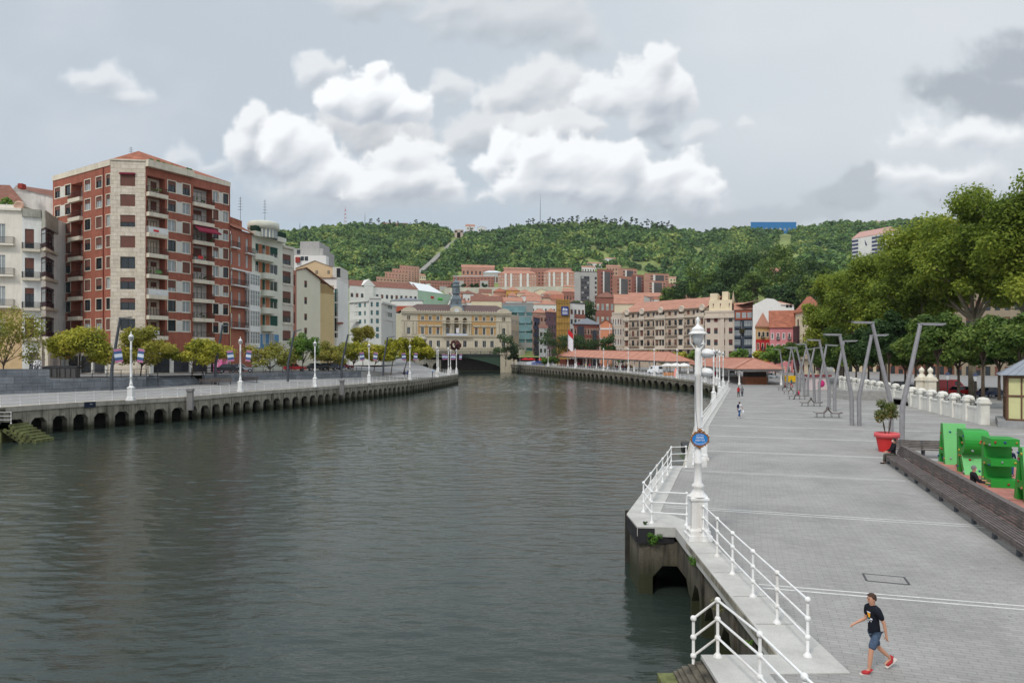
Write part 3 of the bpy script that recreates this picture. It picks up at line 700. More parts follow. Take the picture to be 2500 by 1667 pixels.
for dx, dz, r in [(-.05,.27,.03),(.05,.27,.03),(0,.26,.045),(0,.31,.03),(-.06,.34,.02),(.06,.34,.02),(0,-.25,.035),(-.05,-.23,.025),(.05,-.23,.025),(0,-.29,.02),(-.22,.13,.03),(.22,.13,.03),(-.13,.22,.026),(.13,.22,.026)]: mb.ball((dx,-.012,dz), r, 0, 8, 5)
mb.build('frame', [BRONZE], t, (0,0,0))
def curved(txt, size, r, z0, up, t):
    n = len(txt)
    for i, ch in enumerate(txt):
        a = (i-(n-1)/2)*size*.78/r; s = 1 if up else -1
        o = obj('letter', text_mesh(ch, size, 'sign letter', LETT), t, (r*math.sin(a), -.028, z0 + s*r*(math.cos(a)-1))); o.rotation_euler = (R(90), 0, 0)
        o.rotation_euler = (Matrix.Rotation(s*a, 3, 'Y') @ Matrix.Rotation(R(90), 3, 'X')).to_euler()
curved('PASEO', .058, .26, .135, True, t); curved('PASEALEKUA', .05, .30, -.145, False, t)
for s, z in (('ARENAL', .055), ('AREATZA', -.03)):
    o = obj('line_of_text', text_mesh(s, .082, 'sign word', LETT), t, (0,-.028,z)); o.rotation_euler = (R(90),0,0); o.scale = (.82,1,1)

# ---- grey angled street lamps on the promenade
def angled(label, b, k, tp, h, Y, group='angled grey street lamps', z0=None, m=STEEL, r=.17, flip=None):
    B = at(*b, Y); K = at(*k, Y); T = at(*tp, Y); Hd = at(*h, Y)
    if z0 is not None: B.z = z0
    t = thing('street_lamp', label, 'street lamp', B, 0, group)
    mb = MB(); mb.tube([B, K.lerp(B,.06), K.lerp(T,.03), T], [r, r, r*.95, r*.72], 10); mb.build('pole', [m], t)
    mb = MB(); d = (Hd-T); L_ = d.length; d.normalize()
    a = T - d*.1; mb.bar(a, a + d*(L_+.1), .34, .1, 0); mb.bar(a + d*(L_*.15) - Vector((0,0,.07)), a + d*(L_*.98) - Vector((0,0,.07)), .26, .06, 1)
    mb.build('lamp_head', [m, DIFF], t)
    return t
AL = [((2175,1054),(2176,989),(2129,787),(2081,786),52.6,'leaning left, directly behind the red planter'),
 ((2201.8,1079),(2203,995),(2247.5,790),(2306,791),46.2,'leaning right, nearest one beside the transverse bench'),
 ((2080,1038.6),(2079,967),(2050,816.5),(2011,816),57.5,'leaning left, second left-leaning from the red planter'),
 ((2098,1039),(2097,969.7),(2128,818),(2167,817),57.3,'leaning right, second right-leaning from the red planter'),
 ((2024,999.6),(2024,944),(2000,830),(1971.6,829),75,'leaning left, third left-leaning from the red planter'),
 ((2038,1004),(2037.7,942.5),(2060.5,832),(2092,831.5),72.7,'leaning right, third right-leaning from the red planter'),
 ((1988.6,981.8),(1986.8,923),(1966,839),(1944,840),87.5,'leaning left, fourth left-leaning from the red planter'),
 ((2000,982.7),(2000,939),(2018,841.6),(2045,843),86.8,'leaning right, fourth right-leaning from the red planter'),
 ((1963.6,968.4),(1962,920),(1944,848),(1924,847),100,'leaning left, fifth left-leaning from the red planter'),
 ((1972.5,968.4),(1972,926),(1988.6,848.8),(2010,848),100,'leaning right, fifth right-leaning from the red planter'),
 ((1945.7,956),(1945,915),(1933,851),(1916,848),115,'leaning left, sixth left-leaning from the red planter'),
 ((1952.9,957),(1953,915),(1968,852),(1985,851),114,'leaning right, sixth right-leaning from the red planter'),
 ((1914.5,947),(1913,915),(1903.8,853),(1889,852),129,'leaning left, farthest left-leaning one near the market stall'),
 ((1921.6,946),(1922,910),(1932,851),(1947,850),129,'leaning right, farthest right-leaning one near the market stall')]
for b, k, tp, h, Y, lab in AL: angled('grey angled street lamp ' + lab, b, k, tp, h, Y, z0=ZR)
for b, k, tp, h, Y, lab in [((272.6,954.7),(273,900),(293.4,776),(321.7,774.5),86,'in front of the brick tower corner'),((525.8,939.8),(526,893),(543.6,793.8),(563,792.5),101,'in front of the brick tower right wing'),
  ((702.8,931),(703,890),(719,808.7),(736,804.5),113,'beside the red car'),((834,923.5),(834,890),(849.5,817.6),(865,815.8),128,'in front of the plain white building'),((935.7,917),(936,885),(946,824),(964,821),143,'in front of the grey office building')]:
    angled('dark slanted street lamp on the left walk ' + lab, b, k, tp, h, Y, 'dark slanted street lamps', m=STEELD, r=.2)

# ---- the long slatted bench
def bx(y): return benchx(y)
q_ = Vector((.309,.951,0)); cr = Vector((.951,-.309,0))
B0 = Vector((benchx(37.4),37.4,ZR)); BL = 29.0
t = thing('long_bench', 'very long dark slatted bench along the edge of the red paving', 'bench', B0)
def slat(mb, off, z, w=.075, h=.035, tilt=0):
    a = B0 + cr*off + Vector((0,0,z)); 
    for s in range(10):
        mb.bar(a - q_*(BL*s/10+.006), a - q_*(BL*(s+1)/10-.006), w, h, 0, up=(math.sin(tilt)*cr.x, math.sin(tilt)*cr.y, math.cos(tilt)))
mb = MB()
for i in range(6): slat(mb, .04+.105*i, .44+.006*i, .07)
for i in range(2): slat(mb, .0, .37-.085*i, .035, .07)
mb.build('seat', [WOOD], t)
mb = MB()
for i in range(5): slat(mb, .66+.028*i, .52+.088*i, .035, .075, .0)
for i in range(4): slat(mb, .80+.075*i, .935-.012*i, .065, .03)
mb.build('backrest', [WOOD], t)
mb = MB()
for i in range(4): slat(mb, 1.12+.1*i, .50-.01*i)
for i in range(3): slat(mb, 1.08+.01*i, .85-.09*i, .035, .075)
mb.build('rear_seat', [WOOD], t)
sup = MB()
for i in range(15):
    a = B0 - q_*(.6+2.0*i)
    m_ = MB(); m_.bar(a + cr*.14 + Vector((0,0,0)), a + cr*.14 + Vector((0,0,.40)), .12, .1, 0); m_.bar(a + cr*.08 + Vector((0,0,.39)), a + cr*1.4 + Vector((0,0,.39)), .08, .06, 0); m_.bar(a + cr*.8, a + cr*.8 + Vector((0,0,.9)), .1, .1, 0)
    m_.build('leg', [STEELD], t)
# transverse bench
t = thing('park_bench', 'dark slatted bench standing crosswise beside the first green letter', 'bench', (21.7,39.3,ZR))
d = Vector((.955,-.297,0)); n_ = Vector((.297,.955,0)); o0 = Vector((21.7,39.3,ZR))
mb = MB(); [mb.bar(o0 + n_*(.08*i) + Vector((0,0,.44)), o0 + d*2.9 + n_*(.08*i) + Vector((0,0,.44)), .065, .035, 0) for i in range(6)]; mb.build('seat', [WOOD], t)
mb = MB(); [mb.bar(o0 + n_*(.5+.03*i) + Vector((0,0,.52+.09*i)), o0 + d*2.9 + n_*(.5+.03*i) + Vector((0,0,.52+.09*i)), .035, .08, 0) for i in range(5)]; mb.build('backrest', [WOOD], t)
for s in (.3,1.4,2.6):
    mb = MB(); mb.bar(o0 + d*s + n_*.1, o0 + d*s + n_*.1 + Vector((0,0,.43)), .1, .06, 0); mb.bar(o0 + d*s + n_*.45, o0 + d*s + n_*.62 + Vector((0,0,.9)), .1, .06, 0); mb.build('leg', [STEELD], t)
# red paving and slabs
mb = MB(); A = [B0 + cr*1.3 - q_*0, B0 + cr*1.3 - q_*BL]
def g(p, z): return (p.x, p.y, ZR+z)
mb.poly([g(B0+cr*1.0+q_*1.2,.004), g(B0+cr*1.0-q_*BL,.004), g(B0+cr*12-q_*BL,.004), g(B0+cr*6.4+q_*.3,.004)], 0)
struct('red_paving', mb, [mat('red clay paving', (172,116,104), var=.22, scale=.6, fine=.12, finescale=5, rough=.9)])
mb = MB()
for k in range(6):
    a = B0+cr*1.2-q_*(1+4.2*k); b = B0+cr*9-q_*(1+4.2*k+1.0); n2 = q_*.02
    mb.poly([g(a-n2,.008), g(b-n2,.008), g(b+n2,.008), g(a+n2,.008)], 0)
for k in range(3):
    a = B0+cr*(2.4+2.1*k); b = a-q_*BL; n2 = cr*.02
    mb.poly([g(a-n2,.008), g(a+n2,.008), g(b+n2,.008), g(b-n2,.008)], 0)
struct('paving_joints', mb, [mat('dark joint', (96,66,62))])
# manhole cover
mb = MB(); 
c0 = onz(2162,1413,ZR); e1 = Vector((.9478,-.3188,0))*.95; e2 = Vector((.3188,.9478,0))*.62
for s in (-1,1): mb.bar(c0-e1/2+e2*s/2, c0+e1/2+e2*s/2, .05, .016, 0); mb.bar(c0-e2/2+e1*s/2, c0+e2/2+e1*s/2, .05, .016, 0)
mb.build('frame', [mat('cast iron', (74,74,76), rough=.6)], tag(obj('manhole_cover', None, None, c0), 'rectangular iron framed manhole cover in the paving above the boy', 'manhole cover'))
m_ = MB(); m_.poly([c0-e1*.47-e2*.45+Vector((0,0,.005)), c0+e1*.47-e2*.45+Vector((0,0,.005)), c0+e1*.47+e2*.45+Vector((0,0,.005)), c0-e1*.47+e2*.45+Vector((0,0,.005))]); m_.build('lid', [PAVE], bpy.data.objects['manhole_cover'])

# ---- climbing letters
GREEN = mat('green painted panel', (42,150,54), rough=.42, var=.07, scale=1.2, spec=.4)
GREENL = mat('light green painted panel', (112,192,116), rough=.42, var=.06, scale=1.2, spec=.4)
HOLD = [mat('hold '+n, c, rough=.5, var=.1) for n, c in [('red',(150,52,44)),('blue',(36,74,130)),('ochre',(176,124,70)),('grey',(150,150,160)),('yellow',(190,168,60))]]
def letter(label, base, polys, depth, holes=(), lite=()):
    """polys: outline pieces in (run towards the camera, height); extruded away from the promenade"""
    o = Vector((base[0], base[1], ZR)); dn = -Vector((.316,.949,0)); ou = Vector((.949,-.316,0))
    t = thing('climbing_letter', label, 'play letter', o, 0, 'green climbing letters')
    mb = MB(); P = lambda s, z, e: o + dn*s + ou*e + Vector((0,0,z))
    for pi, poly in enumerate(polys):
        A = sum(poly[i][0]*poly[(i+1)%len(poly)][1]-poly[(i+1)%len(poly)][0]*poly[i][1] for i in range(len(poly)))
        if A < 0: poly = poly[::-1]
        mb.poly([P(s,z,0) for s, z in poly], 0); mb.poly([P(s,z,depth) for s, z in poly][::-1], 0)
        for i in range(len(poly)):
            a, b = poly[i], poly[(i+1)%len(poly)]
            mb.poly([P(*a,0), P(*a,depth), P(*b,depth), P(*b,0)], 1 if pi in lite else 0)
    mb.build('body', [GREEN, GREENL], t)
    return t, P, dn, ou
def hold(t, p, n, k, s=.058):
    mb = MB(); n = Vector(n).normalized(); a = n.orthogonal().normalized(); b = n.cross(a)
    for i in range(3):
        c = p + a*random.uniform(-.4,.4)*s + b*random.uniform(-.4,.4)*s + n*s*.3; mb.ball(c, s*random.uniform(.55,.85), 0, 6, 4)
    mb.build('climbing_hold', [HOLD[k % 5]], t)
def arc(cx, cz, rx, rz, a0, a1, n=10): return [(cx+rx*math.cos(R(lerp(a0,a1,i/n))), cz+rz*math.sin(R(lerp(a0,a1,i/n)))) for i in range(n+1)]
LETTERS = []
A_poly = [[(0,0),(.34,0),(.66,1.75),(.56,2.1),(.5,2.1)], [(.5,2.1),(.9,2.1),(1.4,0),(1.06,0),(.66,1.75)], [(.42,.5),(.98,.5),(.92,.8),(.49,.8)]]
for nm, base, pol, lit in [('first green climbing letter, a letter A beside the transverse bench', (23.2,37.9), A_poly, (1,)),
        ('green climbing letter R with a rounded bowl, between the letters A and E', (22.1,34.6), [[(0,0),(.34,0),(.34,2.1),(0,2.1)], [(.34,1.75),(.34,2.1),(.8,2.1)]+arc(.8,1.52,.55,.58,90,-90,12)+[(.34,.94),(.34,1.24),(.75,1.24)]+arc(.75,1.5,.26,.25,-90,90,8)[1:], [(.34,.94),(.72,.94),(1.35,0),(.98,0)]], (2,)),
        ('green climbing letter E with three deep shelves', (21.1,31.3), [[(0,0),(.36,0),(.36,2.1),(0,2.1)], [(.36,0),(1.3,0),(1.3,.34),(.36,.34)], [(.36,.92),(1.25,.92),(1.25,1.22),(.36,1.22)], [(.36,1.78),(1.3,1.78),(1.3,2.1),(.36,2.1)]], ()),
        ('green climbing letter A cut by the right edge', (20.1,27.9), A_poly, (1,))]:
    t, P, dn, ou = letter(nm, base, pol, 1.05, lite=lit)
    for i in range(9):
        j = pol[i % len(pol)]; s, z = j[random.randrange(len(j))]; cx_ = sum(p[0] for p in j)/len(j); cz_ = sum(p[1] for p in j)/len(j)
        hold(t, P(lerp(s,cx_,.25), lerp(z,cz_,.25), -.005), -ou, i)
    if 'letter A' in nm:
        for k, (f, e) in enumerate([(.2,.3),(.55,.7),(.85,.25)]): hold(t, P(lerp(.9,1.4,f), lerp(2.1,0,f), 1.05*e), dn*.97+Vector((0,0,.24)), k+1)
    elif ' R ' in nm:
        for k, (z, e) in enumerate([(1.7,.6),(1.3,.3)]): hold(t, P(1.35 if k == 0 else 1.3, z-.15, 1.05*e), dn, k+2)
        for k, (f, e) in enumerate([(.3,.3),(.8,.6),(.5,.9)]): hold(t, P(lerp(.72,1.35,f), lerp(.94,0,f), 1.05*e), dn*.83+Vector((0,0,.55)), k)
    else:
        for k, (z, e) in enumerate([(1.95,.15),(1.95,.5),(1.95,.9),(1.08,.4),(1.08,.85),(.17,.6)]): hold(t, P(1.3 if z != 1.08 else 1.25, z, 1.05*e), dn, k)

# ---- red planter with shrub
RED = mat('red plastic', (206,52,52), rough=.5, var=.08, scale=1.5)
pc = (22.4,41.6,ZR)
t = thing('planter', 'large red plastic planter pot at the end of the long bench', 'planter', pc)
mb = MB(); mb.lathe([(.44,0),(.60,.86)], n=28); mb.lathe([(.44,0),(0,0)], n=28); mb.build('pot', [RED], t, (0,0,0))
mb = MB(); mb.lathe([(.6,.86),(.69,.86),(.70,1.1),(.65,1.13),(.62,1.1),(.60,1.0),(0,1.0)], n=28); mb.build('rim', [mat('faded red plastic', (220,96,98), rough=.5, var=.08)], t, (0,0,0))
# ---- climbing kiosk at the right edge
YW = mat('yellow green render', (204,202,150), var=.08, scale=1.0); TB = mat('brown half timber', (104,78,62), var=.2, scale=2); ZINC = mat('grey zinc roof', (140,146,154), rough=.5, var=.12, metal=.2, scale=1.2)
k0 = Vector((gx(2458,56),56,ZR)); ang = R(-33)
t = thing('kiosk', 'pale green half-timbered kiosk with a grey zinc hip roof', 'kiosk', k0, ang)
w, d_, h0, h1 = 5.2, 5.2, .55, 4.15
mb = MB(); mb.box(0,w,0,d_,h0,h1); mb.build('wall', [YW], t, (0,0,0))
mb = MB(); mb.box(-.6,w+6,-.6,d_,-.2,h0); mb.build('plinth', [mat('grey stone plinth', (150,150,150), var=.2)], t, (0,0,0))
mb = MB()
for a in (0.0,.9,1.15,2.0,2.85,3.1,4.0,5.08): mb.box(a,a+.12,-.05,.0,h0,h1)
for z in (h0,2.45,3.95): mb.box(0,w,-.06,.0,z,z+.16)
for a in (0.0,.5,1.6,2.6,3.6,5.08): mb.box(-.05,0,a,a+.12,h0,h1)
for z in (h0,2.45,3.95): mb.box(-.06,0,0,d_,z,z+.16)
for a in (1.27,3.22):
    mb.bar((a,-.03,2.6),(a+.75,-.03,3.95),.05,.1,0); mb.bar((a+.75,-.03,2.6),(a,-.03,3.95),.05,.1,0)
mb.bar((-.03,.15,2.6),(-.03,.5,3.95),.1,.06,0); mb.bar((-.03,.5,2.6),(-.03,.15,3.95),.1,.06,0)
mb.build('timber_frame', [TB], t, (0,0,0))
mb = MB(); e = .55; ap = [(1.7,2.2,5.75),(3.6,2.2,5.75)]; cs = [(-e,-e,h1+.05),(w+e,-e,h1+.05),(w+e,d_+e,h1+.05),(-e,d_+e,h1+.05)]
mb.poly([cs[0],cs[1],ap[1],ap[0]]); mb.poly([cs[1],cs[2],ap[1]]); mb.poly([cs[2],cs[3],ap[0],ap[1]]); mb.poly([cs[3],cs[0],ap[0]]); mb.poly([cs[3],cs[2],cs[1],cs[0]])
for i in range(1,12):
    f = i/12; a = Vector(cs[0]).lerp(Vector(cs[1]), f); b = Vector(ap[0]).lerp(Vector(ap[1]), f); mb.bar(a, b, .05, .05, 0)
    a = Vector(cs[3]).lerp(Vector(cs[0]), f); b = Vector(ap[0]); mb.bar(a, a.lerp(b, 1-abs(f-.5)*.9), .05, .05, 0)
mb.build('roof', [ZINC], t, (0,0,0))
mb = MB(); mb.poly([(1.9,.7,5.1),(3.0,.7,5.1),(2.45,.7,5.6)]); mb.poly([(1.9,.7,5.1),(2.45,.7,5.6),(2.45,2.0,5.6)]); mb.poly([(3.0,.7,5.1),(2.45,2.0,5.6),(2.45,.7,5.6)]); mb.build('roof_vent', [mat('dark louvre', (54,52,52))], t, (0,0,0))

# ---- white balustrade
BAL = mat('white limestone', (226,224,216), var=.1, scale=1.0, streak=.25, streakcol=(150,146,136), fine=.05)
def balustrade(label, A, B, n, group='white balustrade walls'):
    A = Vector(A); B = Vector(B); t = thing('balustrade', label, 'balustrade', A, 0, group); d = (B-A); L_ = d.length; d.normalize(); nn = Vector((d.y,-d.x,0))
    ang = math.atan2(d.y, d.x); Mx = Matrix.Translation(A) @ Matrix.Rotation(ang, 4, 'Z')
    mb = MB(); mb.M = Mx; mb.box(0,L_,-.2,.2,0,1.25); mb.box(0,L_,-.25,.25,1.25,1.4)
    for z in (.3,.6,.9): mb.box(0,L_,-.205,-.2,z,z+.02)
    mb.build('wall', [BAL], t)
    for i in range(n+1):
        x = L_*i/n; mb = MB(); mb.M = Mx; mb.box(x-.42,x+.42,-.34,.34,0,1.75); mb.box(x-.55,x+.55,-.44,.44,1.75,1.9); mb.box(x-.44,x+.44,-.36,.36,1.9,2.1); mb.M = Mx @ Matrix.Translation((x,0,2.1)) @ Matrix.Rotation(R(45),4,'Z'); mb.lathe([(.5,0),(.36,.14),(0,.2)], n=4, sm=False); mb.build('pier', [BAL], t)
        if i < n:
            mb = MB(); mb.M = Mx; mb.box(x+.42,L_*(i+1)/n-.42,-.03,.03,1.45,1.5); mb.box(x+.42,L_*(i+1)/n-.42,-.03,.03,1.85,1.9)
            for k in range(7): xx = lerp(x+.5,L_*(i+1)/n-.5,k/6); mb.box(xx-.03,xx+.03,-.02,.02,1.45,1.98)
            mb.build('iron_railing', [STEELD], t)
    return t
balustrade('white stone balustrade running from the kiosk to the twin urn pillars', (39.6,58.5,ZR), (45.8,79.6,ZR), 6)
balustrade('white stone balustrade beyond the twin urn pillars, behind the lamps', (48.5,86,ZR), (60.5,128,ZR), 10)
for i, (u, Y) in enumerate([(2254,77),(2276,76)]):
    p = Vector((gx(u,Y)+1.0,Y+2,ZR)); t = thing('urn_pillar', 'cream gate pillar topped by a stone urn, ' + ('left' if i == 0 else 'right') + ' of the twin pair', 'pillar', p, 0, 'twin urn pillars')
    mb = MB(); mb.box(-.42,.42,-.42,.42,0,3.0); mb.box(-.54,.54,-.54,.54,3.0,3.2); mb.box(-.45,.45,-.45,.45,3.2,3.4); mb.build('shaft', [mat('cream limestone', (222,214,196), var=.1)], t, (0,0,0))
    mb = MB(); mb.lathe([(.45,3.4),(.26,3.7),(.14,3.85),(.26,4.0),(.29,4.22),(.2,4.38),(.1,4.45),(.0,4.6)], n=12); mb.build('urn', [mat('cream limestone', (222,214,196))], t, (0,0,0))
# stepped platform in front of the far balustrade
mb = MB(); mb.box(44.5,51,92,98,ZR,ZR+.6); mb.box(44.9,51,92.5,97.5,ZR+.6,ZR+1.2); [mb.box(46+.0*i,50,79.8+.4*i,84,ZR,ZR+.16*(i+1)) for i in range(5)]
o = mb.build('stone_platform', [mat('grey stone', (160,158,154), var=.15)]); tag(o, 'low grey stone platform with steps before the balustrade gap', 'platform')

# ---- lounge seats on the promenade
def lounge(label, p, rz):
    t = thing('lounge_seat', label, 'bench', p, rz, 'double lounge seats')
    for s in (-1,1):
        mb = MB(); pr = [(s*1.25,.5),(s*1.0,.40),(s*.35,.40),(s*.08,.72),(s*.02,1.0)]
        for (a, za), (b, zb) in zip(pr, pr[1:]): mb.bar((a,0,za),(b,0,zb), .7, .05, 0, up=(0,0,1) if abs(b-a) > .1 else (1,0,0))
        mb.build('seat', [WOOD], t, (0,0,0))
        for x in (.95,.3):
            mb = MB()
            for y in (-.25,.25): mb.bar((s*x,y,.38),(s*(x+.03),y,0), .035, .035, 0)
            mb.build('leg', [STEELD], t, (0,0,0))
    return t
for u, v, lab in [(2021,1019,'nearest the red planter'),(1980,991.5,'second from the red planter'),(1946,974.5,'under the seated person in pink'),(1931,962,'fourth from the red planter'),(1916,952,'farthest, beside the pale lamps')]:
    lounge('dark double lounge seat on the promenade, ' + lab, onz(u, v, ZR), R(-14))
# ================================================================ buildings
FRW = mat('white window frame', (226,226,222), rough=.5, var=.05)
FRB = mat('brown window frame', (70,48,42), rough=.6, var=.15)
FRD = mat('dark window frame', (46,46,50), rough=.5, var=.1)
FRG = mat('green window frame', (40,72,62), rough=.5, var=.1)
GLS = glassmat('window glass', (42,50,54)); GLL = glassmat('curtained glass', (150,156,156), rough=.25, var=.25); GLT = glassmat('teal glass', (60,110,112), rough=.1, var=.3)
SHB = mat('brown roller blind', (112,76,66), var=.15, scale=.8); SHG = mat('green roller blind', (38,76,64), var=.15, scale=.8); SHW = mat('pale roller blind', (206,200,186), var=.1)
IRON = mat('black ironwork', (44,42,42), rough=.6, var=.1)
TILE = mat('clay roof tiles', (156,98,76), var=.35, scale=.9, fine=.2, finescale=9, rough=.9)
TILED = mat('old brown roof tiles', (128,88,74), var=.3, scale=.9, fine=.2, finescale=9, rough=.9)
WCACHE = {}
def win_mesh(w, h, kind, blind):
    """one window: reveal-deep frame, panes, blind and an optional stone surround; x along the wall, y into it"""
    key = (round(w,2), round(h,2), kind, blind)
    if key in WCACHE: return WCACHE[key]
    fr, gl, sh, sur, mull, door = KINDSW[kind]
    mb = MB(); y = .16; b = min(.07, w*.09)
    mb.box(0,b,y-.04,y+.03,0,h,0); mb.box(w-b,w,y-.04,y+.03,0,h,0); mb.box(b,w-b,y-.04,y+.03,0,b,0); mb.box(b,w-b,y-.04,y+.03,h-b,h,0)
    for i in range(mull): x = w*(i+1)/(mull+1); mb.box(x-.035,x+.035,y-.045,y+.03,b,h-b,0)
    mb.poly([(b,y,b),(w-b,y,b),(w-b,y,h-b),(b,y,h-b)], 1)
    if blind > 0: z0 = h*(1-blind); mb.box(b*.5,w-b*.5,y-.075,y-.05,z0,h-.01,2)
    if sur:
        s = .14; mb.box(-s,0,-.035,.0,-s,h+s,3); mb.box(w,w+s,-.035,.0,-s,h+s,3); mb.box(0,w,-.035,.0,h,h+s,3); mb.box(-.0,w,-.06,.0,-s,0,3)
    me = mb.mesh('window', [fr, gl, sh, sur or fr]); WCACHE[key] = me; return me
KINDSW = {}
class Bld:
    """a building under construction: an Empty at its base, walls in one mesh, every window a part"""
    def __init__(s, name, label, cat, base, group=None):
        s.t = thing(name, label, cat, base, 0, group); s.L0 = Vector(base); s.wall = MB(); s.mats = []; s.n = 0; s.rest = MB(); s.restm = None
    def mi(s, m):
        if m not in s.mats: s.mats.append(m)
        return s.mats.index(m)
    def win(s, A, t, s0, z0, w, h, kind, blind, name='window'):
        ang = math.atan2(t.y, t.x)
        p = Vector((A.x + t.x*s0, A.y + t.y*s0, z0)) - s.L0
        s.n += 1
        obj(name, win_mesh(w, h, kind, blind), s.t, p, ang)
    def facade(s, A, B, z0, z1, m, ops, rev=.16):
        """ops: (s0, s1, za, zb, kind, blind); A to B runs left to right seen from outside"""
        A = Vector((A[0],A[1])); B = Vector((B[0],B[1])); d = B-A; L_ = d.length; t = d/L_; nin = Vector((-t.y, t.x)); mi = s.mi(m)
        P = lambda x, z, y=0: (A.x+t.x*x+nin.x*y, A.y+t.y*x+nin.y*y, z)
        ss = sorted(set([0, L_] + [max(0,min(L_,o[0])) for o in ops] + [max(0,min(L_,o[1])) for o in ops])); zz = sorted(set([z0, z1] + [o[2] for o in ops] + [o[3] for o in ops]))
        for za, zb in zip(zz, zz[1:]):
            if zb-za < 1e-6: continue
            run = None; zc = (za+zb)/2
            row = [o for o in ops if o[2] < zc < o[3]]
            for sa, sb in zip(ss, ss[1:]):
                sc = (sa+sb)/2; hole = any(o[0] < sc < o[1] for o in row)
                if hole:
                    if run: s.wall.poly([P(run[0],za),P(run[1],za),P(run[1],zb),P(run[0],zb)], mi); run = None
                else: run = (run[0], sb) if run else (sa, sb)
            if run: s.wall.poly([P(run[0],za),P(run[1],za),P(run[1],zb),P(run[0],zb)], mi)
        for o in ops:
            a, b, c, d_ = o[:4]; r = o[6] if len(o) > 6 else rev
            for f in ([P(a,c),P(b,c),P(b,c,r),P(a,c,r)], [P(a,d_),P(a,d_,r),P(b,d_,r),P(b,d_)], [P(a,c),P(a,c,r),P(a,d_,r),P(a,d_)], [P(b,c),P(b,d_),P(b,d_,r),P(b,c,r)]): s.wall.poly(f, mi)
            if o[4]: s.win(A, t, a, c, b-a, d_-c, o[4], o[5])
        return A, t, nin, P
    def part(s, name, mb, m, parent=None): return mb.build(name, m if isinstance(m, list) else [m], parent or s.t, s.L0)
    def done(s):
        if s.wall.f: s.part('wall', s.wall, s.mats)
        return s.t
def kind(name, fr, gl, sh, sur=None, mull=0, door=False): KINDSW[name] = (fr, gl, sh, sur, mull, door)
CREAM = mat('cream stone trim', (218,208,188), var=.1, scale=.8, streak=.3, streakcol=(140,130,112))
kind('brick', FRD, GLS, SHB, CREAM, 1); kind('brickw', FRW, GLL, SHB, CREAM, 1); kind('bare', FRD, GLS, SHB, None, 1); kind('white', FRW, GLL, SHW, None, 1); kind('wood', FRB, GLS, SHB, None, 1)
kind('green', FRW, GLS, SHG, None, 1); kind('dark', FRD, GLS, SHB, None, 0); kind('teal', FRD, GLT, SHG, None, 1); kind('tiny', FRD, GLS, SHB, None, 0); kind('tinyw', FRW, GLL, SHW, None, 0); kind('gwin', FRG, GLT, SHG, None, 0)
kind('surr', FRW, GLS, SHB, FRW, 1); kind('brownt', FRB, GLS, SHB, None, 1); kind('cream', FRB, GLS, SHB, CREAM, 1)
def rblind(p=(.3,.3,.2,.2)):
    return random.choices((0,.35,.65,1.0), p)[0]
def su(A, B, u):
    """distance along A-B where the sight line of photo column u meets it"""
    k = (u-CX)/F; dx, dy = B[0]-A[0], B[1]-A[1]
    t = (k*A[1]-A[0])/(dx - k*dy); return t*math.hypot(dx, dy)
def balcony(b, A, t, nin, s0, s1, z, out, slabm, railm, h=1.0, th=.35, solid=None, inset=0.0, bars=9):
    o = MB(); P = lambda x, y, zz: (A.x+t.x*x+nin.x*y, A.y+t.y*x+nin.y*y, zz)
    ang = math.atan2(t.y, t.x); o.M = Matrix.Translation((A.x, A.y, 0)) @ Matrix.Rotation(ang, 4, 'Z')
    o.box(s0,s1,-out,inset,z-th,z,0); sl_ = b.part('balcony', o, slabm)
    r = MB(); r.M = o.M
    if solid:
        r.box(s0+.03,s1-.03,-out+.02,-out+.06,z,z+h*.92,0)
    for x0, x1, y0, y1 in ((s0,s1,-out+.02,-out+.05),):
        r.box(x0,x1,y0,y1,z+h-.04,z+h,0); r.box(x0,x1,y0,y1,z+.1,z+.13,0)
        for i in range(bars+1): x = lerp(x0+.02,x1-.02,i/bars); r.box(x-.015,x+.015,y0,y1,z,z+h,0)
    for x in (s0+.02, s1-.05):
        r.box(x,x+.03,-out+.05,0,z+h-.04,z+h,0)
        for i in range(4): y = lerp(-out+.1,-.05,i/3); r.box(x,x+.03,y-.012,y+.012,z,z+h,0)
    b.part('railing', r, railm, sl_)
    return sl_

# ---- the brick tower block with the cream corner
SC = 1.08
def LP(u, Y): return (gx(u, Y*SC), Y*SC)
BRICK = mat('red brick', (158,96,78), var=.16, scale=1.0, fine=.14, finescale=7, rough=.95, streak=.35, streakcol=(96,52,44)); BRICKS = mat('red brick side', (150,86,70), var=.12, scale=1.0)
STONE = blockmat('pale stone cladding', (218,207,190), (206,193,174), (176,164,148), 1.3, .62, streak=.2, ms=.03)
PANEL = mat('grey white panel', (206,204,196), var=.07)
C0, C1, C2, C3 = LP(129,109), LP(270,100), LP(355,100.6), LP(562,113)
zt = lambda v, Y: gz(v, Y*SC)
B = Bld('apartment_block', 'tall red brick apartment block with a cream stone corner and tiled roof', 'apartment building', (C1[0],C1[1],5.3))
fl = 3.0*SC*170/168.0; Yc = 100*SC
sill = [gz(350 + v/3.357, Yc) for v in (347,512,681,852,1024,1194,1364,1532)]       # window sills of the cream face, from the top
whh = 97/3.357*Yc/F; zbase = 5.3
rows = [(z, z+whh) for z in sill]
ztop = gz(350+128/3.357, Yc)
# cream face
A1 = Vector(C1); B1 = Vector(C2)
s0, s1 = su(C1,C2,350/1), 0
wx0, wx1 = su(C1,C2,(985)/3.357), su(C1,C2,(1108)/3.357)
bl8 = [1,1,.6,1,0,.35,.35,.0]
ops = [(wx0,wx1,z0,z1,'bare',bl8[i]) for i, (z0,z1) in enumerate(rows)]
B.facade(C1, C2, zbase, ztop, STONE, ops, .2)
m_ = MB(); 
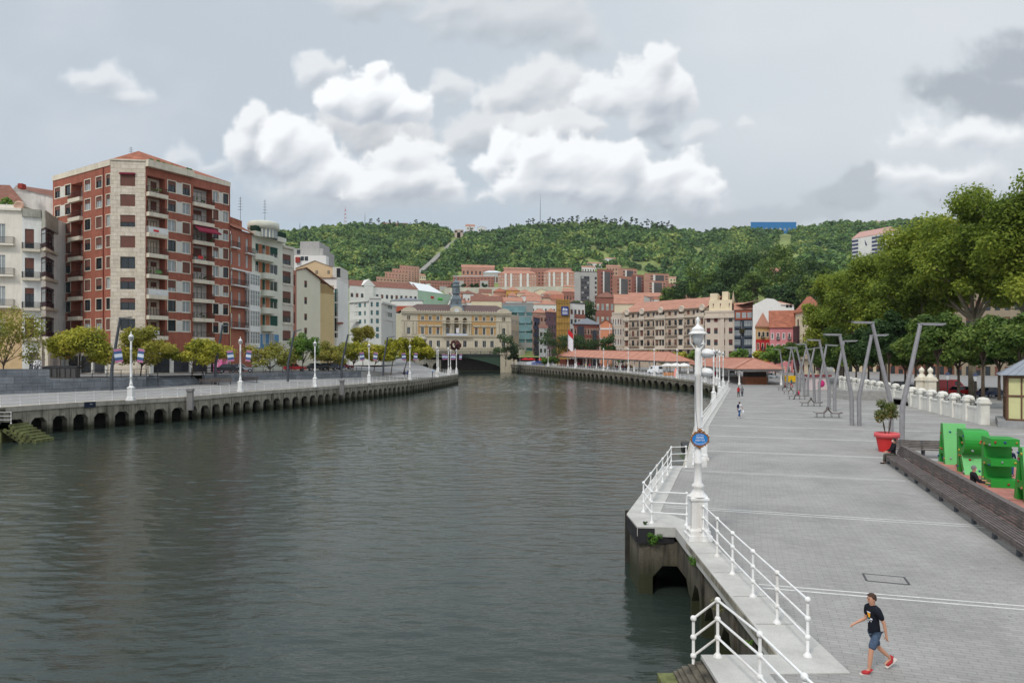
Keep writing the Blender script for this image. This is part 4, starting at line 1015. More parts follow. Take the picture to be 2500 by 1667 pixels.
# left wing
zL = gz(350+195/3.357, Yc*1.0) 
zL = gz(350+228/3.357, 109*SC)
ops = []
for (u0, u1) in ((450,494),(534,578)):
    for z0, z1 in rows: ops.append((su(C0,C1,u0/3.357), su(C0,C1,u1/3.357), z0+.1, z1, 'brick', rblind()))
for (u0, u1) in ((695,742),(788,836),(871,903)):
    for z0, z1 in rows: ops.append((su(C0,C1,u0/3.357), su(C0,C1,u1/3.357), z0+.1, z1, 'brickw' if random.random() < .4 else 'brick', rblind()))
ra, rb = su(C0,C1,585/3.357), su(C0,C1,676/3.357)
for z0, z1 in rows: ops.append((ra, rb, z0-.75, z0+1.75, None, 0, 1.5))
Al, tl, nl_, Pl = B.facade(C0, C1, zbase+3.3, ztop-1.0, BRICK, ops)
B.wall.poly([Pl(0,zbase),Pl((Vector(C1)-Vector(C0)).length,zbase),Pl((Vector(C1)-Vector(C0)).length,zbase+3.3),Pl(0,zbase+3.3)], B.mi(STONE))
for i, (z0, z1) in enumerate(rows):
    B.wall.poly([Pl(ra,z0-.75,1.5),Pl(rb,z0-.75,1.5),Pl(rb,z0+1.75,1.5),Pl(ra,z0+1.75,1.5)], B.mi(PANEL))
    pb = Pl(rb-1.15, z0-.72, 1.35); obj('balcony_door', win_mesh(.9, 2.2, 'bare', rblind()), B.t, Vector(pb)-B.L0, math.atan2(tl.y,tl.x))
    balcony(B, Al, tl, nl_, ra-.12, rb+.12, z0-.75, .55, CREAM, IRON, .9, .62, bars=12)
    mm = MB(); mm.M = Matrix.Translation((Al.x,Al.y,0)) @ Matrix.Rotation(math.atan2(tl.y,tl.x),4,'Z'); mm.box(su(C0,C1,494/3.357)+.14,su(C0,C1,534/3.357)-.14,-.03,-.001,z0-.02,z1,0); B.part('spandrel_panel', mm, PANEL)
# right wing
L2 = (Vector(C3)-Vector(C2)).length; ops = []
for (u0, u1) in ((1376,1440),(1495,1556),(1746,1790),(1828,1870)):
    for z0, z1 in rows: ops.append((su(C2,C3,u0/3.357), su(C2,C3,u1/3.357), z0+.05, z1, 'brickw' if random.random() < .5 else 'brick', rblind((.35,.3,.15,.2))))
rc = [(su(C2,C3,1206/3.357), su(C2,C3,1352/3.357)), (su(C2,C3,1584/3.357), su(C2,C3,1738/3.357))]
for a, b in rc:
    for z0, z1 in rows: ops.append((a, b, z0-.8, z0+1.85, None, 0, 1.5))
Ar, tr, nr, Pr = B.facade(C2, C3, zbase+3.3, ztop-.9, BRICK, ops)
B.wall.poly([Pr(0,zbase),Pr(L2,zbase),Pr(L2,zbase+3.3),Pr(0,zbase+3.3)], B.mi(STONE))
for u0, u1 in ((1440,1495),(1790,1828)):
    for z0, z1 in rows:
        mm = MB(); mm.M = Matrix.Translation((Ar.x,Ar.y,0)) @ Matrix.Rotation(math.atan2(tr.y,tr.x),4,'Z'); mm.box(su(C2,C3,u0/3.357)+.14,su(C2,C3,u1/3.357)-.14,-.03,-.001,z0-.05,z1,0); B.part('spandrel_panel', mm, PANEL)
AWN = mat('wine red awning', (124,34,56), var=.1)
for k, (a, b) in enumerate(rc):
    for i, (z0, z1) in enumerate(rows):
        B.wall.poly([Pr(a,z0-.8,1.5),Pr(b,z0-.8,1.5),Pr(b,z0+1.85,1.5),Pr(a,z0+1.85,1.5)], B.mi(CREAM if k == 0 else PANEL))
        for x, w in ((.3,.8),(1.5,1.0)) if k == 0 else ((.9,1.7),):
            obj('balcony_door', win_mesh(w, 2.2, 'wood' if k == 0 else 'bare', rblind((.4,.4,.2,0))), B.t, Vector(Pr(a+x, z0-.76, 1.36))-B.L0, math.atan2(tr.y,tr.x))
        balcony(B, Ar, tr, nr, a-.15, b+.1, z0-.8, .75 if k == 0 else .55, CREAM, IRON if not (k == 0 and i in (2,5)) else FRW, .95, .62, solid=(k == 0 and i in (2,5)), bars=14)
rp = random.Random(9); CLO = [mat('hung cloth %d' % i, c) for i, c in enumerate([(200,60,60),(70,90,150),(220,220,224),(90,130,70),(200,150,80)])]
for k, (a, b) in enumerate(rc):
    for i, (z0, z1) in enumerate(rows):
        if rp.random() < .7:
            mm = MB()
            for _ in range(rp.randint(3,7)): x = rp.uniform(a+.2,b-.2); p = Pr(x, z0-.45+rp.uniform(0,.4), rp.uniform(-.4,-.15)); mm.ball(p, rp.uniform(.1,.2), 0, 6, 4, (1.3,1,1))
            B.part('balcony_plants', mm, leafmat('garden foliage', [(58,84,34),(92,120,52),(120,140,70)]))
        if rp.random() < .4:
            mm = MB(); x = rp.uniform(a+.3,b-1.4); w = rp.uniform(.5,1.0); mm.faces([Pr(x,z0-.05,-.5 if k else -.7),Pr(x+w,z0-.05,-.5 if k else -.7),Pr(x+w,z0-.6,-.56 if k else -.78),Pr(x,z0-.6,-.56 if k else -.78)],[(0,1,2,3)]); B.part('hung_cloth', mm, rp.choice(CLO))
mm = MB(); a, b = rc[1]; z = rows[2][0]+1.8
mm.poly([Pr(a-.1,z,0),Pr(b+.3,z,0),Pr(b+.6,z-1.1,-1.7),Pr(a-.2,z-1.1,-1.7)]); mm.poly([Pr(a-.2,z-1.1,-1.7),Pr(b+.6,z-1.1,-1.7),Pr(b+.6,z-1.35,-1.72),Pr(a-.2,z-1.35,-1.72)]); o = B.part('awning', mm, AWN)
mm = MB(); mm.M = Matrix.Translation((C1[0],C1[1],0)) @ Matrix.Rotation(math.atan2(C2[1]-C1[1],C2[0]-C1[0]),4,'Z'); mm.box(wx0-.05,wx1+.05,-.25,-.01,rows[0][1]-.05,rows[0][1]+.22); B.part('awning', mm, AWN)
# cornice, roof and back
mm = MB()
def band(P0, P1, z0, z1, o, m=0, mbx=mm, ext=.0):
    d = (Vector(P1)-Vector(P0)); t = d.normalized(); n = Vector((t.y,-t.x)); a = Vector(P0)-t*ext; b = Vector(P1)+t*ext
    q = [a+n*o, b+n*o, b-n*.4, a-n*.4]; mbx.prism([(p.x,p.y) for p in q], z0, z1, m)
band(C0, C1, ztop-1.0, ztop-.15, .12); band(C2, C3, ztop-.9, ztop-.15, .12); band(C1, C2, ztop-.2, ztop, .16)
dd = Vector(C2)-Vector(C1); tcr = dd.normalized()
L2a = rc[1][0]-.3
a = Vector(C2); b = a + (Vector(C3)-a).normalized()*L2a
band(a, b, ztop-1.0, ztop+.05, .75)
B.part('cornice', mm, CREAM)
bk = [(C3[0]-11,C3[1]+9),(C0[0]-2,C0[1]+12)]
B.wall.poly([(C3[0],C3[1],zbase),(bk[0][0],bk[0][1],zbase),(bk[0][0],bk[0][1],ztop),(C3[0],C3[1],ztop-.1)], B.mi(BRICKS))
B.wall.poly([(bk[1][0],bk[1][1],zbase),(C0[0],C0[1],zbase),(C0[0],C0[1],ztop-.1),(bk[1][0],bk[1][1],ztop)], B.mi(BRICKS))
B.wall.poly([(bk[0][0],bk[0][1],zbase),(bk[1][0],bk[1][1],zbase),(bk[1][0],bk[1][1],ztop),(bk[0][0],bk[0][1],ztop)], B.mi(BRICKS))
mm = MB(); e = [C0, C1, C2, C3, bk[0], bk[1]]; ctr = Vector((gx(338,104*SC), 104*SC)); zr = ztop + 2.5
apx = (ctr.x, ctr.y, zr); ap2 = (ctr.x-9, ctr.y+6, zr-.2); ap3 = (ctr.x+3.5, ctr.y+9, zr-.2)
E = [(p[0],p[1],ztop-.1) for p in e]
for f in ([E[0],E[1],apx,ap2],[E[1],E[2],apx],[E[2],E[3],ap3,apx],[E[3],E[4],ap3],[E[4],E[5],ap2,apx,ap3],[E[5],E[0],ap2]): mm.poly(f)
B.part('roof', mm, TILE)
mm = MB(); mm.bar((C3[0]-.1,C3[1]-.2,ztop-2),(C3[0]-.1,C3[1]-.2,zbase),.12,.12); x = lerp(C0[0],C1[0],.885); y = lerp(C0[1],C1[1],.885); mm.bar((x,y-.1,ztop-1),(x,y-.1,zbase+3),.12,.12); B.part('downpipe', mm, mat('brick red pipe', (132,66,54)))
mm = MB()
for i in range(26):
    x = random.uniform(.5, L2*.5); p = Pr(x, ztop+.05, -.3); mm.ball((p[0],p[1],p[2]+random.uniform(0,.25)), random.uniform(.12,.3), 0, 6, 4, (1,1,.8))
B.part('roof_foliage', mm, leafmat('garden foliage', [(58,84,34),(92,120,52),(120,140,70)]))
# ground floor: dark shop arcade behind pillars
mm = MB()
for P_, L_ in ((Pl,(Vector(C1)-Vector(C0)).length),(Pr,L2)):
    mm.poly([P_(.6,zbase+.1,-.02),P_(L_-.6,zbase+.1,-.02),P_(L_-.6,zbase+2.8,-.02),P_(.6,zbase+2.8,-.02)], 0)
    for i in range(5):
        x = lerp(.6,L_-1.2,i/4); mm.faces([P_(x,zbase,-.25),P_(x+.6,zbase,-.25),P_(x+.6,zbase,.0),P_(x,zbase,.0),P_(x,zbase+3.3,-.25),P_(x+.6,zbase+3.3,-.25),P_(x+.6,zbase+3.3,.0),P_(x,zbase+3.3,.0)], [(0,1,5,4),(1,2,6,5),(3,0,4,7)], 1)
B.part('arcade', mm, [mat('dark shop front', (52,54,58), var=.6, scale=.4, rough=.3), PANEL])
B.done()
def antenna(label, x, y, z, h):
    mb = MB(); mb.tube([(x,y,z),(x,y,z+h)], .035, 5)
    for i in range(5):
        zz = z+h*(.45+.12*i); w = .5-.05*i; mb.tube([(x-w,y,zz),(x+w,y,zz)], .018, 4); mb.tube([(x-w*.6,y-.3,zz-.1),(x+w*.6,y-.3,zz-.1)], .015, 4)
    o = mb.build('antenna', [FRD]); tag(o, label, 'antenna', 'roof antennas')
antenna('television antenna on the tiled roof of the brick tower', gx(320,106*SC), 106*SC, ztop+1.2, 2.6)

# ---- far left: two older houses
WARM = mat('warm white render', (234,226,212), var=.08, scale=.6, streak=.2, streakcol=(170,150,128)); WHR = mat('white render', (232,231,225), var=.08, scale=.6, streak=.25, streakcol=(150,146,136)); OCH = mat('ochre stone base', (206,176,134), var=.14, scale=1)
D0, D1, D2, D3 = LP(-75,98), LP(54,99.5), LP(101,100.5), LP(133,104)
b = Bld('town_house', 'cream town house with white balcony doors at the left edge of the photo', 'house', (D0[0],D0[1],5.3))
zf = [gz(400 + v/2.8, 98*SC) for v in (540,755,970,1180)]; ztp = gz(400+268/2.8, 98*SC)
ops = []
for u0, u1 in ((-8,13),(-50,-28)):
    for z in zf[:3]: ops.append((su(D0,D1,u0),su(D0,D1,u1),z+.1,z+3.1,'white',0))
    ops.append((su(D0,D1,u0),su(D0,D1,u1),zf[3]+.1,zf[3]+2.8,'white',.35))
A_, t_, n_i, P_ = b.facade(D0, D1, zf[2]-.3, ztp, WARM, [o for o in ops if o[2] > zf[2]])
b.facade(D0, D1, 5.3, zf[2]-.3, OCH, [o for o in ops if o[2] < zf[2]])
Ld = (Vector(D1)-Vector(D0)).length
for z in zf[:3]: balcony(b, A_, t_, n_i, .5, su(D0,D1,37), z, .7, WARM, IRON, 1.05, .25, bars=40)
mm = MB(); band(D0, D1, ztp-.9, ztp-.5, .35, mbx=mm); band(D0, D1, ztp-.5, ztp, .1, mbx=mm); band(D0,D1,zf[2]-.4,zf[2]-.05,.2,mbx=mm); b.part('cornice', mm, WARM)
mm = MB(); p = P_(su(D0,D1,47), ztp-.1, -.14); mm.M = Matrix.Translation(p) @ Matrix.Rotation(math.atan2(t_.y,t_.x),4,'Z') @ Matrix.Rotation(R(90),4,'X'); mm.lathe([(0,.06),(.45,.06),(.55,.12),(.7,.05),(.75,-.05)], n=14); b.part('rosette', mm, mat('terracotta relief', (206,168,146)))
b.wall.poly([(D0[0],D0[1],ztp),(D1[0],D1[1],ztp),(D1[0]-2,D1[1]+14,ztp),(D0[0]-2,D0[1]+14,ztp)], b.mi(WARM))
b.done()
mm = MB(); 
for i in range(60): mm.ball((gx(random.uniform(0,45),100*SC+2),100*SC+random.uniform(.5,3),ztp+random.uniform(0,1.5)*random.random()), random.uniform(.2,.45), 0, 6, 4)
o = mm.build('roof_shrub', [leafmat('roof shrub foliage', [(64,96,36),(104,132,50),(140,150,70)])]); tag(o, 'green shrubs growing on the roof terrace of the left cream house', 'shrub')
b = Bld('town_house', 'narrow white house with dark wooden bay windows beside the brick tower', 'house', (D1[0],D1[1],5.3))
fz = [gz(400 + v/2.8, 100*SC) for v in (590,787,992,1195)]; zt2 = gz(400+312/2.8, 100*SC)
ops = []; 
for i, z in enumerate(fz): ops.append((su(D1,D2,60.7),su(D1,D2,83),z+.25,z+3.1+.15,'bare',[.75,.55,.3,1][i]))
A_, t_, n_i, P_ = b.facade(D1, D2, 8.6, zt2-1.2, WHR, ops, .35)
for z in fz: balcony(b, A_, t_, n_i, su(D1,D2,55), (Vector(D2)-Vector(D1)).length-.05, z+.1, .7, CREAM, IRON, .95, .4, bars=22)
b.wall.poly([P_(0,5.3),P_(.9,5.3),P_(.9,8.6),P_(0,8.6)], b.mi(WHR))
mm = MB(); band(D1, D2, zt2-1.2, zt2, .25, mbx=mm); b.part('parapet', mm, mat('weathered grey parapet', (170,168,156), var=.25, scale=.8, streak=.7, streakcol=(96,96,86)))
# bay: polygon projecting to the right
DW = mat('dark wine woodwork', (66,44,48), rough=.5, var=.12)
q0 = Vector(D2); q1 = Vector(LP(112,99.2)); q2 = Vector(D3)
for i, z in enumerate(fz):
    mm = MB()
    for (a, c_, nn) in ((q0,q1,1),(q1,q2,3)):
        d = c_-a; L_ = d.length; t = d/L_; M_ = Matrix.Translation((a.x,a.y,0)) @ Matrix.Rotation(math.atan2(t.y,t.x),4,'Z'); mm.M = M_
        zz0, zz1 = z+.35, z+3.4
        mm.box(0,L_,.0,.05,zz0,zz0+.75,0); mm.box(0,L_,0,.06,zz1-.35,zz1,0)
        for k in range(nn+1): x = lerp(.04,L_-.04,k/nn); mm.box(x-.06,x+.06,-.03,.06,zz0,zz1,0)
        mm.box(0,L_,-.02,.05,zz1-.9,zz1-.82,0)
        mm.box(.05,L_-.05,.02,.03,zz0+.7,zz1-.3,1 if nn == 3 else 2)
    mm.M = None; b.part('bay_window', mm, [DW, GLS, GLL])
    mm = MB(); mm.prism([(q0.x,q0.y),(q1.x,q1.y-.1),(q2.x+.1,q2.y),(q2.x,q2.y+1),(q0.x,q0.y+1.5)], z-.15, z+.35); b.part('bay_slab', mm, CREAM)
mm = MB(); mm.prism([(q0.x,q0.y),(q1.x,q1.y-.1),(q2.x+.1,q2.y),(q2.x,q2.y+1),(q0.x,q0.y+1.5)], fz[0]+3.4, zt2-.3); b.part('bay_roof', mm, mat('weathered grey parapet', (170,168,156)))
mm = MB(); mm.box(q0.x-.3,q0.x+.2,q0.y-.2,q0.y+.3,5.3,fz[3]+.3); mm.box(q1.x-.15,q1.x+.3,q1.y,q1.y+.5,5.3,fz[3]+.3); b.part('pillar', mm, CREAM)
b.wall.prism([(q0.x,q0.y+1),(q2.x,q2.y+.6),(q2.x-1,q2.y+12),(D1[0]-1,D1[1]+12)], 5.3, zt2-.6, b.mi(WHR))
b.wall.box(D1[0],D2[0]+3,D1[1]+.9,D1[1]+1.2,5.3,8.7,b.mi(mat('grey shutter', (120,112,106))))
mm = MB(); rg = random.Random(3); yb = D1[1]+.86
mm.box(D1[0]+.3,D1[0]+2.4,yb-.02,yb,5.5,7.4,0)
for i in range(14):
    x = D1[0]+.4+rg.random()*1.9; z = 5.6+rg.random()*1.5; pts = [(x+.25*math.cos(a)*rg.uniform(.6,1.1), yb-.05, z+.4*math.sin(a)*rg.uniform(.6,1.1)) for a in [k*.8 for k in range(9)]]; mm.tube(pts, .035, 4, 1)
b.part('graffiti', mm, [mat('whitewashed shutter', (222,222,224)), mat('black spray paint', (40,40,52))])
b.done()
# white party wall and tiled roofs behind
b = Bld('town_house', 'old house with a white peeling gable wall and brown tiled roof behind the left houses', 'house', (gx(20,122),122,5.3))
za, zb = gz(468,124), gz(498,122)
b.wall.poly([(gx(24,120),120,5.3),(gx(129,122),122,5.3),(gx(129,122),122,gz(480,122)),(gx(72,121),121,gz(466,121)),(gx(40,120),120,gz(452,120)),(gx(24,120),120,gz(470,120))], b.mi(mat('peeling white wall', (222,220,214), var=.14, scale=.6, streak=.4, streakcol=(160,154,142))))
mm = MB(); mm.poly([(gx(-60,116),116,gz(492,116)),(gx(56,116),116,gz(492,116)),(gx(24,121),121,gz(452,121)),(gx(-60,121),121,gz(450,121))]); mm.poly([(gx(40,119.8),119.8,gz(452,119.8)-.1),(gx(72,120.8),120.8,gz(466,120.8)),(gx(130,121.8),121.8,gz(480,121.8)),(gx(130,128),128,gz(465,128)),(gx(60,128),128,gz(455,128))]); b.part('roof', mm, TILED)
mm = MB(); mm.box(gx(49,119),gx(60,119),118.4,119.4,gz(462,119),gz(450,119)); b.part('chimney', mm, mat('red chimney brick', (150,60,50)))
b.done()

# ---- the row to the right of the tower
def row_pt(u, Y): return LP(u, Y)
R0, R1, R2, R3, R4, R5, R6, R7 = LP(563,113.5), LP(615,120), LP(690,128), LP(716,131), LP(724,131.5), LP(782,138), LP(815,142), LP(851,146)
def V5(x, y): return (500 + x/4.704, 500 + y/4.704)     # reading grid of the survey sheet
def zrow(y, Y): return gz(500 + y/4.704, Y*SC)
ORB = mat('orange brick', (168,106,86), var=.12, scale=1, fine=.1, finescale=7)
b = Bld('town_house', 'orange brick house with white enclosed gallery and iron balconies', 'house', (R0[0],R0[1],5.3))
ztr = zrow(300,117); Yr = 117
fl5 = [zrow(y, Yr) for y in (520,715,940,1180,1420)]
ops = []
for (x0, x1) in ((292,320),(385,412),(470,500)):
    for i, z in enumerate(fl5[:2]): ops.append((max(.05,su(R0,R1,V5(x0,0)[0])), su(R0,R1,V5(x1,0)[0]), z+.05, z+2.3, 'white', 0))
for (x0, x1) in ((296,322),(385,415)):
    for z in fl5[2:]: ops.append((max(.05,su(R0,R1,V5(x0,0)[0])), su(R0,R1,V5(x1,0)[0]), z+.1, z+2.6, 'white', rblind((.7,.3,0,0))))
A_, t_, n_i, P_ = b.facade(R0, R1, 5.3, ztr, ORB, ops)
gs0, gs1 = su(R0,R1,V5(462,0)[0]), su(R0,R1,V5(578,0)[0])
for z in fl5[2:]: balcony(b, A_, t_, n_i, .1, su(R0,R1,V5(472,0)[0]), z+.05, .75, FRW, IRON, 1.0, .22, bars=26)
balcony(b, A_, t_, n_i, .0, su(R0,R1,V5(374,0)[0]), fl5[0]+.05, .6, FRW, IRON, 1.0, .22); balcony(b, A_, t_, n_i, su(R0,R1,V5(460,0)[0]), su(R0,R1,V5(545,0)[0]), fl5[0]-.3, .6, FRW, IRON, 1.0, .22)
zs_ = [fl5[2]-.2+2.9, fl5[2]-.25, fl5[3]-.25, fl5[4]-.25, fl5[4]-3.4]
for i, (za, zb) in enumerate(zip(zs_[1:], zs_[:-1])):
    mm = MB(); mm.M = Matrix.Translation((R0[0],R0[1],0)) @ Matrix.Rotation(math.atan2(t_.y,t_.x),4,'Z'); w = gs1-gs0
    x0, x1 = gs0, gs1; o = 1.0
    mm.box(x0,x1,-o,-.05,za,za+.8,0); mm.box(x0-.06,x1+.06,-o-.06,-.05,zb-.3,zb,0)
    for k in range(5): x = lerp(x0+.07,x1-.07,k/4); mm.box(x-.07,x+.07,-o-.02,-o+.1,za+.8,zb-.3,0)
    for k in (0,1): mm.box(x0,x0+.1,-o+.1+.4*k,-o+.2+.4*k,za+.8,zb-.3,0)
    for z in (lerp(za+.8,zb-.3,.4),lerp(za+.8,zb-.3,.75)): mm.box(x0,x1,-o-.01,-o+.06,z,z+.05,0)
    mm.box(x0+.08,x1-.08,-o+.03,-.06,za+.8,zb-.3,1); b.part('enclosed_gallery', mm, [FRW, GLL])
mm = MB(); band(R0, R1, zs_[0], zs_[0]+.25, .35, mbx=mm); b.part('cornice', mm, FRW)
mm = MB(); mm.M = Matrix.Translation((R0[0],R0[1],0)) @ Matrix.Rotation(math.atan2(t_.y,t_.x),4,'Z'); Lr = (Vector(R1)-Vector(R0)).length
mm.poly([(0,-.5,ztr),(Lr,-.5,ztr),(Lr,2.0,ztr+1.4),(0,2.0,ztr+1.4)]); mm.box(0,Lr,2.0,2.3,ztr,ztr+2.5); zq = zrow(140,Yr); mm.poly([(0,1.6,zq-1.8),(Lr*.62,1.6,zq-2.0),(Lr*.3,5,zq),(0,5,zq)]); b.part('roof', mm, TILE)
b.wall.prism([(R0[0],R0[1]+1.5),(R1[0],R1[1]+1.5),(R1[0]-4,R1[1]+12),(R0[0]-4,R0[1]+12)], 5.3, ztr, b.mi(ORB)); b.done()

PGR = mat('pale green render', (216,216,200), var=.07, scale=.6, streak=.15, streakcol=(160,160,146)); OWD = mat('orange timber panel', (164,108,76), var=.12)
b = Bld('apartment_block', 'pale modernist block with green blinds, orange panels and curved balconies', 'apartment building', (R1[0],R1[1],5.3))
Yr = 124; fr_ = [zrow(y, Yr) for y in (590,790,985,1185,1385,1560)]; ztr = zrow(400, Yr)
ops = []
for x0, x1, kd in ((556,592,'green'),(660,695,'green'),(750,838,'green')):
    for z in fr_[:5]: ops.append((max(.1,su(R1,R2,V5(x0+(26 if x0==556 else 0),0)[0])), su(R1,R2,V5(x1+(26 if x0==556 else 0),0)[0]), z, z+1.95, kd, rblind((.1,.2,.3,.4))))
A_, t_, n_i, P_ = b.facade(R1, R2, 5.3, ztr, PGR, ops)
for i, z in enumerate(fr_[:5]):
    for x0, x1 in ((616,658),(697,745)):
        mm = MB(); a, c_ = su(R1,R2,V5(x0,0)[0]), su(R1,R2,V5(x1,0)[0]); mm.M = Matrix.Translation((R1[0],R1[1],0)) @ Matrix.Rotation(math.atan2(t_.y,t_.x),4,'Z'); mm.box(a,c_,-.03,-.002,z-.05,z+1.95); b.part('timber_panel', mm, OWD)
    a, c_ = (su(R1,R2,V5(552,0)[0]), su(R1,R2,V5(775,0)[0])) if i == 0 else (su(R1,R2,V5(645,0)[0]), su(R1,R2,V5(775,0)[0]))
    mm = MB(); mm.M = Matrix.Translation((R1[0],R1[1],0)) @ Matrix.Rotation(math.atan2(t_.y,t_.x),4,'Z')
    pr = [(a,0)] + [(lerp(a,c_,.5)-.5*(c_-a)*math.cos(math.pi*k/12), -1.25*math.sin(math.pi*k/12)**.6) for k in range(13)] + [(c_,0)]
    mm.prism(pr, z-1.15, z-.05); b.part('balcony', mm, PGR)
mm = MB(); band(R1, R2, ztr, ztr+.9, .9, mbx=mm); b.part('parapet', mm, PGR)
mm = MB(); band(R1, R2, ztr+.9, ztr+1.9, .85, mbx=mm); b.part('hedge_screen', mm, mat('dark green screen', (30,58,46), var=.25))
mm = MB(); mm.lathe([(2.6,ztr),(2.6,ztr+1.6)], (lerp(R1[0],R2[0],.3),R1[1]+3.6,0), 20, 1); mm.lathe([(2.6,ztr+1.6),(2.9,ztr+1.7),(2.9,ztr+2.9),(2.6,ztr+3.1),(0,ztr+3.1)], (lerp(R1[0],R2[0],.3),R1[1]+3.6,0), 20, 0)
for k in range(9): a = R(-150+30*k*.5); mm.box(lerp(R1[0],R2[0],.3)+2.62*math.cos(a)-.1, lerp(R1[0],R2[0],.3)+2.62*math.cos(a)+.1, R1[1]+3.6+2.62*math.sin(a)-.1, R1[1]+3.6+2.62*math.sin(a)+.1, ztr, ztr+1.6, 0)
b.part('penthouse', mm, [PGR, GLL])
mm = MB(); mm.M = Matrix.Translation((R1[0],R1[1],0)) @ Matrix.Rotation(math.atan2(t_.y,t_.x),4,'Z'); Lr = (Vector(R2)-Vector(R1)).length; mm.box(.2,Lr*.86,-.06,-.004,zrow(1500,Yr)-2.6,zrow(1500,Yr)+.25); b.part('shop_fascia', mm, mat('blue shop surround', (96,140,176), var=.1))
for x0, x1 in ((592,618),(660,690),(735,790)):
    a, c_ = su(R1,R2,V5(x0,0)[0]), su(R1,R2,V5(x1,0)[0]); obj('window', win_mesh(c_-a, 2.1, 'white', 0), b.t, Vector(P_(a, fr_[4]-3.6, -.26))-b.L0, math.atan2(t_.y,t_.x))
b.wall.prism([(R1[0],R1[1]+1.5),(R2[0],R2[1]+1.5),(R2[0]-4,R2[1]+12),(R1[0]-4,R1[1]+12)], 5.3, ztr+.6, b.mi(PGR)); b.done()
antenna('television antenna on the penthouse of the pale green house', lerp(R1[0],R2[0],.35), R1[1]+4, ztr+3.0, 4.6)
antenna('television antenna above the orange brick house roof', lerp(R0[0],R1[0],.15), R0[1]+4, zrow(140,117)-.5, 4.2)

BGE = mat('beige render', (208,202,188), var=.08, scale=.6, streak=.3, streakcol=(140,132,116))
b = Bld('apartment_block', 'narrow beige block with brown roller blinds, one wide window per floor', 'apartment building', (R2[0],R2[1],5.3))
Yr = 129.5; ztr = zrow(485,Yr); ops = []
for y0, y1, bl in ((575,690,.5),(768,905,.4),(998,1130,.6),(1220,1350,.5),(1445,1560,.8)): ops.append((su(R2,R3,V5(892,0)[0]), su(R2,R3,V5(988,0)[0]), zrow(y1,Yr), zrow(y0,Yr), 'brownt', bl))
b.facade(R2, R3, 5.3, ztr, BGE, ops); b.wall.prism([(R2[0],R2[1]+.6),(R3[0],R3[1]+.6),(R3[0]-4,R3[1]+12),(R2[0]-4,R2[1]+12)], 5.3, ztr-.05, b.mi(BGE))
mm = MB(); band(R2, R3, ztr-.35, ztr+.15, .3, mbx=mm); 
for y in (705,915,1140,1365): band(R2,R3,zrow(y,Yr)-.25,zrow(y,Yr)+.05,.12,mbx=mm)
b.part('cornice', mm, BGE); b.done()

b = Bld('apartment_block', 'pale gabled block with one column of small brown windows and a salmon flank', 'apartment building', (R3[0],R3[1],5.3))
PCR = mat('pale cream render', (226,220,198), var=.05, scale=.5, streak=.12, streakcol=(190,180,150)); SALM = mat('salmon render', (180,124,106), var=.08); TAN = mat('tan render', (210,186,138), var=.06, scale=.5)
zs0, zs1 = zrow(755,131.5), zrow(755,131.5)
ops = [(.1+su(R3,R4,V5(1014,0)[0]), su(R3,R4,V5(1030,0)[0])+.1, zrow(y1,131), zrow(y0,131), 'brownt', .6) for y0, y1 in ((800,930),(1020,1145),(1235,1360))]
b.facade(R3, R4, 5.3, zs0, SALM, ops)
Yr = 134; ops = [(su(R4,R5,V5(1143,0)[0]), su(R4,R5,V5(1176,0)[0]), zrow(y1,Yr), zrow(y0,Yr), 'brownt', .5) for y0, y1 in ((872,950),(1060,1140),(1250,1325),(1412,1485))]
zsh = zrow(860,138); A_, t_, n_i, P_ = b.facade(R4, R5, 5.3, zsh, PCR, ops)
Lg = (Vector(R5)-Vector(R4)).length; zap = zrow(728,Yr); xap = su(R4,R5,V5(1152,0)[0]); ze0 = zrow(755,131.5)
b.wall.poly([P_(0,zsh),P_(Lg,zsh),P_(xap,zap),P_(0,ze0)], b.mi(PCR))
b.facade(R5, R6, 5.3, zrow(905,138), TAN, [])
zq0, zq1 = zrow(900,138), zrow(970,142)
b.wall.poly([(R5[0],R5[1],zq1-1.2),(R6[0],R6[1],zq1-1.2),(R6[0],R6[1],zq1),(R5[0],R5[1],zq0)], b.mi(TAN))
mm = MB(); bx_ = Vector((-4,14,0)); p0, p1, p2 = Vector(P_(-.1,ze0)), Vector(P_(xap,zap,-.3)), Vector(P_(Lg,zsh,-.3)); p3 = Vector((R6[0],R6[1],zq1))
up = Vector((0,0,.15))
for a, c_ in ((p0,p1),(p1,p2),(p2,p3)): mm.poly([a+up,c_+up,c_+up+bx_,a+up+bx_]); mm.bar(a+Vector((0,0,.05)), c_+Vector((0,0,.05)), .3, .2)
b.part('roof', mm, TILED)
b.wall.poly([(R6[0],R6[1],5.3),(R6[0]-4,R6[1]+14,5.3),(R6[0]-4,R6[1]+14,zq1),(R6[0],R6[1],zq1)], b.mi(TAN)); b.done()
b = Bld('apartment_block', 'white block with a blank side wall and a strip of olive windows', 'apartment building', (R6[0],R6[1]+1,5.3))
G0, G1, G2 = LP(783,147), LP(822,147), LP(851,150); zw = zrow(845,147)
WHT = mat('clean white wall', (232,231,226), var=.05, scale=.5, streak=.12, streakcol=(180,176,166))
ops = [(su(G0,G1,V5(1490,0)[0]), su(G0,G1,V5(1526,0)[0]), zrow(y+55,147), zrow(y,147), 'gwin' if i < 5 else 'dark', 0) for i, y in enumerate((965,1010,1060,1130,1175,1225,1300,1345,1395,1470))]
b.facade(G0, G1, 5.3, zw, WHT, ops); b.facade(G1, G2, 5.3, zrow(860,149), WHT, [])
b.wall.poly([(G1[0],G1[1],zrow(860,149)),(G2[0],G2[1],zrow(860,149)),(G2[0],G2[1],zrow(915,149)),(G1[0],G1[1],zw)], b.mi(WHT))
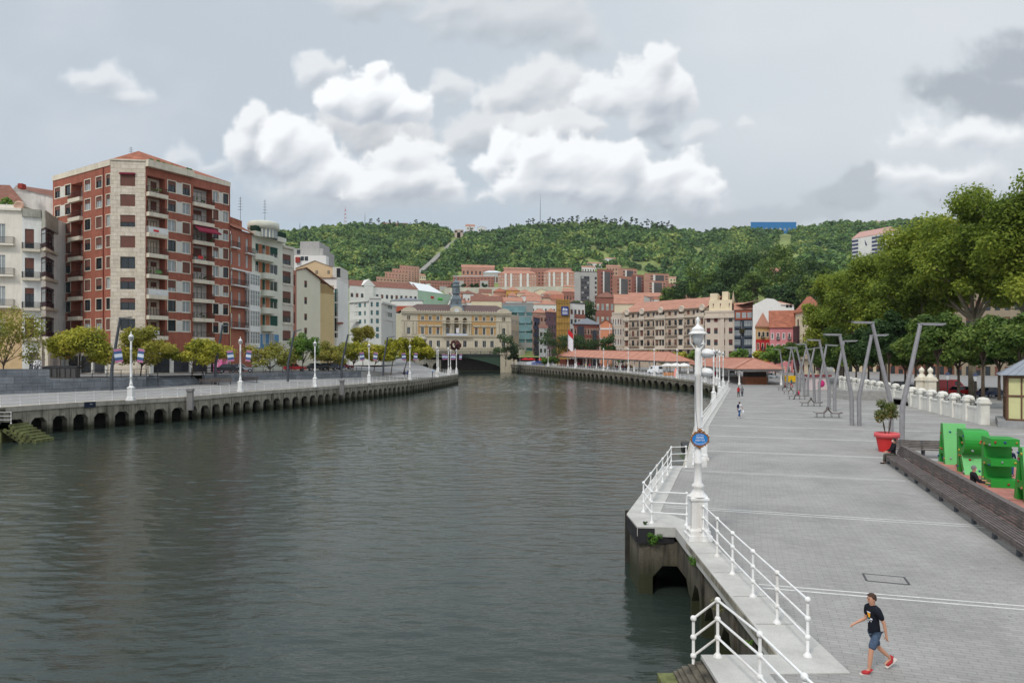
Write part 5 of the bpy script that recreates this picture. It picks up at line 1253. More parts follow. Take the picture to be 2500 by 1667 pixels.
mm = MB(); mm.poly([(G0[0],G0[1]-.3,zw+.1),(G1[0],G1[1]-.3,zw+.1),(G1[0]-2,G1[1]+14,zw+.6),(G0[0]-2,G0[1]+14,zw+1.6)]); b.part('roof', mm, TILED)
mm = MB(); x0, x1 = su(G1,G2,V5(1532,0)[0]), 0; mm.box(gx(826,148*SC),gx(839,148*SC),148*SC-1.2,148*SC-.3,zrow(1372,148),zrow(1350,148)); b.part('wall_plate', mm, mat('brick plate', (150,100,88)))
b.done()
b = Bld('apartment_block', 'tan gabled block rising behind the cream gable', 'apartment building', (gx(722,170),170,5.3))
Y = 170; b.wall.poly([(gx(u,Y),Y,z) for u, z in ((721,5),(812,5),(812,gz(652,Y)),(769,gz(636,Y)),(721,gz(655,Y)))], b.mi(mat('light tan render', (214,188,150), var=.06)))
b.wall.box(gx(812,Y),gx(831,Y),Y,Y+8,5,gz(652,Y),b.mi(PANEL)); mm = MB(); mm.poly([(gx(721,Y),Y-.2,gz(655,Y)),(gx(769,Y),Y-.2,gz(636,Y)),(gx(769,Y)-3,Y+14,gz(636,Y)),(gx(721,Y)-3,Y+14,gz(655,Y))]); mm.poly([(gx(769,Y),Y-.2,gz(636,Y)),(gx(812,Y),Y-.2,gz(652,Y)),(gx(812,Y)-3,Y+14,gz(652,Y)),(gx(769,Y)-3,Y+14,gz(636,Y))]); b.part('roof', mm, TILED)
obj('window', win_mesh(.9,2.2,'dark',0), b.t, Vector((gx(822,Y),Y-.18,gz(677,Y)))-b.L0)
mm = MB(); [mm.box(gx(u,Y),gx(u+5,Y),Y-1.5,Y-.9,gz(670,Y),gz(662,Y)) for u in (774,803)]; b.part('chimney', mm, mat('old chimney', (140,130,112))); b.done()
b = Bld('apartment_block', 'grey concrete and white roof storeys stacked behind the pale row', 'apartment building', (gx(716,190),190,5.3))
Y = 190; GC = mat('grey concrete wall', (172,170,166), var=.1, streak=.3)
b.wall.box(gx(717,Y),gx(777,Y),Y,Y+12,5,gz(607,Y),b.mi(GC)); b.wall.box(gx(730,Y),gx(777,Y),Y+1,Y+12,gz(607,Y),gz(588,Y),b.mi(GC)); b.wall.box(gx(777,Y),gx(789,Y),Y,Y+12,5,gz(607,Y),b.mi(GC))
b.wall.box(gx(720,Y),gx(803,Y),Y-3,Y,5,gz(624,Y-3),b.mi(WHT)); b.wall.poly([(gx(760,Y),Y-3.02,gz(624,Y-3)),(gx(794,Y),Y-3.02,gz(624,Y-3)),(gx(804,Y),Y-3.02,gz(645,Y-3)),(gx(804,Y),Y-3.02,gz(680,Y-3)),(gx(760,Y),Y-3.02,gz(680,Y-3))], b.mi(WHT))
for u, v in ((725,620),(742,640),(752,640)): obj('window', win_mesh(.9,1.1,'dark',0), b.t, Vector((gx(u,Y),Y-(3.18 if v > 630 else .18),gz(v,Y)))-b.L0)
mm = MB(); mm.box(gx(731,Y),gx(741,Y),Y-3.6,Y-3.1,gz(645,Y),gz(632,Y)); b.part('chimney', mm, mat('red chimney brick', (150,60,50))); b.done()

# ---- street edge, retaining walls, steps on the left bank
MARB = blockmat('grey veined marble blocks', (136,140,144), (112,117,122), (84,87,90), 2.2, .8, var=.25, ms=.03)
def lw(u): return interp_u(LW, u)
def seg_wall(label, us, ztops, m=MARB, th=.5, name='retaining_wall'):
    t = MB()
    for (u0, z0), (u1, z1) in zip(zip(us, ztops), zip(us[1:], ztops[1:])):
        a, c_ = lw(u0), lw(u1); d = Vector((c_.x-a.x, c_.y-a.y)).normalized(); n = Vector((-d.y, d.x))*th
        t.prism([(a.x,a.y),(c_.x,c_.y),(c_.x+n.x,c_.y+n.y),(a.x+n.x,a.y+n.y)], min(a.z,c_.z)-.3, [z0,z1,z1,z0])
        L_ = (c_-a).length; k = int(L_/1.6)
        for zz in (.8,1.6,2.4):
            if a.z+zz < z0-.1: t.bar((a.x,a.y-.0,a.z+zz),(c_.x,c_.y,c_.z+zz),.04,.02)
    o = t.build(name, [m]); tag(o, label, 'wall')
seg_wall('tall grey veined marble retaining wall at the left edge', [-300,0,121], [6.5,6.5,6.45])
seg_wall('grey marble retaining wall behind the left benches', [121,300,357], [5.2,5.22,5.24])
seg_wall('long low grey stone retaining wall behind the slanted lamps and trees', [500,576,643,755,882], [5.28,5.3,5.34,5.36,5.1])
seg_wall('low grey concrete ramp wall at the far end of the left street', [882,960,1010], [5.1,4.25,3.3], mat('grey ramp concrete', (168,166,162), var=.12))
mb = MB()
for u0, u1 in zip([-300,0,128,300,357,500,576,643,755,882,960], [0,128,300,357,500,576,643,755,882,960,1010]):
    a, c_ = lw(u0), lw(u1); zq = 5.2 if u1 <= 882 else 4.2; z0 = 5.2 if u0 <= 882 else 4.2
    s = .45 if not (u0 == 357) else 4.0
    mb.poly([(a.x-.0,a.y+s,z0),(c_.x,c_.y+s,zq),(c_.x-60,c_.y+120,5.4),(a.x-90,a.y+120,5.4)])
mb.poly([(lw(1010).x,lw(1010).y,3.2),(-22,222,3.0),(-60,375,7.5),(-120,330,5.4)])
struct('street', mb, [mat('street asphalt', (128,127,126), var=.12, scale=.3)])
mb = MB(); a, c_ = lw(357), lw(500); n = Vector((-(c_.y-a.y), c_.x-a.x)).normalized()
for i in range(8):
    z = lerp(3.7,5.2,(i+1)/8); p, q_2 = a+Vector((n.x,n.y,0))*.42*i, c_+Vector((n.x,n.y,0))*.42*i; mb.prism([(p.x,p.y),(q_2.x,q_2.y),(q_2.x+n.x*.46,q_2.y+n.y*.46),(p.x+n.x*.46,p.y+n.y*.46)], 3.2, z)
o = mb.build('stone_steps', [MARB]); tag(o, 'broad grey stone steps up to the street in front of the brick tower', 'steps')
def black_rail(label, pts, h=1.0, step=1.8):
    t = thing('street_railing', label, 'railing', pts[0], 0, 'black street railings'); mb = MB()
    for z in (.15, h): mb.tube([Vector(p)+Vector((0,0,z)) for p in pts], .035, 5)
    mb.tube([Vector(p)+Vector((0,0,h*.6)) for p in pts], .02, 4)
    mb.build('rail', [IRON], t)
    for p in resample(pts, step):
        m_ = MB(); m_.tube([p, p+Vector((0,0,h))], .04, 5); m_.build('post', [IRON], t)
wp = lambda u, z, o=.25: (lw(u).x, lw(u).y+o, z)
black_rail('black railing on the marble wall behind the left benches', [wp(185,5.2),wp(300,5.22),wp(355,5.24)])
black_rail('black handrail down the left side of the stone steps', [wp(357,5.22,3),wp(385,4.0,.1)], 1.0, 1.0)
black_rail('black handrail down the right side of the stone steps', [wp(470,5.22,3),wp(497,4.2,.1)], 1.0, 1.0)
black_rail('black railing along the street behind the slanted lamps and parked cars', [wp(500,5.28),wp(576,5.3),wp(643,5.34),wp(755,5.36),wp(882,5.1)], 1.0, 2.2)
black_rail('black railing across the street edge above the stone steps', [wp(415,5.3,6.5),wp(498,5.3,6.0)], 1.0, 2)
# ================================================================ terrain and the town beyond
RU = [-400,560,680,750,830,900,1000,1060,1120,1200,1290,1400,1500,1640,1700,1800,1950,2050,2200,2400,3000]
RV = [610,592,572,562,556,550,556,560,572,572,556,552,552,564,572,566,560,550,548,545,560]
def ridge(u): return np.interp(u, RU, RV)
PY = np.array([385,430,480,540,600,660,720,790,860,940,1040,1160,1300])
PVl = np.array([872,864,850,815,772,740,716,700,.12,.35,.6,.82,1.0])      # from 860 m on: share of the climb from the town's upper edge to the ridge
PVr = np.array([872,858,800,750,715,690,670,655,.14,.36,.6,.82,1.0])
def vground(u, Y):
    u = np.asarray(u, float); Y = np.asarray(Y, float); rv = ridge(u)
    def prof(pv, topv):
        vv = [np.full_like(u, x) for x in pv[:8]] + [topv + (rv-topv)*x for x in pv[8:]]
        vv = np.stack(np.broadcast_arrays(*vv)); out = np.zeros(np.broadcast(u, Y).shape)
        Yb = np.broadcast_to(Y, out.shape)
        for i in range(len(PY)-1):
            m = (Yb >= PY[i]) & (Yb <= PY[i+1]); t = (Yb-PY[i])/(PY[i+1]-PY[i]); v = vv[i]*(1-t)+vv[i+1]*t; out = np.where(m, v, out)
        return out
    a = prof(PVl, 700.); b = prof(PVr, 655.)
    w = np.clip((u-1640)/140, 0, 1); w = w*w*(3-2*w); w2 = np.clip((900-u)/150, 0, 1)*.35
    return a*(1-np.maximum(w, w2)) + b*np.maximum(w, w2)
def tz(x, Y):
    Y2 = min(max(Y, 385.), 1300.); u = CX + x*F/Y
    return float(gz(float(vground(np.array([u]), np.array([Y2]))[0]), Y2))
us = np.linspace(-900, 3400, 130); ys = np.concatenate([np.linspace(385, 1300, 90), [1340,1400,1600,2200]])
V = []
for Y in ys:
    Y2 = min(Y, 1300.); vv = vground(us, np.full_like(us, Y2)); x = (us-CX)*Y/F; z = CZ - (vv-HY)*Y2/F
    if Y > 1300: z = z - (Y-1300)*.28
    bump = 5*np.sin(x*.013+Y*.021)*np.sin(x*.021-Y*.009) + 3*np.sin(x*.047+1.3)*np.sin(Y*.043)
    z = z + bump*np.clip((Y-700)/300, 0, 1)*np.clip((1300-Y)/150, 0, 1)
    V.append(np.stack([x, np.full_like(x, Y), z], 1))
V = np.concatenate(V); nu = len(us); ny = len(ys)
idx = np.arange((ny-1)*nu).reshape(ny-1, nu)[:, :-1].ravel(); Fq = np.stack([idx, idx+1, idx+nu+1, idx+nu], 1)
HILLM = mat('grass and earth', (118,130,70), var=.4, scale=.02, fine=.3, finescale=.3)
tag(obj('hills', npmesh('hills', V, Fq, [HILLM], True)), kind='structure')

def block(label, uL, uR, vT, Y, dY=0, depth=14, wall=None, rows=5, cols=6, kd='tiny', ww=.5, wh=.5, roof=('flat',), group=None, name='apartment_block', cat='apartment building', side=0, z0=None, blp=(.4,.3,.2,.1), top=.06, vB=None, skipc=(), vTR=None, bands=None, done=True, sidem=None, bot=.0):
    """box building: front wall between two sight lines, side walls square to it, window grid, roof"""
    A = Vector((gx(uL,Y), Y)); C_ = Vector((gx(uR,Y+dY), Y+dY)); zt_ = gz(vT, Y)
    zg = z0 if z0 is not None else min(tz(A.x,Y), tz(C_.x,Y+dY)) - 2
    zb_ = zg if vB is None else gz(vB, Y)
    b = Bld(name, label, cat, (A.x, A.y, zg), group); d = C_-A; L_ = d.length; t = d/L_; nin = Vector((-t.y, t.x))
    D_ = A+nin*depth; E_ = C_+nin*depth
    # plots on these winding streets fan out: the flank on the river side runs away from the bridge
    if side >= 0: D_ = A*(1+depth/A.length)
    if side <= 0 or C_.x > 0: E_ = C_*(1+depth/C_.length)
    def grid(L2, rows_, cols_, off=0):
        ops = []; hh = (zt_-zb_)*(1-top-bot)/rows_; cw = L2/cols_
        for r in range(rows_):
            for c in range(cols_):
                if c in skipc and off == 0: continue
                w = cw*ww; h = hh*wh; x = c*cw+(cw-w)/2; z = zb_+(zt_-zb_)*bot+r*hh+(hh-h)*.5
                ops.append((x, x+w, z, z+h, kd, rblind(blp)))
        return ops
    if rows*cols: b.facade(A, C_, zg, zt_, wall, grid(L_, rows, cols))
    else: b.facade(A, C_, zg, zt_, wall, [])
    sm = sidem or wall
    if side > 0: b.facade(C_, E_, zg, zt_, sm, grid(depth, rows, side, 1))
    else: b.facade(C_, E_, zg, zt_, sm, [])
    if side < 0: b.facade(D_, A, zg, zt_, sm, grid(depth, rows, -side, 1))
    else: b.facade(D_, A, zg, zt_, sm, [])
    b.facade(E_, D_, zg, zt_, wall, [])
    mm = MB(); M_ = Matrix.Translation((A.x,A.y,zt_)) @ Matrix.Rotation(math.atan2(t.y,t.x),4,'Z')
    cen = (A+C_+D_+E_)/4; Pq = [q + (q-cen).normalized()*.55 for q in (A,C_,E_,D_)]; V3 = lambda q, z=0.: Vector((q.x,q.y,zt_+z)); mid = lambda a, c, f=.5: a + (c-a)*f
    P = [V3(q) for q in Pq]; k = roof[0]
    if k == 'flat':
        Pf = [q + (q-cen).normalized()*.2 for q in (A,C_,E_,D_)]; mm.prism([(q.x,q.y) for q in Pf], zt_-.1, zt_+.55); b.part('parapet', mm, roof[1] if len(roof) > 1 else wall)
    elif k == 'hip':
        h = roof[1]
        if L_ >= depth:
            a, c = mid(P[0],P[3]), mid(P[1],P[2]); f = min(.45, depth/2/L_); q0, q1 = mid(a,c,f)+Vector((0,0,h)), mid(a,c,1-f)+Vector((0,0,h)); fs = ([P[0],P[1],q1,q0],[P[1],P[2],q1],[P[2],P[3],q0,q1],[P[3],P[0],q0])
        else:
            a, c = mid(P[0],P[1]), mid(P[3],P[2]); f = min(.45, L_/2/depth); q0, q1 = mid(a,c,f)+Vector((0,0,h)), mid(a,c,1-f)+Vector((0,0,h)); fs = ([P[0],P[1],q0],[P[1],P[2],q1,q0],[P[2],P[3],q1],[P[3],P[0],q0,q1])
        for f in fs: mm.poly(f)
        mm.prism([(q.x,q.y) for q in Pq], zt_-.3, zt_-.02); b.part('roof', mm, roof[2])
    elif k in ('gable', 'gablef'):      # ridge along the front, or gable towards the front
        h = Vector((0,0,roof[1])); w_ = (V3(A),V3(C_),V3(E_),V3(D_))
        if k == 'gable':
            q0, q1 = mid(P[0],P[3])+h, mid(P[1],P[2])+h; mm.poly([P[0],P[1],q1,q0]); mm.poly([P[2],P[3],q0,q1])
            b.wall.poly([w_[3],w_[0],mid(w_[0],w_[3])+h*.97], b.mi(sm)); b.wall.poly([w_[1],w_[2],mid(w_[1],w_[2])+h*.97], b.mi(sm))
        else:
            q0, q1 = mid(P[0],P[1])+h, mid(P[3],P[2])+h; mm.poly([P[0],q0,q1,P[3]]); mm.poly([P[1],P[2],q1,q0])
            b.wall.poly([w_[0],w_[1],mid(w_[0],w_[1])+h*.97], b.mi(wall))
        b.part('roof', mm, roof[2])
    if bands:               # coloured horizontal or vertical strips standing proud of the wall: (material, s0, s1, f0, f1, out) in shares of length and height
        for nm, m, a0, a1, f0, f1, out in bands:
            mm = MB(); mm.M = M_; H_ = zt_-zb_; mm.box(L_*a0, L_*a1, -out, -.003, -H_*(1-f0), -H_*(1-f1)); b.part(nm, mm, m)
    b.L_, b.A, b.tt, b.nin, b.zt, b.zb, b.M_ = L_, A, t, nin, zt_, zb_, M_
    if done: b.done()
    return b
ORG = mat('orange roof tile bright', (172,124,104), var=.18, scale=.5); RB = mat('rose brick far', (168,118,102), var=.1, scale=.2); RB2 = mat('salmon brick far', (186,140,122), var=.1, scale=.2); RBD = mat('red brick far', (150,96,84), var=.1, scale=.2)
PK = mat('pink render far', (194,154,134), var=.08, scale=.2); WF = mat('white render far', (226,224,220), var=.07, scale=.2, streak=.15); GF = mat('grey render far', (178,176,172), var=.08, scale=.2); CF = mat('cream render far', (222,208,178), var=.08, scale=.2); GDK = mat('dark grey strip', (88,86,88), var=.2, scale=.2)

# ---- upper town, left to right
for i, (uL, uR, vT, dp) in enumerate([(919,975,676,10),(940,995,664,14),(958,1012,656,18),(976,1024,648,22)]):
    block('pink terraced tower block on the hillside, ' + ['lowest and nearest step','second step','third step','tallest step with a flat roof rim'][i], uL, uR, vT, 770+14*i, 16, dp, PK, [4,6,8,10][i], 7, 'tiny', .45, .42, ('flat',RB2), 'stepped pink towers', side=3)
block('long brick slab with grey glazed bays behind the green shopping hall', 1027, 1106, 686, 745, 10, 14, RB, 4, 12, 'tiny', .62, .42, ('gable',1.6,TILED), side=2, sidem=RB2, bands=[('glazed_bay',PANEL,.18,.30,.1,.8,.5),('glazed_bay',GF,.58,.80,.05,.6,.5)])
block('brick slab with two blue-grey glazed bays below the upper houses', 1106, 1206, 675, 752, 0, 14, RB, 6, 12, 'tiny', .62, .42, ('gable',1.4,GF), side=2, sidem=RB2, bands=[('glazed_bay',GF,.08,.26,.05,.72,.5),('glazed_bay',GF,.66,.86,.05,.72,.5)])
block('salmon terraced houses highest below the wooded hill', 1127, 1207, 652, 830, 8, 14, RB2, 2, 8, 'tiny', .4, .4, ('gable',4,ORG))
block('flat white roofed hall right of the salmon hillside houses', 1180, 1224, 665, 815, 0, 12, GF, 1, 6, 'tiny', .6, .4, ('hip',2.6,mat('pale metal roof', (206,214,218), rough=.5)), name='hall', cat='hall')
strips = lambda: [('stair_strip',WF,x,x+.055,.12,1,.6) for x in (.16,.305,.56,.74)]
block('orange roofed brick block with four white vertical strips, left of the pair', 1217, 1310, 668, 748, 0, 15, RB2, 6, 14, 'tinyw', .45, .42, ('hip',4,ORG), 'striped brick pair', bands=strips()+[('plinth_band',GF,0,1,-.02,.1,.6)], side=2)
block('orange roofed brick block with white vertical strips, right of the pair', 1327, 1404, 665, 748, 0, 15, RB2, 6, 12, 'tinyw', .45, .42, ('hip',4,ORG), 'striped brick pair', bands=strips()+[('plinth_band',GF,0,1,-.02,.1,.6)], side=2)
block('brown roofed apartment block peeping out between the striped pair', 1296, 1395, 660, 790, 0, 14, RB, 5, 12, 'tiny', .5, .45, ('gable',3.5,TILED))
b = block('tall grey concrete tower with dark window strip and orange flank behind', 1402.5, 1457.5, 663.5, 556, 4, 3.8, GF, 12, 9, 'bare', .8, .55, ('flat',GDK), name='tower_block', cat='tower block', skipc=(0,1,2,6,7), bands=[('window_strip',GDK,.27,.66,.0,.93,.12)], done=False)
for r in range(12):
    for x in (.31,.44,.55): obj('window', win_mesh(1.6,1.4,'tinyw' if (r+int(x*10)) % 3 == 0 else 'tiny',0), b.t, b.M_ @ Vector((b.L_*x,-.28,-5.2-4.0*r)) - b.L0)
b.done()
RT = [(1458,1497,658,700,'red brick tower right of the grey concrete tower',RBD),(1495,1542,675,660,'red brick tower with white stair strip, in front of the others',RB),(1510,1555,656,760,'rose brick tower standing highest of the group',RB2),(1542,1572,671,700,'narrow rose tower in the middle of the group',RBD),(1573,1633,668,740,'rose brick block with pale balconies, top right of the group',RB2),(1572,1627,686,690,'rose brick block below the pale balconies',RB2),(1627,1676,693,680,'rose brick block at the right end of the group',RB)]
for uL, uR, vT, Y, lab, m in RT: block(lab, uL, uR, vT, Y, 6, 13, m, 7, 5, 'tiny', .5, .5, ('flat',RB), 'brick towers on the slope', bands=[('stair_strip',WF,.36,.44,0,.95,.3),('window_strip',GDK,.45,.8,0,.93,.1)], side=1, skipc=(0,))
block('long low brown block with orange roof below the brick towers', 1535, 1673, 724, 600, 0, 14, mat('mauve brown render', (150,120,112), var=.1), 3, 18, 'tinyw', .55, .4, ('gable',4,ORG))
o = MB(); Y = 700; o.prism([(gx(1085,Y),Y),(gx(1412,Y),Y),(gx(1412,Y),Y+3),(gx(1085,Y),Y+3)], gz(740,Y), [gz(703,Y),gz(698,Y),gz(698,Y),gz(703,Y)])
tag(o.build('retaining_wall', [mat('pale retaining wall', (196,192,178), var=.15, scale=.1, streak=.4)]), 'long pale retaining wall under the striped brick pair', 'wall')

for uL, uR, vT, Y, m, r, c, lab in [(1230,1296,656,830,RB2,3,9,'salmon block peeping over the left striped block'),(1480,1515,650,840,PK,4,5,'pink block above the red tower'),(1590,1650,678,800,CF,3,8,'cream block behind the pale balconies block'),(1024,1040,672,790,CF,4,3,'narrow cream block right of the tallest pink tower'),(1420,1452,652,860,WF,3,5,'white block over the grey tower roof'),(1655,1690,712,640,RB2,3,5,'salmon block at the right end of the brown low block'),(1376,1402,700,690,CF,4,4,'cream block left of the grey tower')]:
    block(lab, uL, uR, vT, Y, 4, 12, m, r, c, 'tiny', .5, .45, ('gable',2.4,ORG), 'hillside apartment blocks', side=1)
# ---- old quarter roofs behind the city hall
OLD = [(1272,1322,722,560,WF,4,6,'white house with a brown tiled roof left of the ochre scaffold'),(1297,1358,742,520,WF,4,6,'plain white block with few windows left of the ochre scaffold'),(1322,1377,718,580,WF,3,7,'white row house with orange roof above the scaffolded building'),(1236,1268,708,620,mat('ochre far', (206,160,84)),2,4,'small ochre house with a yellow wall above the old roofs'),(1262,1300,715,600,CF,3,5,'cream old house under the ochre one'),(1130,1158,716,600,WF,2,3,'little white old house right of the clock tower'),(1152,1192,724,560,CF,2,4,'cream old house with broad red roof right of the clock tower'),(1190,1232,728,570,RB2,2,5,'salmon old house with sagging red roof'),(1230,1275,735,540,WF,2,5,'low white old house behind the glass office'),(1375,1404,712,600,RB,3,4,'rose old house left of the grey tower'),(1458,1500,722,540,RB2,3,5,'orange old house right of the grey tower foot'),(1495,1535,735,530,CF,2,4,'cream low house under the red brick tower')]
for uL, uR, vT, Y, m, r, c, lab in OLD: block(lab, uL, uR, vT, Y, 4, 12, m, r, c, 'tiny', .4, .45, ('hip' if random.random() < .5 else 'gable', 3.6, ORG if random.random() < .6 else TILED), 'old quarter houses', name='town_house', cat='house', side=2)
for i, (uL, uR, vT, Y) in enumerate([(1105,1135,738,470),(1150,1225,735,480),(1208,1240,742,500),(1285,1320,735,520),(1320,1350,727,570),(1345,1376,730,545),(1240,1262,722,590),(1170,1200,715,610),(1205,1235,712,630)]):
    block('old tiled house in the cluster behind the city hall, ' + ['beside the clock tower','with the broad ridge','by the glass office','over the white block','above the plain white block','left of the scaffold','under the ochre house','high on the slope left','high on the slope right'][i], uL, uR, vT, Y, 3, 12, [WF,CF,RB2][i % 3], 2, 4, 'tiny', .4, .45, ('gable' if i % 2 else 'hip', 4.2, [ORG,TILED,TILE][i % 3]), 'old quarter houses', name='town_house', cat='house')
b = block('brown brick apartment block below the grey tower', 1454, 1500, 725, 470, 3, 14, RBD, 4, 4, 'white', .55, .5, ('hip',2.5,TILED), side=2)

rq = random.Random(12)
for i in range(46):
    u = rq.uniform(1085,1430) if i < 34 else rq.uniform(1455,1680); v = rq.uniform(708,742) if i < 34 else rq.uniform(716,748); Y = float(np.interp(v, [700,742], [680,540])) + rq.uniform(-15,15); w = rq.uniform(18,34)
    block('small tiled house in the dense old quarter above the city hall' if i < 34 else 'small tiled house in the dense quarter below the brick towers', u, u+w, v, Y, rq.uniform(-4,6), 11, rq.choice([WF,WF,CF,RB2,GF]), 2, rq.choice([3,4]), 'tiny', .36, .42, (rq.choice(['gable','hip','gablef']), rq.uniform(1.5,2.8), rq.choice([ORG,TILED,TILE,TILED])), 'dense old quarter houses' if i < 34 else 'dense houses below the brick towers', name='town_house', cat='house')
# ---- middle distance left: office, orange block, terrace with gable, green hall
b = block('long white residence with terracotta bands and a central gable', 853, 1020, 697, 490, 30, 16, WF, 5, 14, 'dark', .5, .36, ('gable',5,TILED), bands=[('balcony_band',RB,.0,.21,.48,.62,.5),('balcony_band',RB,.33,1,.48,.62,.5),('balcony_band',RB,.0,.21,.22,.34,.5),('balcony_band',RB,.33,1,.22,.34,.5),('balcony_band',RB,.62,1,.02,.12,.5)], done=False, side=2, sidem=RB)
p = b.M_ @ Vector((b.L_*.27,-.8,0)); mm = MB(); mm.M = b.M_; mm.box(b.L_*.20,b.L_*.33,-1,0,-16,.5); mm.prism([(b.L_*.18,-1.1),(b.L_*.35,-1.1),(b.L_*.35,6),(b.L_*.18,6)], .5, .6); mm.poly([(b.L_*.17,-1.1,.6),(b.L_*.36,-1.1,.6),(b.L_*.265,-1.1,5.4)]); mm.poly([(b.L_*.17,-1.1,.6),(b.L_*.265,-1.1,5.4),(b.L_*.265,8,5.4),(b.L_*.17,8,.6)]); mm.poly([(b.L_*.36,-1.1,.6),(b.L_*.36,8,.6),(b.L_*.265,8,5.4),(b.L_*.265,-1.1,5.4)]); b.part('gable', mm, WF); b.done()
GH = mat('pale green cladding', (176,204,182), var=.06, scale=.2)
b = block('pale green clad shopping hall with a white ridged roof and small signs', 1020, 1104, 710, 520, 40, 26, GH, 1, 26, 'dark', .8, .2, ('flat',GH), name='shopping_hall', cat='hall', done=False, top=.1)
mm = MB(); mm.M = b.M_; mm.poly([(-1,0,.5),(b.L_*.75,0,.5),(b.L_*.6,10,7.5),(2,10,7.5)]); mm.poly([(b.L_*.75,0,.5),(b.L_*.95,12,.5),(b.L_*.6,10,7.5)]); b.part('roof', mm, mat('white metal roof', (228,232,232), rough=.5))
mm = MB(); mm.M = b.M_; mm.box(0,b.L_,-.4,-.003,-20,-9.5); b.part('lower_cladding', mm, WF)
for i in range(3): mm = MB(); mm.M = b.M_; mm.box(b.L_*.36+i*1.4,b.L_*.36+i*1.4+1.0,-.3,-.01,-4.4,-2.6); b.part('sign', mm, mat('red sign', (200,60,44)))
mm = MB(); mm.M = b.M_
for i in range(6): mm.tube([(b.L_*.56+i*1.1,-.3,-4.8),(b.L_*.56+.5+i*1.1,-.3,-3.2-.3*(i % 2)),(b.L_*.56+1+i*1.1,-.3,-4.6)], .28, 5)
b.part('sign', mm, mat('bright green sign', (70,190,60))); b.done()
mm = MB(); mm.tube([(gx(1087,430),430,gz(760,430)),(gx(1106,430),430,gz(722,430)),(gx(1098,430),430,gz(712,430))], .5, 6); tag(mm.build('crane_arm', [WF]), 'white slanting crane arm left of the clock tower', 'crane')
b = block('red and white banded office block behind the grey office building', 955, 1032, 733, 455, 0, 16, WF, 6, 14, 'dark', .7, .3, ('hip',2.2,mat('slate roof', (120,124,130))), name='office_block', cat='office building', bands=[('red_band',mat('orange red band', (168,88,66)),0,1,f,f+.105,.25) for f in (.16,.37,.58,.79)])
OG = mat('pale grey office stone', (204,204,196), var=.05, scale=.3, streak=.1)
def office():
    P0, P1, P2, P3 = (gx(853,262),262), (gx(901,255),255), (gx(931,256),256), (gx(967,276),276)
    b = Bld('office_building', 'pale grey office building with green windows and a rounded corner tower', 'office building', (P0[0],P0[1],5)); 
    z1 = gz(735,255); H = z1-5; rows_ = [gz(v,258) for v in (750,770,790,810,826)]
    ops = []; 
    for i, z in enumerate(rows_):
        for u0, u1 in ((854,863),(865,873),(875,882),(889,893)): ops.append((su(P0,P1,u0)+.02,su(P0,P1,u1),z,z+1.5,'teal' if i < 4 else 'dark',0))
    b.facade(P0,P1,5,z1,OG,ops); ops = []
    for z in rows_:
        for u0, u1 in ((905,910),(918,925)): ops.append((su(P1,P2,u0),su(P1,P2,u1),z,z+1.7,'teal',0))
    b.facade(P1,P2,5,z1+1.2,OG,ops); ops = []
    for i, z in enumerate(rows_[:2]):
        for u0, u1 in ((938,942),(943,947),(948,952),(953,957)): ops.append((su(P2,P3,u0),su(P2,P3,u1),z,z+1.6,'teal',0))
    ops.append((su(P2,P3,940),su(P2,P3,960),gz(812,266),gz(783,266),None,0,.5))
    A_, t_, n_i, P_ = b.facade(P2,P3,5,z1-.6,OG,ops); x0, x1 = su(P2,P3,940), su(P2,P3,960); za, zb = gz(812,266), gz(783,266)
    for i in range(3):
        for j in range(5): obj('window', win_mesh((x1-x0)/3-.15,(zb-za)/5-.12,'wood',0), b.t, Vector(P_(x0+(x1-x0)/3*i,za+(zb-za)/5*j,.3))-b.L0, math.atan2(t_.y,t_.x))
    mm = MB(); band(P0,P1,z1-.1,z1+.5,.5,mbx=mm); band(P1,P2,z1+1.0,z1+1.7,.3,mbx=mm); band(P2,P3,z1-.7,z1,.4,mbx=mm); mm.box(gx(853,262),gx(883,262),257.5,259.5,gz(783,258)-.3,gz(783,258)); b.part('cornice', mm, OG)
    b.wall.prism([P0,(P1[0],P1[1]+.5),(P2[0],P2[1]+.5),(P3[0]-.3,P3[1]),(P3[0]-12,P3[1]+14),(P0[0]-2,P0[1]+20)], 5, z1-.7, b.mi(OG)); b.done()
office()

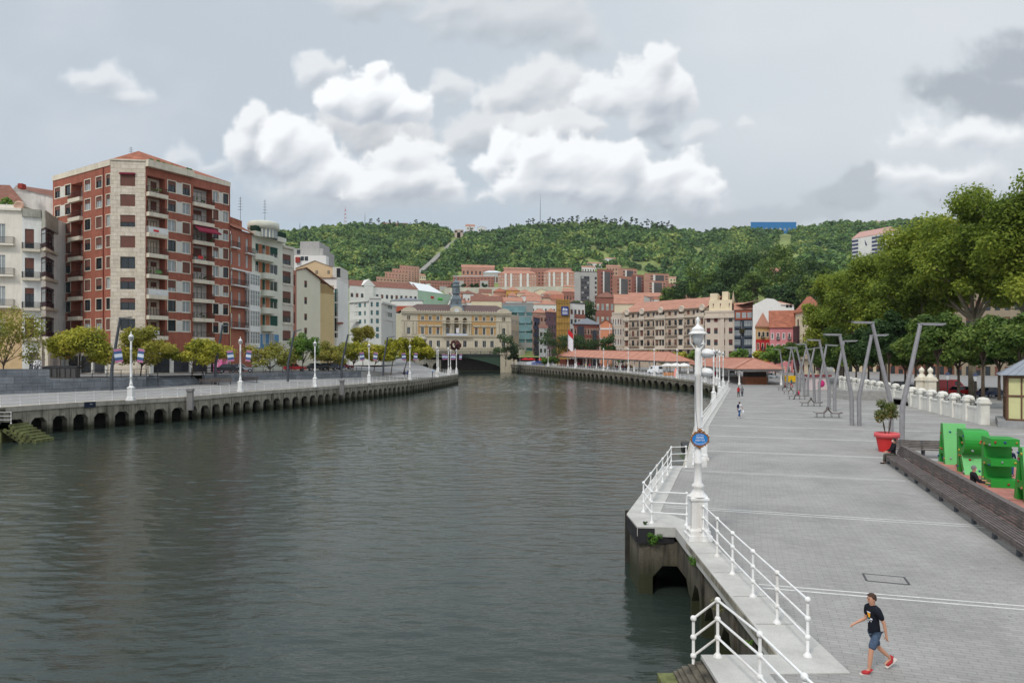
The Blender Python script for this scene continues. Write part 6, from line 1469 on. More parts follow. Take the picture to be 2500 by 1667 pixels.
# ---- city hall
HS = mat('honey stone', (200,190,170), var=.08, scale=.5, streak=.3, streakcol=(140,122,92), fine=.05, finescale=3); HY_ = mat('ochre render', (190,152,102), var=.08, scale=.4, streak=.15); SLT = mat('brown slate roof', (96,78,74), var=.22, scale=.6, fine=.15, finescale=5); ZN = mat('blue grey zinc', (112,124,130), rough=.5, var=.18, scale=.6, metal=.2)
def cityhall():
    A = Vector((gx(980,402),402)); C_ = Vector((gx(1247,421),421)); E_ = Vector((gx(1267,438),438)); d = C_-A; L_ = d.length; t = d/L_; nin = Vector((-t.y,t.x)); 
    X = lambda x: su(A, C_, 980 + x/7.468); Zy = lambda y: gz(690 + y/7.468, 411)
    zb = 6.; ze = Zy(560); b = Bld('city_hall', 'ornate honey stone city hall with slate roof and clock tower', 'city hall', (A.x,A.y,zb))
    kind('hall', FRW, GLS, SHB, mat('pale dressed stone', (214,206,190), var=.06), 1)
    ops = []; upx = [(360,412),(502,552),(640,692),(1342,1392),(1485,1533),(1625,1675)]
    zz = lambda y: gz(690 + y/7.468, 411) 
    for a, c in upx: ops.append((X(a),X(c),zz(690),zz(620),'hall',0)); ops.append((X(a),X(c),zz(945),zz(815),'hall',rblind((.7,.3,0,0))))
    for a, c in ((505,562),(645,705),(820,880),(1125,1190),(1335,1395),(1480,1545),(1620,1685),(1835,1895)): ops.append((X(a),X(c),zz(1175),zz(1055),'hall',0))
    for a, c in ((105,160),(1838,1895)): ops.append((X(a),X(c),zz(945),zz(820),'hall',0)); ops.append((X(a),X(c),zz(690),zz(615),None,0,1.0))
    loggia = [(812,890),(965,1045),(1118,1198)]
    for a, c in loggia: ops.append((X(a),X(c),zz(945),zz(635),None,0,1.6))
    A_, t_, n_i, P_ = b.facade(A, C_, zb, ze, HS, ops, .35)
    L2 = (E_-C_).length; ops2 = []
    for i in range(5):
        x = L2*(.12+.18*i)
        for y0, y1 in ((720,650),(975,850),(1190,1090)): ops2.append((x, x+L2*.09, zz(y0), zz(y1), 'hall', 0))
    b.facade(C_, E_, zb, ze, HS, ops2, .3); D_ = A+nin*26; b.facade(D_, A, zb, ze, HS, []); b.facade(E_, D_, zb, ze, HS, [])
    M_ = Matrix.Translation((A.x,A.y,0)) @ Matrix.Rotation(math.atan2(t.y,t.x),4,'Z')
    for a, c in loggia:
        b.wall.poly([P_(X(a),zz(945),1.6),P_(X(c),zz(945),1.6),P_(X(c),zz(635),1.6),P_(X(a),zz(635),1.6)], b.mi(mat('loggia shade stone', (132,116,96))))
        obj('window', win_mesh(X(c)-X(a)-.8, zz(830)-zz(945), 'hall', 0), b.t, Vector(P_(X(a)+.4,zz(945),1.3))-b.L0, math.atan2(t.y,t.x))
        mm = MB(); mm.M = M_; cx_ = (X(a)+X(c))/2; r = (X(c)-X(a))/2
        for k in range(8):   # arch head fills the square corners
            a0, a1 = R(180*k/8), R(180*(k+1)/8); mm.poly([(cx_+r*math.cos(a0),-.02,zz(675)+r*math.sin(a0)),(cx_+r*math.cos(a0),-.02,zz(630)+.6),(cx_+r*math.cos(a1),-.02,zz(630)+.6),(cx_+r*math.cos(a1),-.02,zz(675)+r*math.sin(a1))])
        b.part('arch_head', mm, HS)
    def panel(x0,x1,y0,y1,m,o=.06,nm='ochre_panel'):
        mm = MB(); mm.M = M_; mm.box(X(x0),X(x1),-o,-.004,zz(y0),zz(y1)); b.part(nm, mm, m)
    for xs in (upx[:3], upx[3:]):
        lo, hi = (300,745) if xs is upx[:3] or xs[0] == upx[0] else (1280,1720)
        edges = [lo] + [e for a, c in xs for e in (a-13,c+13)] + [hi]
        for i in range(0,len(edges),2):
            panel(edges[i],edges[i+1],690,592,HY_); panel(edges[i],edges[i+1],950,712,HY_)
        for a, c in xs:
            panel(a-13,c+13,775,712,HY_); mm = MB(); mm.M = M_; mm.box(X(a-40),X(c+40),-.5,-.08,zz(800),zz(788)); mm.prism([(X(a-36),-.45),(X(c+36),-.45),(X(c+36),-.08),(X(a-36),-.08)],zz(788),zz(776)); mm.box(X(a-30),X(c+30),-.4,-.08,zz(958),zz(948)); b.part('window_pediment', mm, HS)
    # cornices, bands
    mm = MB(); mm.M = M_
    for y0, y1, o in ((575,548,.9),(548,530,1.2),(700,690,.35),(985,965,.5),(1205,1190,.6)): mm.box(-.2,L_+.2,-o,-.004,zz(y0),zz(y1))
    for i in range(46): x = L_*i/45; mm.box(x-.25,x+.25,-1.0,-.5,zz(530),zz(512))
    b.part('cornice', mm, HS)
    # end pavilions and pilasters
    for x0, x1 in ((0,290),(1730,1994)):
        mm = MB(); mm.M = M_; 
        for a, c in ((x0+12,x0+45),(x0+62,x0+88),(x0+175,x0+203),(x0+225,x0+268)): mm.box(X(a),X(c),-.45,-.005,zz(945),zz(715))
        cxp = X((x0+x1)/2+2); w = X(x1)-X(x0)
        mm.prism([(X(x0),-.9),(X(x1),-.9),(X(x1),.5),(X(x0),.5)], zz(545), zz(525)); 
        seg = [(cxp+w*.44*math.cos(R(a)),-.8,zz(525)+ (w*.24)*math.sin(R(a))) for a in range(0,181,15)]
        mm.poly(seg); mm.poly([(p[0],.6,p[2]) for p in seg][::-1])
        for p, q_ in zip(seg, seg[1:]): mm.poly([p,(p[0],.6,p[2]),(q_[0],.6,q_[2]),q_])
        nx = (133,1866)[x0 > 100]
        b.part('end_pavilion', mm, HS)
    # paired columns
    for x in (757,790,908,940,1062,1098,1218,1252):
        mm = MB(); mm.M = M_ @ Matrix.Translation((X(x),-.45,0)); mm.lathe([(.55,zz(950)),(.5,zz(940)),(.42,zz(930)),(.36,zz(755)),(.5,zz(748)),(.6,zz(742))], n=8); b.part('column', mm, HS)
    mm = MB(); mm.M = M_; mm.box(X(740),X(1272),-1.0,-.01,zz(742),zz(728)); mm.box(X(740),X(1272),-1.4,-.01,zz(985),zz(955)); b.part('balcony', mm, HS)
    mm = MB(); mm.M = M_; mm.box(X(812),X(1200),-1.5,-1.42,zz(965),zz(932)); b.part('long_banner', mm, mat('pale blue banner', (206,212,224)))
    mm = MB(); mm.M = M_; mm.box(X(990),X(1042),-1.2,-1.1,zz(918),zz(828)); b.part('hanging_banner', mm, mat('white banner', (226,222,226)))
    # niches with figures on the end pavilions
    for a, c in ((105,160),(1838,1895)):
        mm = MB(); mm.M = M_ @ Matrix.Translation(((X(a)+X(c))/2,.4,zz(690))); mm.lathe([(.5,0),(.6,.3),(.35,1.4),(.5,1.9),(.2,2.2),(.3,2.5),(0,2.8)], n=8); b.part('statue', mm, mat('grey statue stone', (150,140,122)))
    # roof
    mm = MB(); mm.M = M_; h = zz(392)-zz(535); z = zz(528); dp = 26
    P = [(-.8,-.8,z),(L_+.8,-.8,z),(L_+5,dp,z),(-.8,dp,z)]; q_ = [(X(330),8,z+h),(X(1800),8,z+h),(X(1800),16,z+h),(X(330),16,z+h)]
    for i in range(4): mm.poly([P[i],P[(i+1)%4],q_[(i+1)%4],q_[i]])
    mm.poly(q_); b.part('roof', mm, SLT)
    # clock gable and tower
    cxp = X(1000); mm = MB(); mm.M = M_; mm.box(X(892),X(1108),-1,2,zz(560),zz(490)); seg = [(cxp+(X(1100)-cxp)*math.cos(R(a)),-1,zz(490)+(zz(430)-zz(490))*math.sin(R(a))) for a in range(0,181,15)]; mm.poly(seg)
    for p, r_ in zip(seg, seg[1:]): mm.poly([p,(p[0],2,p[2]),(r_[0],2,r_[2]),r_])
    b.part('clock_gable', mm, HS)
    mm = MB(); mm.M = M_ @ Matrix.Translation((cxp,-1.05,zz(513))) @ Matrix.Rotation(R(90),4,'X'); mm.lathe([(0,.05),(1.05,.05),(1.2,.15),(1.35,0)], n=20); b.part('clock_face', mm, mat('pale clock face', (222,226,226)))
    tw = MB(); tw.M = M_ @ Matrix.Translation((X(1022),4,0)) @ Matrix.Rotation(R(45),4,'Z')
    zt2 = lambda y: gz(690 + y/7.468, 411)
    tw.lathe([(9.5*.6,zt2(540)),(9.2*.58,zt2(470)),(8.2*.55,zt2(420)),(6.4*.62,zt2(400)),(5.6*.7,zt2(330)),(6.4*.66,zt2(292)),(5.2*.66,zt2(282)),(4.6*.62,zt2(245)),(3.4*.64,zt2(205)),(4.2*.64,zt2(185))], n=4, sm=False); tw.M = M_ @ Matrix.Translation((X(1022),4,0)) @ Matrix.Rotation(R(22.5),4,'Z')
    tw.lathe([(2.9,zt2(185)),(2.3,zt2(175)),(2.1,zt2(70)),(2.9,zt2(60)),(2.9,zt2(45)),(2.0,zt2(40)),(1.7,zt2(0)),(2.3,zt2(-5)),(2.2,zt2(-20)),(.9,zt2(-45)),(.5,zt2(-60)),(.25,zt2(-100)),(.08,zt2(-210))], n=8, sm=False); b.part('clock_tower', tw, ZN)
    for k in range(4):
        a = R(-90+90*k); mm = MB(); mm.M = M_ @ Matrix.Translation((X(1022),4,0)) @ Matrix.Rotation(R(90*k),4,'Z'); mm.box(-.35,.35,-2.25,-1.8,zt2(165),zt2(85)); mm.box(-.7,.7,-3.1,-2.6,zt2(372),zt2(325)); b.part('tower_opening', mm, mat('louvre grey', (96,104,110)))
    mm = MB(); mm.M = M_; mm.box(-2,L_+6,-9,-.01,zb-6,zz(1215)); 
    for i in range(40): x = lerp(-2,L_+6,i/39); mm.box(x-.2,x+.2,-9.1,-8.8,zz(1215),zz(1190))
    mm.box(-2,L_+6,-9.2,-8.7,zz(1190),zz(1180)); b.part('terrace', mm, mat('terrace stone', (176,168,150), var=.15, streak=.4)); b.done()
cityhall()

# ---- glass office and the streets right of the city hall
GLC = mat('grey louvre cladding', (150,150,148), var=.06, scale=.5); GLP = mat('blue green curtain wall', (112,146,150), rough=.25, var=.25, scale=.3, spec=.5)
b = block('modern grey and blue-green glass office right of the city hall', 1226, 1302, 741, 456, 0, 20, GLC, 5, 4, 'teal', .8, .4, ('flat',GLC), name='office_building', cat='office building', top=.12, bands=[('glass_band',GLP,.0,.76,.82,.95,.3)]+[('glass_band',GLP,.0,.5,f,f+.1,.3) for f in (.6,.44,.28,.12)]+[('glass_band',GLP,.55,.92,f,f+.13,.3) for f in (.61,.45,.29)])
for uL, uR, vT, Y, m, r, c, lab, rf, kd in [(1304,1318,775,400,mat('blue violet far', (96,100,128)),6,2,'narrow blue violet house right of the glass office',('gable',2,TILED),'tiny'),
  (1300,1336,762,420,mat('dusty rose', (190,150,136)),6,4,'dusty rose old house behind the blue violet one',('hip',3,ORG),'tiny'),
  (1332,1358,760,390,mat('plum render', (112,82,92)),6,4,'plum coloured house with glazed balconies left of the scaffold',('hip',2.5,ORG),'bare'),
  (1316,1336,800,360,WF,4,2,'white house at the street corner below the plum one',('gable',2,TILED),'tiny')]: block(lab, uL, uR, vT, Y, 8, 12, m, r, c, kd, .55, .5, rf, 'old street houses', name='town_house', cat='house', side=2, z0=5)
SCF = mat('ochre scaffold sheeting', (176,138,70), var=.25, scale=.4, fine=.15, finescale=3)
b = block('building wrapped in ochre scaffold sheeting with a blue banner', 1358, 1391, 734, 330, 0, 14, SCF, 0, 0, 'tiny', roof=('flat',SCF), name='scaffolded_building', cat='building', z0=4, done=False)
mm = MB(); mm.M = b.M_
for i in range(8): z = -1-3.2*i; mm.box(-.3,b.L_+.3,-.5,-.35,z,z+.12)
for i in range(6): x = b.L_*i/5; mm.box(x-.06,x+.06,-.5,-.38,-27,.8)
b.part('scaffold', mm, mat('scaffold tube', (120,98,60)))
mm = MB(); mm.M = b.M_; x0, x1 = b.L_*(1370-1358)/33, b.L_*(1388-1358)/33; z0_, z1_ = gz(770,330)-b.zt, gz(748,330)-b.zt; mm.box(x0,x1,-.7,-.55,z0_,z1_,0)
for i, f in enumerate((.3,.5,.72)): xx = lerp(x0,x1,f); mm.faces([(xx-.55,-.72,lerp(z0_,z1_,.55)),(xx+.55,-.72,lerp(z0_,z1_,.55)),(xx,-.72,lerp(z0_,z1_,.9-.05*i))], [(0,1,2)], 1)
for k, f in enumerate((.38,.24,.12)): mm.box(lerp(x0,x1,.15),lerp(x0,x1,.85),-.725,-.705,lerp(z0_,z1_,f),lerp(z0_,z1_,f+.06),1)
b.part('banner', mm, [mat('blue banner', (44,62,124)), mat('white print', (220,222,230))]); b.done()
b = block('white block with brick panels and flat roof right of the ochre scaffold', 1391, 1428, 740, 335, 6, 14, WF, 6, 4, 'dark', .6, .5, ('flat',GDK), z0=4, bands=[('brick_panel',RBD,.3,1,f,f+.07,.12) for f in (.12,.28,.44,.6,.76)])
b = block('red brick building with a dark glass corner and slate roof', 1401, 1464, 790, 300, 6, 14, mat('dark red brick', (138,84,72)), 4, 8, 'cream', .5, .55, ('hip',3,mat('slate roof', (120,124,130))), z0=4, bands=[('glass_corner',mat('blue black glass', (58,70,82), rough=.15, spec=.6),.14,.36,0,.95,.5),('glass_corner',mat('blue black glass', (58,70,82)),.72,.86,0,.85,.5)])
b = block('plain orange gabled house with white lines', 1464, 1494, 790, 285, 0, 14, mat('bright orange render', (212,142,108), var=.05), 0, 0, 'tiny', roof=('gablef',1.8,ORG), name='town_house', cat='house', z0=4, bands=[('white_line',WF,a,c,f0,f1,.12) for a, c, f0, f1 in ((0,.04,0,1),(.8,.84,0,1),(0,1,.62,.66),(0,1,.86,.9))])

# ---- long beige block along the right bank
TP = mat('taupe stone', (186,170,152), var=.08, scale=.5, streak=.3, streakcol=(120,108,94)); TPL = mat('light taupe stone', (204,192,176), var=.06, scale=.5, streak=.2)
def longblock():
    A = Vector((gx(1524,285),285)); C_ = Vector((gx(1725,255),255)); d = C_-A; L_ = d.length; t = d/L_; nin = Vector((-t.y,t.x)); zb = 4.
    zr = lambda y: gz(600 + y/4.704, 270); X = lambda x: su(A, C_, 1200 + x/4.704)
    X3 = lambda x: su(A, C_, 1600 + x/4.704)
    ze = zr(740); b = Bld('apartment_block', 'long taupe stone apartment block with orange roof and rows of balconies', 'apartment building', (A.x,A.y,zb)); ops = []
    rws = [(760,805,0),(860,920,1),(965,1030,1),(1078,1145,1),(1195,1250,2)]
    cols = [(1535,1568),(1612,1638),(1672,1697),(1712,1742),(1785,1815),(1850,1875),(1890,1912),(1928,1948),(1958,1985),(2030,2060),(2100,2128),(2150,2190),(2245,2275),(2310,2335),(2352,2378),(2405,2440),(2472,2500),(2540,2570),(2610,2640),(2680,2705),(2750,2780)]
    for y0, y1, r in rws:
        for i, (a, c) in enumerate(cols):
            w = X(c)-X(a); s0 = max(.1, X(a)); s1 = min(L_-.1, X(c))
            if s1-s0 > .4: ops.append((s0, s1, zr(y1), zr(y0), 'bare' if i % 3 else 'wood', rblind((.5,.2,.1,.2))))
    A_, t_, n_i, P_ = b.facade(A, C_, zb, ze, TP, ops, .3)
    for y1 in (920,1030,1145):
        for a, c in ((1595,1700),(1770,1875),(2015,2130),(2230,2345),(2455,2580)): balcony(b, A_, t_, n_i, X(a), min(L_-.1,X(c)), zr(y1), .8, TP, IRON, 1.0, .25, bars=14)
    for a, c in ((1520,1590),(1700,1762),(1878,2000),(2138,2222),(2350,2450)):
        mm = MB(); mm.M = Matrix.Translation((A.x,A.y,0)) @ Matrix.Rotation(math.atan2(t.y,t.x),4,'Z'); lo, hi = max(0,X(a)), min(L_,X(c))
        for y0, y1 in ((850,830),(960,925),(1075,1035),(1180,1150)): mm.box(lo,hi,-.5,-.004,zr(y0),zr(y1))
        mm.box(lo,hi,-.6,-.3,zr(830),zr(795)); 
        for x in (lo, hi-.35): mm.box(x,x+.35,-.5,-.004,zr(1180),zr(830))
        b.part('bay', mm, TPL)
    mm = MB(); mm.M = Matrix.Translation((A.x,A.y,0)) @ Matrix.Rotation(math.atan2(t.y,t.x),4,'Z'); mm.box(0,L_,-.7,-.004,zr(838),zr(826)); mm.box(0,L_,-.7,-.004,zr(748),zr(738)); mm.box(0,L_,-1.0,-.004,zr(1192),zr(1180)); b.part('cornice', mm, TPL)
    mm = MB(); mm.M = Matrix.Translation((A.x,A.y,ze)) @ Matrix.Rotation(math.atan2(t.y,t.x),4,'Z'); mm.poly([(-.6,-1,0),(L_+.5,-1,0),(L_+.5,9,4.6),(-.6,9,4.6)]); mm.poly([(-.6,9,4.6),(L_+.5,9,4.6),(L_+.5,18,0),(-.6,18,0)]); b.part('roof', mm, ORG)
    for x in (1570,1740,1955,2195,2430): 
        mm = MB(); mm.M = Matrix.Translation((A.x,A.y,ze)) @ Matrix.Rotation(math.atan2(t.y,t.x),4,'Z') @ Matrix.Translation((X(x),-.9,0)) @ Matrix.Rotation(R(90),4,'X'); mm.lathe([(0,.1),(.9,.1),(1.1,.2),(1.3,-.3)], n=14); b.part('roundel', mm, TPL)
    b.wall.poly([P_(0,zb),P_(0,zb,16),P_(0,ze,16),P_(0,ze)], b.mi(TPL)); b.wall.poly([P_(L_,zb),P_(L_,ze),P_(L_,ze,16),P_(L_,zb,16)], b.mi(TP))
    b.wall.poly([P_(0,ze,0),P_(0,ze,16),P_(0,ze+4.4,9)], b.mi(CF)); b.done()
longblock()
b = block('pale ornate corner house with rounded bays left of the long taupe block', 1494, 1525, 766, 287, 0, 12, TPL, 5, 5, 'surr', .5, .6, ('flat',TPL), name='town_house', cat='house', z0=4)
b = block('cream stepped house with an orange roof and side gable behind the long block', 1500, 1570, 742, 315, 0, 14, CF, 2, 6, 'tiny', .6, .4, ('gable',5,ORG), name='town_house', cat='house', z0=4)
KINDSW['maroon'] = (FRB, GLS, mat('maroon blind', (104,56,54)), None, 1, False)
b = block('tall cream modernist house with maroon blinds and a roof terrace', 1721, 1793, 763, 245, -4, 14, TPL, 5, 4, 'maroon', .5, .5, ('flat',TPL), name='town_house', cat='house', z0=3, top=.02, blp=(.3,.3,.2,.2), bands=[('stone_column',TPL,.53,.66,.1,.98,.4),('cornice',TPL,-.02,1.02,.9,.935,.7)], done=False)
mm = MB(); mm.M = b.M_; mm.box(1.2,b.L_-1,1.5,10,.5,4.4); mm.box(1.5,4,2,8,4.4,6.8); mm.box(b.L_*.55,b.L_*.75,3,9,4.4,7.4); mm.poly([(b.L_-1,2,.5),(b.L_-1,10,.5),(b.L_-1,10,5),(b.L_-1,6,8),(b.L_-1,2,5)]); b.part('penthouse', mm, CF)
for x in (2.6,5.0,8.0): obj('window', win_mesh(1.4,1.6,'maroon',.5), b.t, b.M_ @ Vector((x,1.3,1.6)) - b.L0)
b.done()
SLB = mat('slate blue woodwork', (62,72,84), rough=.5, var=.15); 
b = block('narrow house faced with slate blue glazed galleries and an orange top floor', 1793, 1838, 757, 240, -3, 14, SLB, 0, 0, 'tiny', roof=('gable',3,ORG), name='town_house', cat='house', z0=3, done=False)
for r in range(5):
    for x0, x1 in ((.02,.36),(.56,.98)):
        mm = MB(); mm.M = b.M_; H_ = 3.1; z = -4.2-3.15*r; mm.box(b.L_*x0,b.L_*x1,-.8,-.01,z-2.2,z+.5,0); n_ = 5
        for i in range(n_): a, c = lerp(b.L_*x0,b.L_*x1,(i+.15)/n_), lerp(b.L_*x0,b.L_*x1,(i+.85)/n_); mm.box(a,c,-.83,-.801,z-1.5,z-.2,1); mm.box(a,c,-.83,-.801,z-.1,z+.35,1)
        b.part('glazed_gallery', mm, [SLB, GLL])
    obj('balcony_door', win_mesh(1.0,2.2,'white' if r < 2 else 'bare',0), b.t, b.M_ @ Vector((b.L_*.4,-.2,-6.4-3.15*r)) - b.L0)
mm = MB(); mm.M = b.M_; mm.box(.3,b.L_-.3,-.3,-.01,-3.4,-.3,0); [mm.box(b.L_*f,b.L_*f+1.4,-.33,-.301,-2.8,-.9,1) for f in (.1,.42,.72)]; b.part('top_floor', mm, [mat('orange red timber', (150,76,54)), GLL]); 
mm = MB(); rr = random.Random(4)
mm.M = b.M_
for i in range(40): mm.ball((b.L_*.45+rr.uniform(-.9,.9),-.9+rr.uniform(-.3,.3),-7.2+rr.uniform(-.6,.6)), rr.uniform(.12,.3), 0, 5, 4)
b.part('hanging_plant', mm, leafmat('balcony plant foliage', [(70,60,36),(88,84,44)])); b.done()
Y = 236; b = Bld('town_house', 'big blank white party wall of a house stepping down to the right', 'house', (gx(1838,Y),Y,3))
poly = [(1836,880),(1936,790),(1936,774),(1910,760),(1905,740),(1890,730),(1872,728),(1838,745)]
b.wall.poly([(gx(u,Y),Y,gz(v,Y)) for u, v in [(1836,880),(1945,880),(1938,744),(1905,740),(1890,730),(1872,728),(1838,745)]], b.mi(WHT)); b.wall.poly([(gx(1938,Y),Y,3),(gx(1938,Y)+2,Y+14,3),(gx(1938,Y)+2,Y+14,gz(744,Y)),(gx(1938,Y),Y,gz(744,Y))], b.mi(WHT))
mm = MB(); mm.poly([(gx(1815,Y),Y+.5,gz(742,Y)),(gx(1872,Y),Y+.2,gz(727,Y)),(gx(1872,Y),Y+14,gz(727,Y)),(gx(1815,Y),Y+14,gz(738,Y))]); mm.poly([(gx(1906,Y),Y-.4,gz(744,Y)),(gx(1939,Y),Y-.4,gz(745,Y)),(gx(1928,Y),Y+9,gz(730,Y)),(gx(1908,Y),Y+9,gz(730,Y))]); b.part('roof', mm, ORG)
for u, v in ((1919,770),(1919,751),(1927,751)): obj('window', win_mesh(.9,1.1,'dark',0), b.t, Vector((gx(u,Y),Y-.18,gz(v,Y)))-b.L0)
b.done()
REDR = mat('vivid red render', (188,50,48), var=.06, scale=.4); PKR = mat('rose pink render', (206,134,138), var=.06, scale=.4)
b = block('vivid red house with an ochre top floor, left of the pink house', 1845, 1879, 796, 205, 1, 12, REDR, 4, 3, 'cream', .36, .5, ('hip',4.2,ORG), name='town_house', cat='house', z0=2.6, bands=[('ochre_top',mat('ochre render far', (206,166,114)),0,1,.73,1,.04)], done=False)
A_, t_, n_i = b.A, b.tt, b.nin
for r in range(4):
    z = b.zb+(b.zt-b.zb)*.94*(r+.2)/4; balcony(b, A_, t_, n_i, b.L_*.38, b.L_*.62, z, .4, IRON, IRON, .9, .1, bars=6)
    for c in range(3): obj('window', win_mesh(.7,1.4,'cream',0), b.t, b.M_ @ Vector((b.L_*(.14+.3*c),-.2,-3.1)) - b.L0) if r == 0 else None
b.done()
b = block('rose pink house with white window surrounds between the red house and the trees', 1879, 1948, 800, 205, -2, 12, PKR, 4, 5, 'surr', .34, .5, ('gable',5.4,TILE), name='town_house', cat='house', z0=2.6, done=False)
for r in range(4):
    for c in (1,3): balcony(b, b.A, b.tt, b.nin, b.L_*(.2*c+.04), b.L_*(.2*c+.16), b.zb+(b.zt-b.zb)*.94*(r+.2)/4, .4, IRON, IRON, .9, .1, bars=6)
b.done()
b = block('cream house with wine red galleries and wide eaves, partly behind the big trees', 1942, 2010, 763, 200, -18, 16, mat('cream yellow render', (216,202,174), var=.06, scale=.4), 4, 5, 'wood', .34, .55, ('hip',4.5,TILE), name='town_house', cat='house', z0=2.6, bands=[('glazed_gallery',DW,.0,.16,.1,.78,.7),('glazed_gallery',DW,.84,1,.1,.78,.7)], done=False)
for f in (.26,.5): balcony(b, b.A, b.tt, b.nin, b.L_*.17, b.L_*.83, b.zb+(b.zt-b.zb)*f, .8, IRON, IRON, 1.0, .15, bars=20)
b.done()

# ---- bridge
BRS = mat('dark green steel', (40,50,44), rough=.6, var=.25, streak=.3); BRD = mat('dark bridge railing', (66,66,64), var=.2)
t = thing('bridge', 'dark steel road bridge over the river in front of the city hall', 'bridge', (gx(1040,375),375,0))
Y = 372; x0, x1 = gx(985,Y), gx(1224,Y); zd = gz(864,Y); 
mb = MB(); mb.box(x0,x1,Y,Y+16,zd-1.4,zd); mb.build('deck', [BRS], t)
mb = MB()
for i in range(0,71):
    x = lerp(x0,x1,i/70); mb.box(x-.06,x+.06,Y-.05,Y+.05,zd,zd+1.3)
mb.box(x0,x1,Y-.08,Y+.08,zd+1.2,zd+1.4); mb.box(x0,x1,Y-.08,Y+.08,zd+.2,zd+.3); mb.build('railing', [BRD], t)
mb = MB(); xa = gx(1100,Y)
for k in range(5):
    y = Y+.3+3.6*k; n = 14
    for i in range(n):
        f0, f1 = i/n, (i+1)/n; xx0, xx1 = lerp(xa,x1,f0), lerp(xa,x1,f1); h0, h1 = 1.4+5.6*f0**1.8, 1.4+5.6*f1**1.8
        mb.poly([(xx0,y,zd-1.2),(xx0,y,zd-h0),(xx1,y,zd-h1),(xx1,y,zd-1.2)]); mb.poly([(xx0,y,zd-h0),(xx0,y+.5,zd-h0),(xx1,y+.5,zd-h1),(xx1,y,zd-h1)])
mb.build('girder', [mat('green girder steel', (52,74,58), rough=.6, var=.2)], t)
mb = MB(); mb.box(gx(1222,Y),gx(1252,Y),Y-6,Y+20,-1,zd-.4); mb.box(gx(1220,Y),gx(1256,Y),Y-6.4,Y+20,zd-.4,zd+.9); mb.box(gx(1252,Y),gx(1262,Y),Y-9,Y+5,-1,zd-3); mb.build('pier', [mat('buff bridge stone', (188,178,156), var=.15, streak=.5, streakcol=(110,100,84))], t)
mb = MB(); P = [(x0,Y+1,zd-1.4),(gx(1106,Y),Y+1,zd-1.4)]; quay_wall(mb, [(gx(985,Y),Y-14,7.0),(gx(1078,Y),Y-3,6.6)], 6, 1, cop=.4, fs=.5, fa=.75); mb.build('approach_arches', [CONC, CONC, DARKIN], t)
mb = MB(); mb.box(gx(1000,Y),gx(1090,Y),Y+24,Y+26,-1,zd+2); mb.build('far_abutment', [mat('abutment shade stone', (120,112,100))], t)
# rounded rusty sculpture in front of the hall (a plain generic form)
t = thing('sculpture', 'rounded rust red metal sculpture standing before the city hall', 'sculpture', (gx(1112,366),366,zd)); RU_ = mat('rust red steel', (92,50,46), rough=.7, var=.25, scale=.8)
mb = MB(); c = Vector((gx(1112,366),366,0)); zc = gz(843,366)
for k in range(9):
    a = k*.7; mb.M = Matrix.Translation((c.x,c.y,zc)) @ Matrix.Rotation(a,4,Vector((.3,1,.2)).normalized()) @ Matrix.Rotation(k*.35,4,'Z')
    pts = [(2.5*math.cos(R(q)),.3*math.sin(R(3*q)),2.7*math.sin(R(q))) for q in range(-20,200,20)]
    for p, q_ in zip(pts, pts[1:]): mb.bar(p, q_, 1.5, .12, 0)
mb.M = None; mb.tube([(c.x,c.y,zd-1),(c.x,c.y,zc-2)], .35, 8); mb.build('shell', [RU_], t)
# domed pavilion between the trees and the hall
Y = 300; t = thing('pavilion', 'small grey stone domed pavilion at the left foot of the city hall', 'pavilion', (gx(1027,Y),Y,5)); mb = MB(); zc = gz(822,Y)
mb.lathe([(2.3,5),(2.3,zc-1.6),(2.8,zc-1.4),(2.6,zc-.6),(1.9,zc-.2),(1.4,zc+.4),(1.5,zc+.6),(0,zc+1.2)], (gx(1027,Y),Y,0), 12); mb.build('body', [mat('grey pavilion stone', (178,172,156), var=.2)], t)

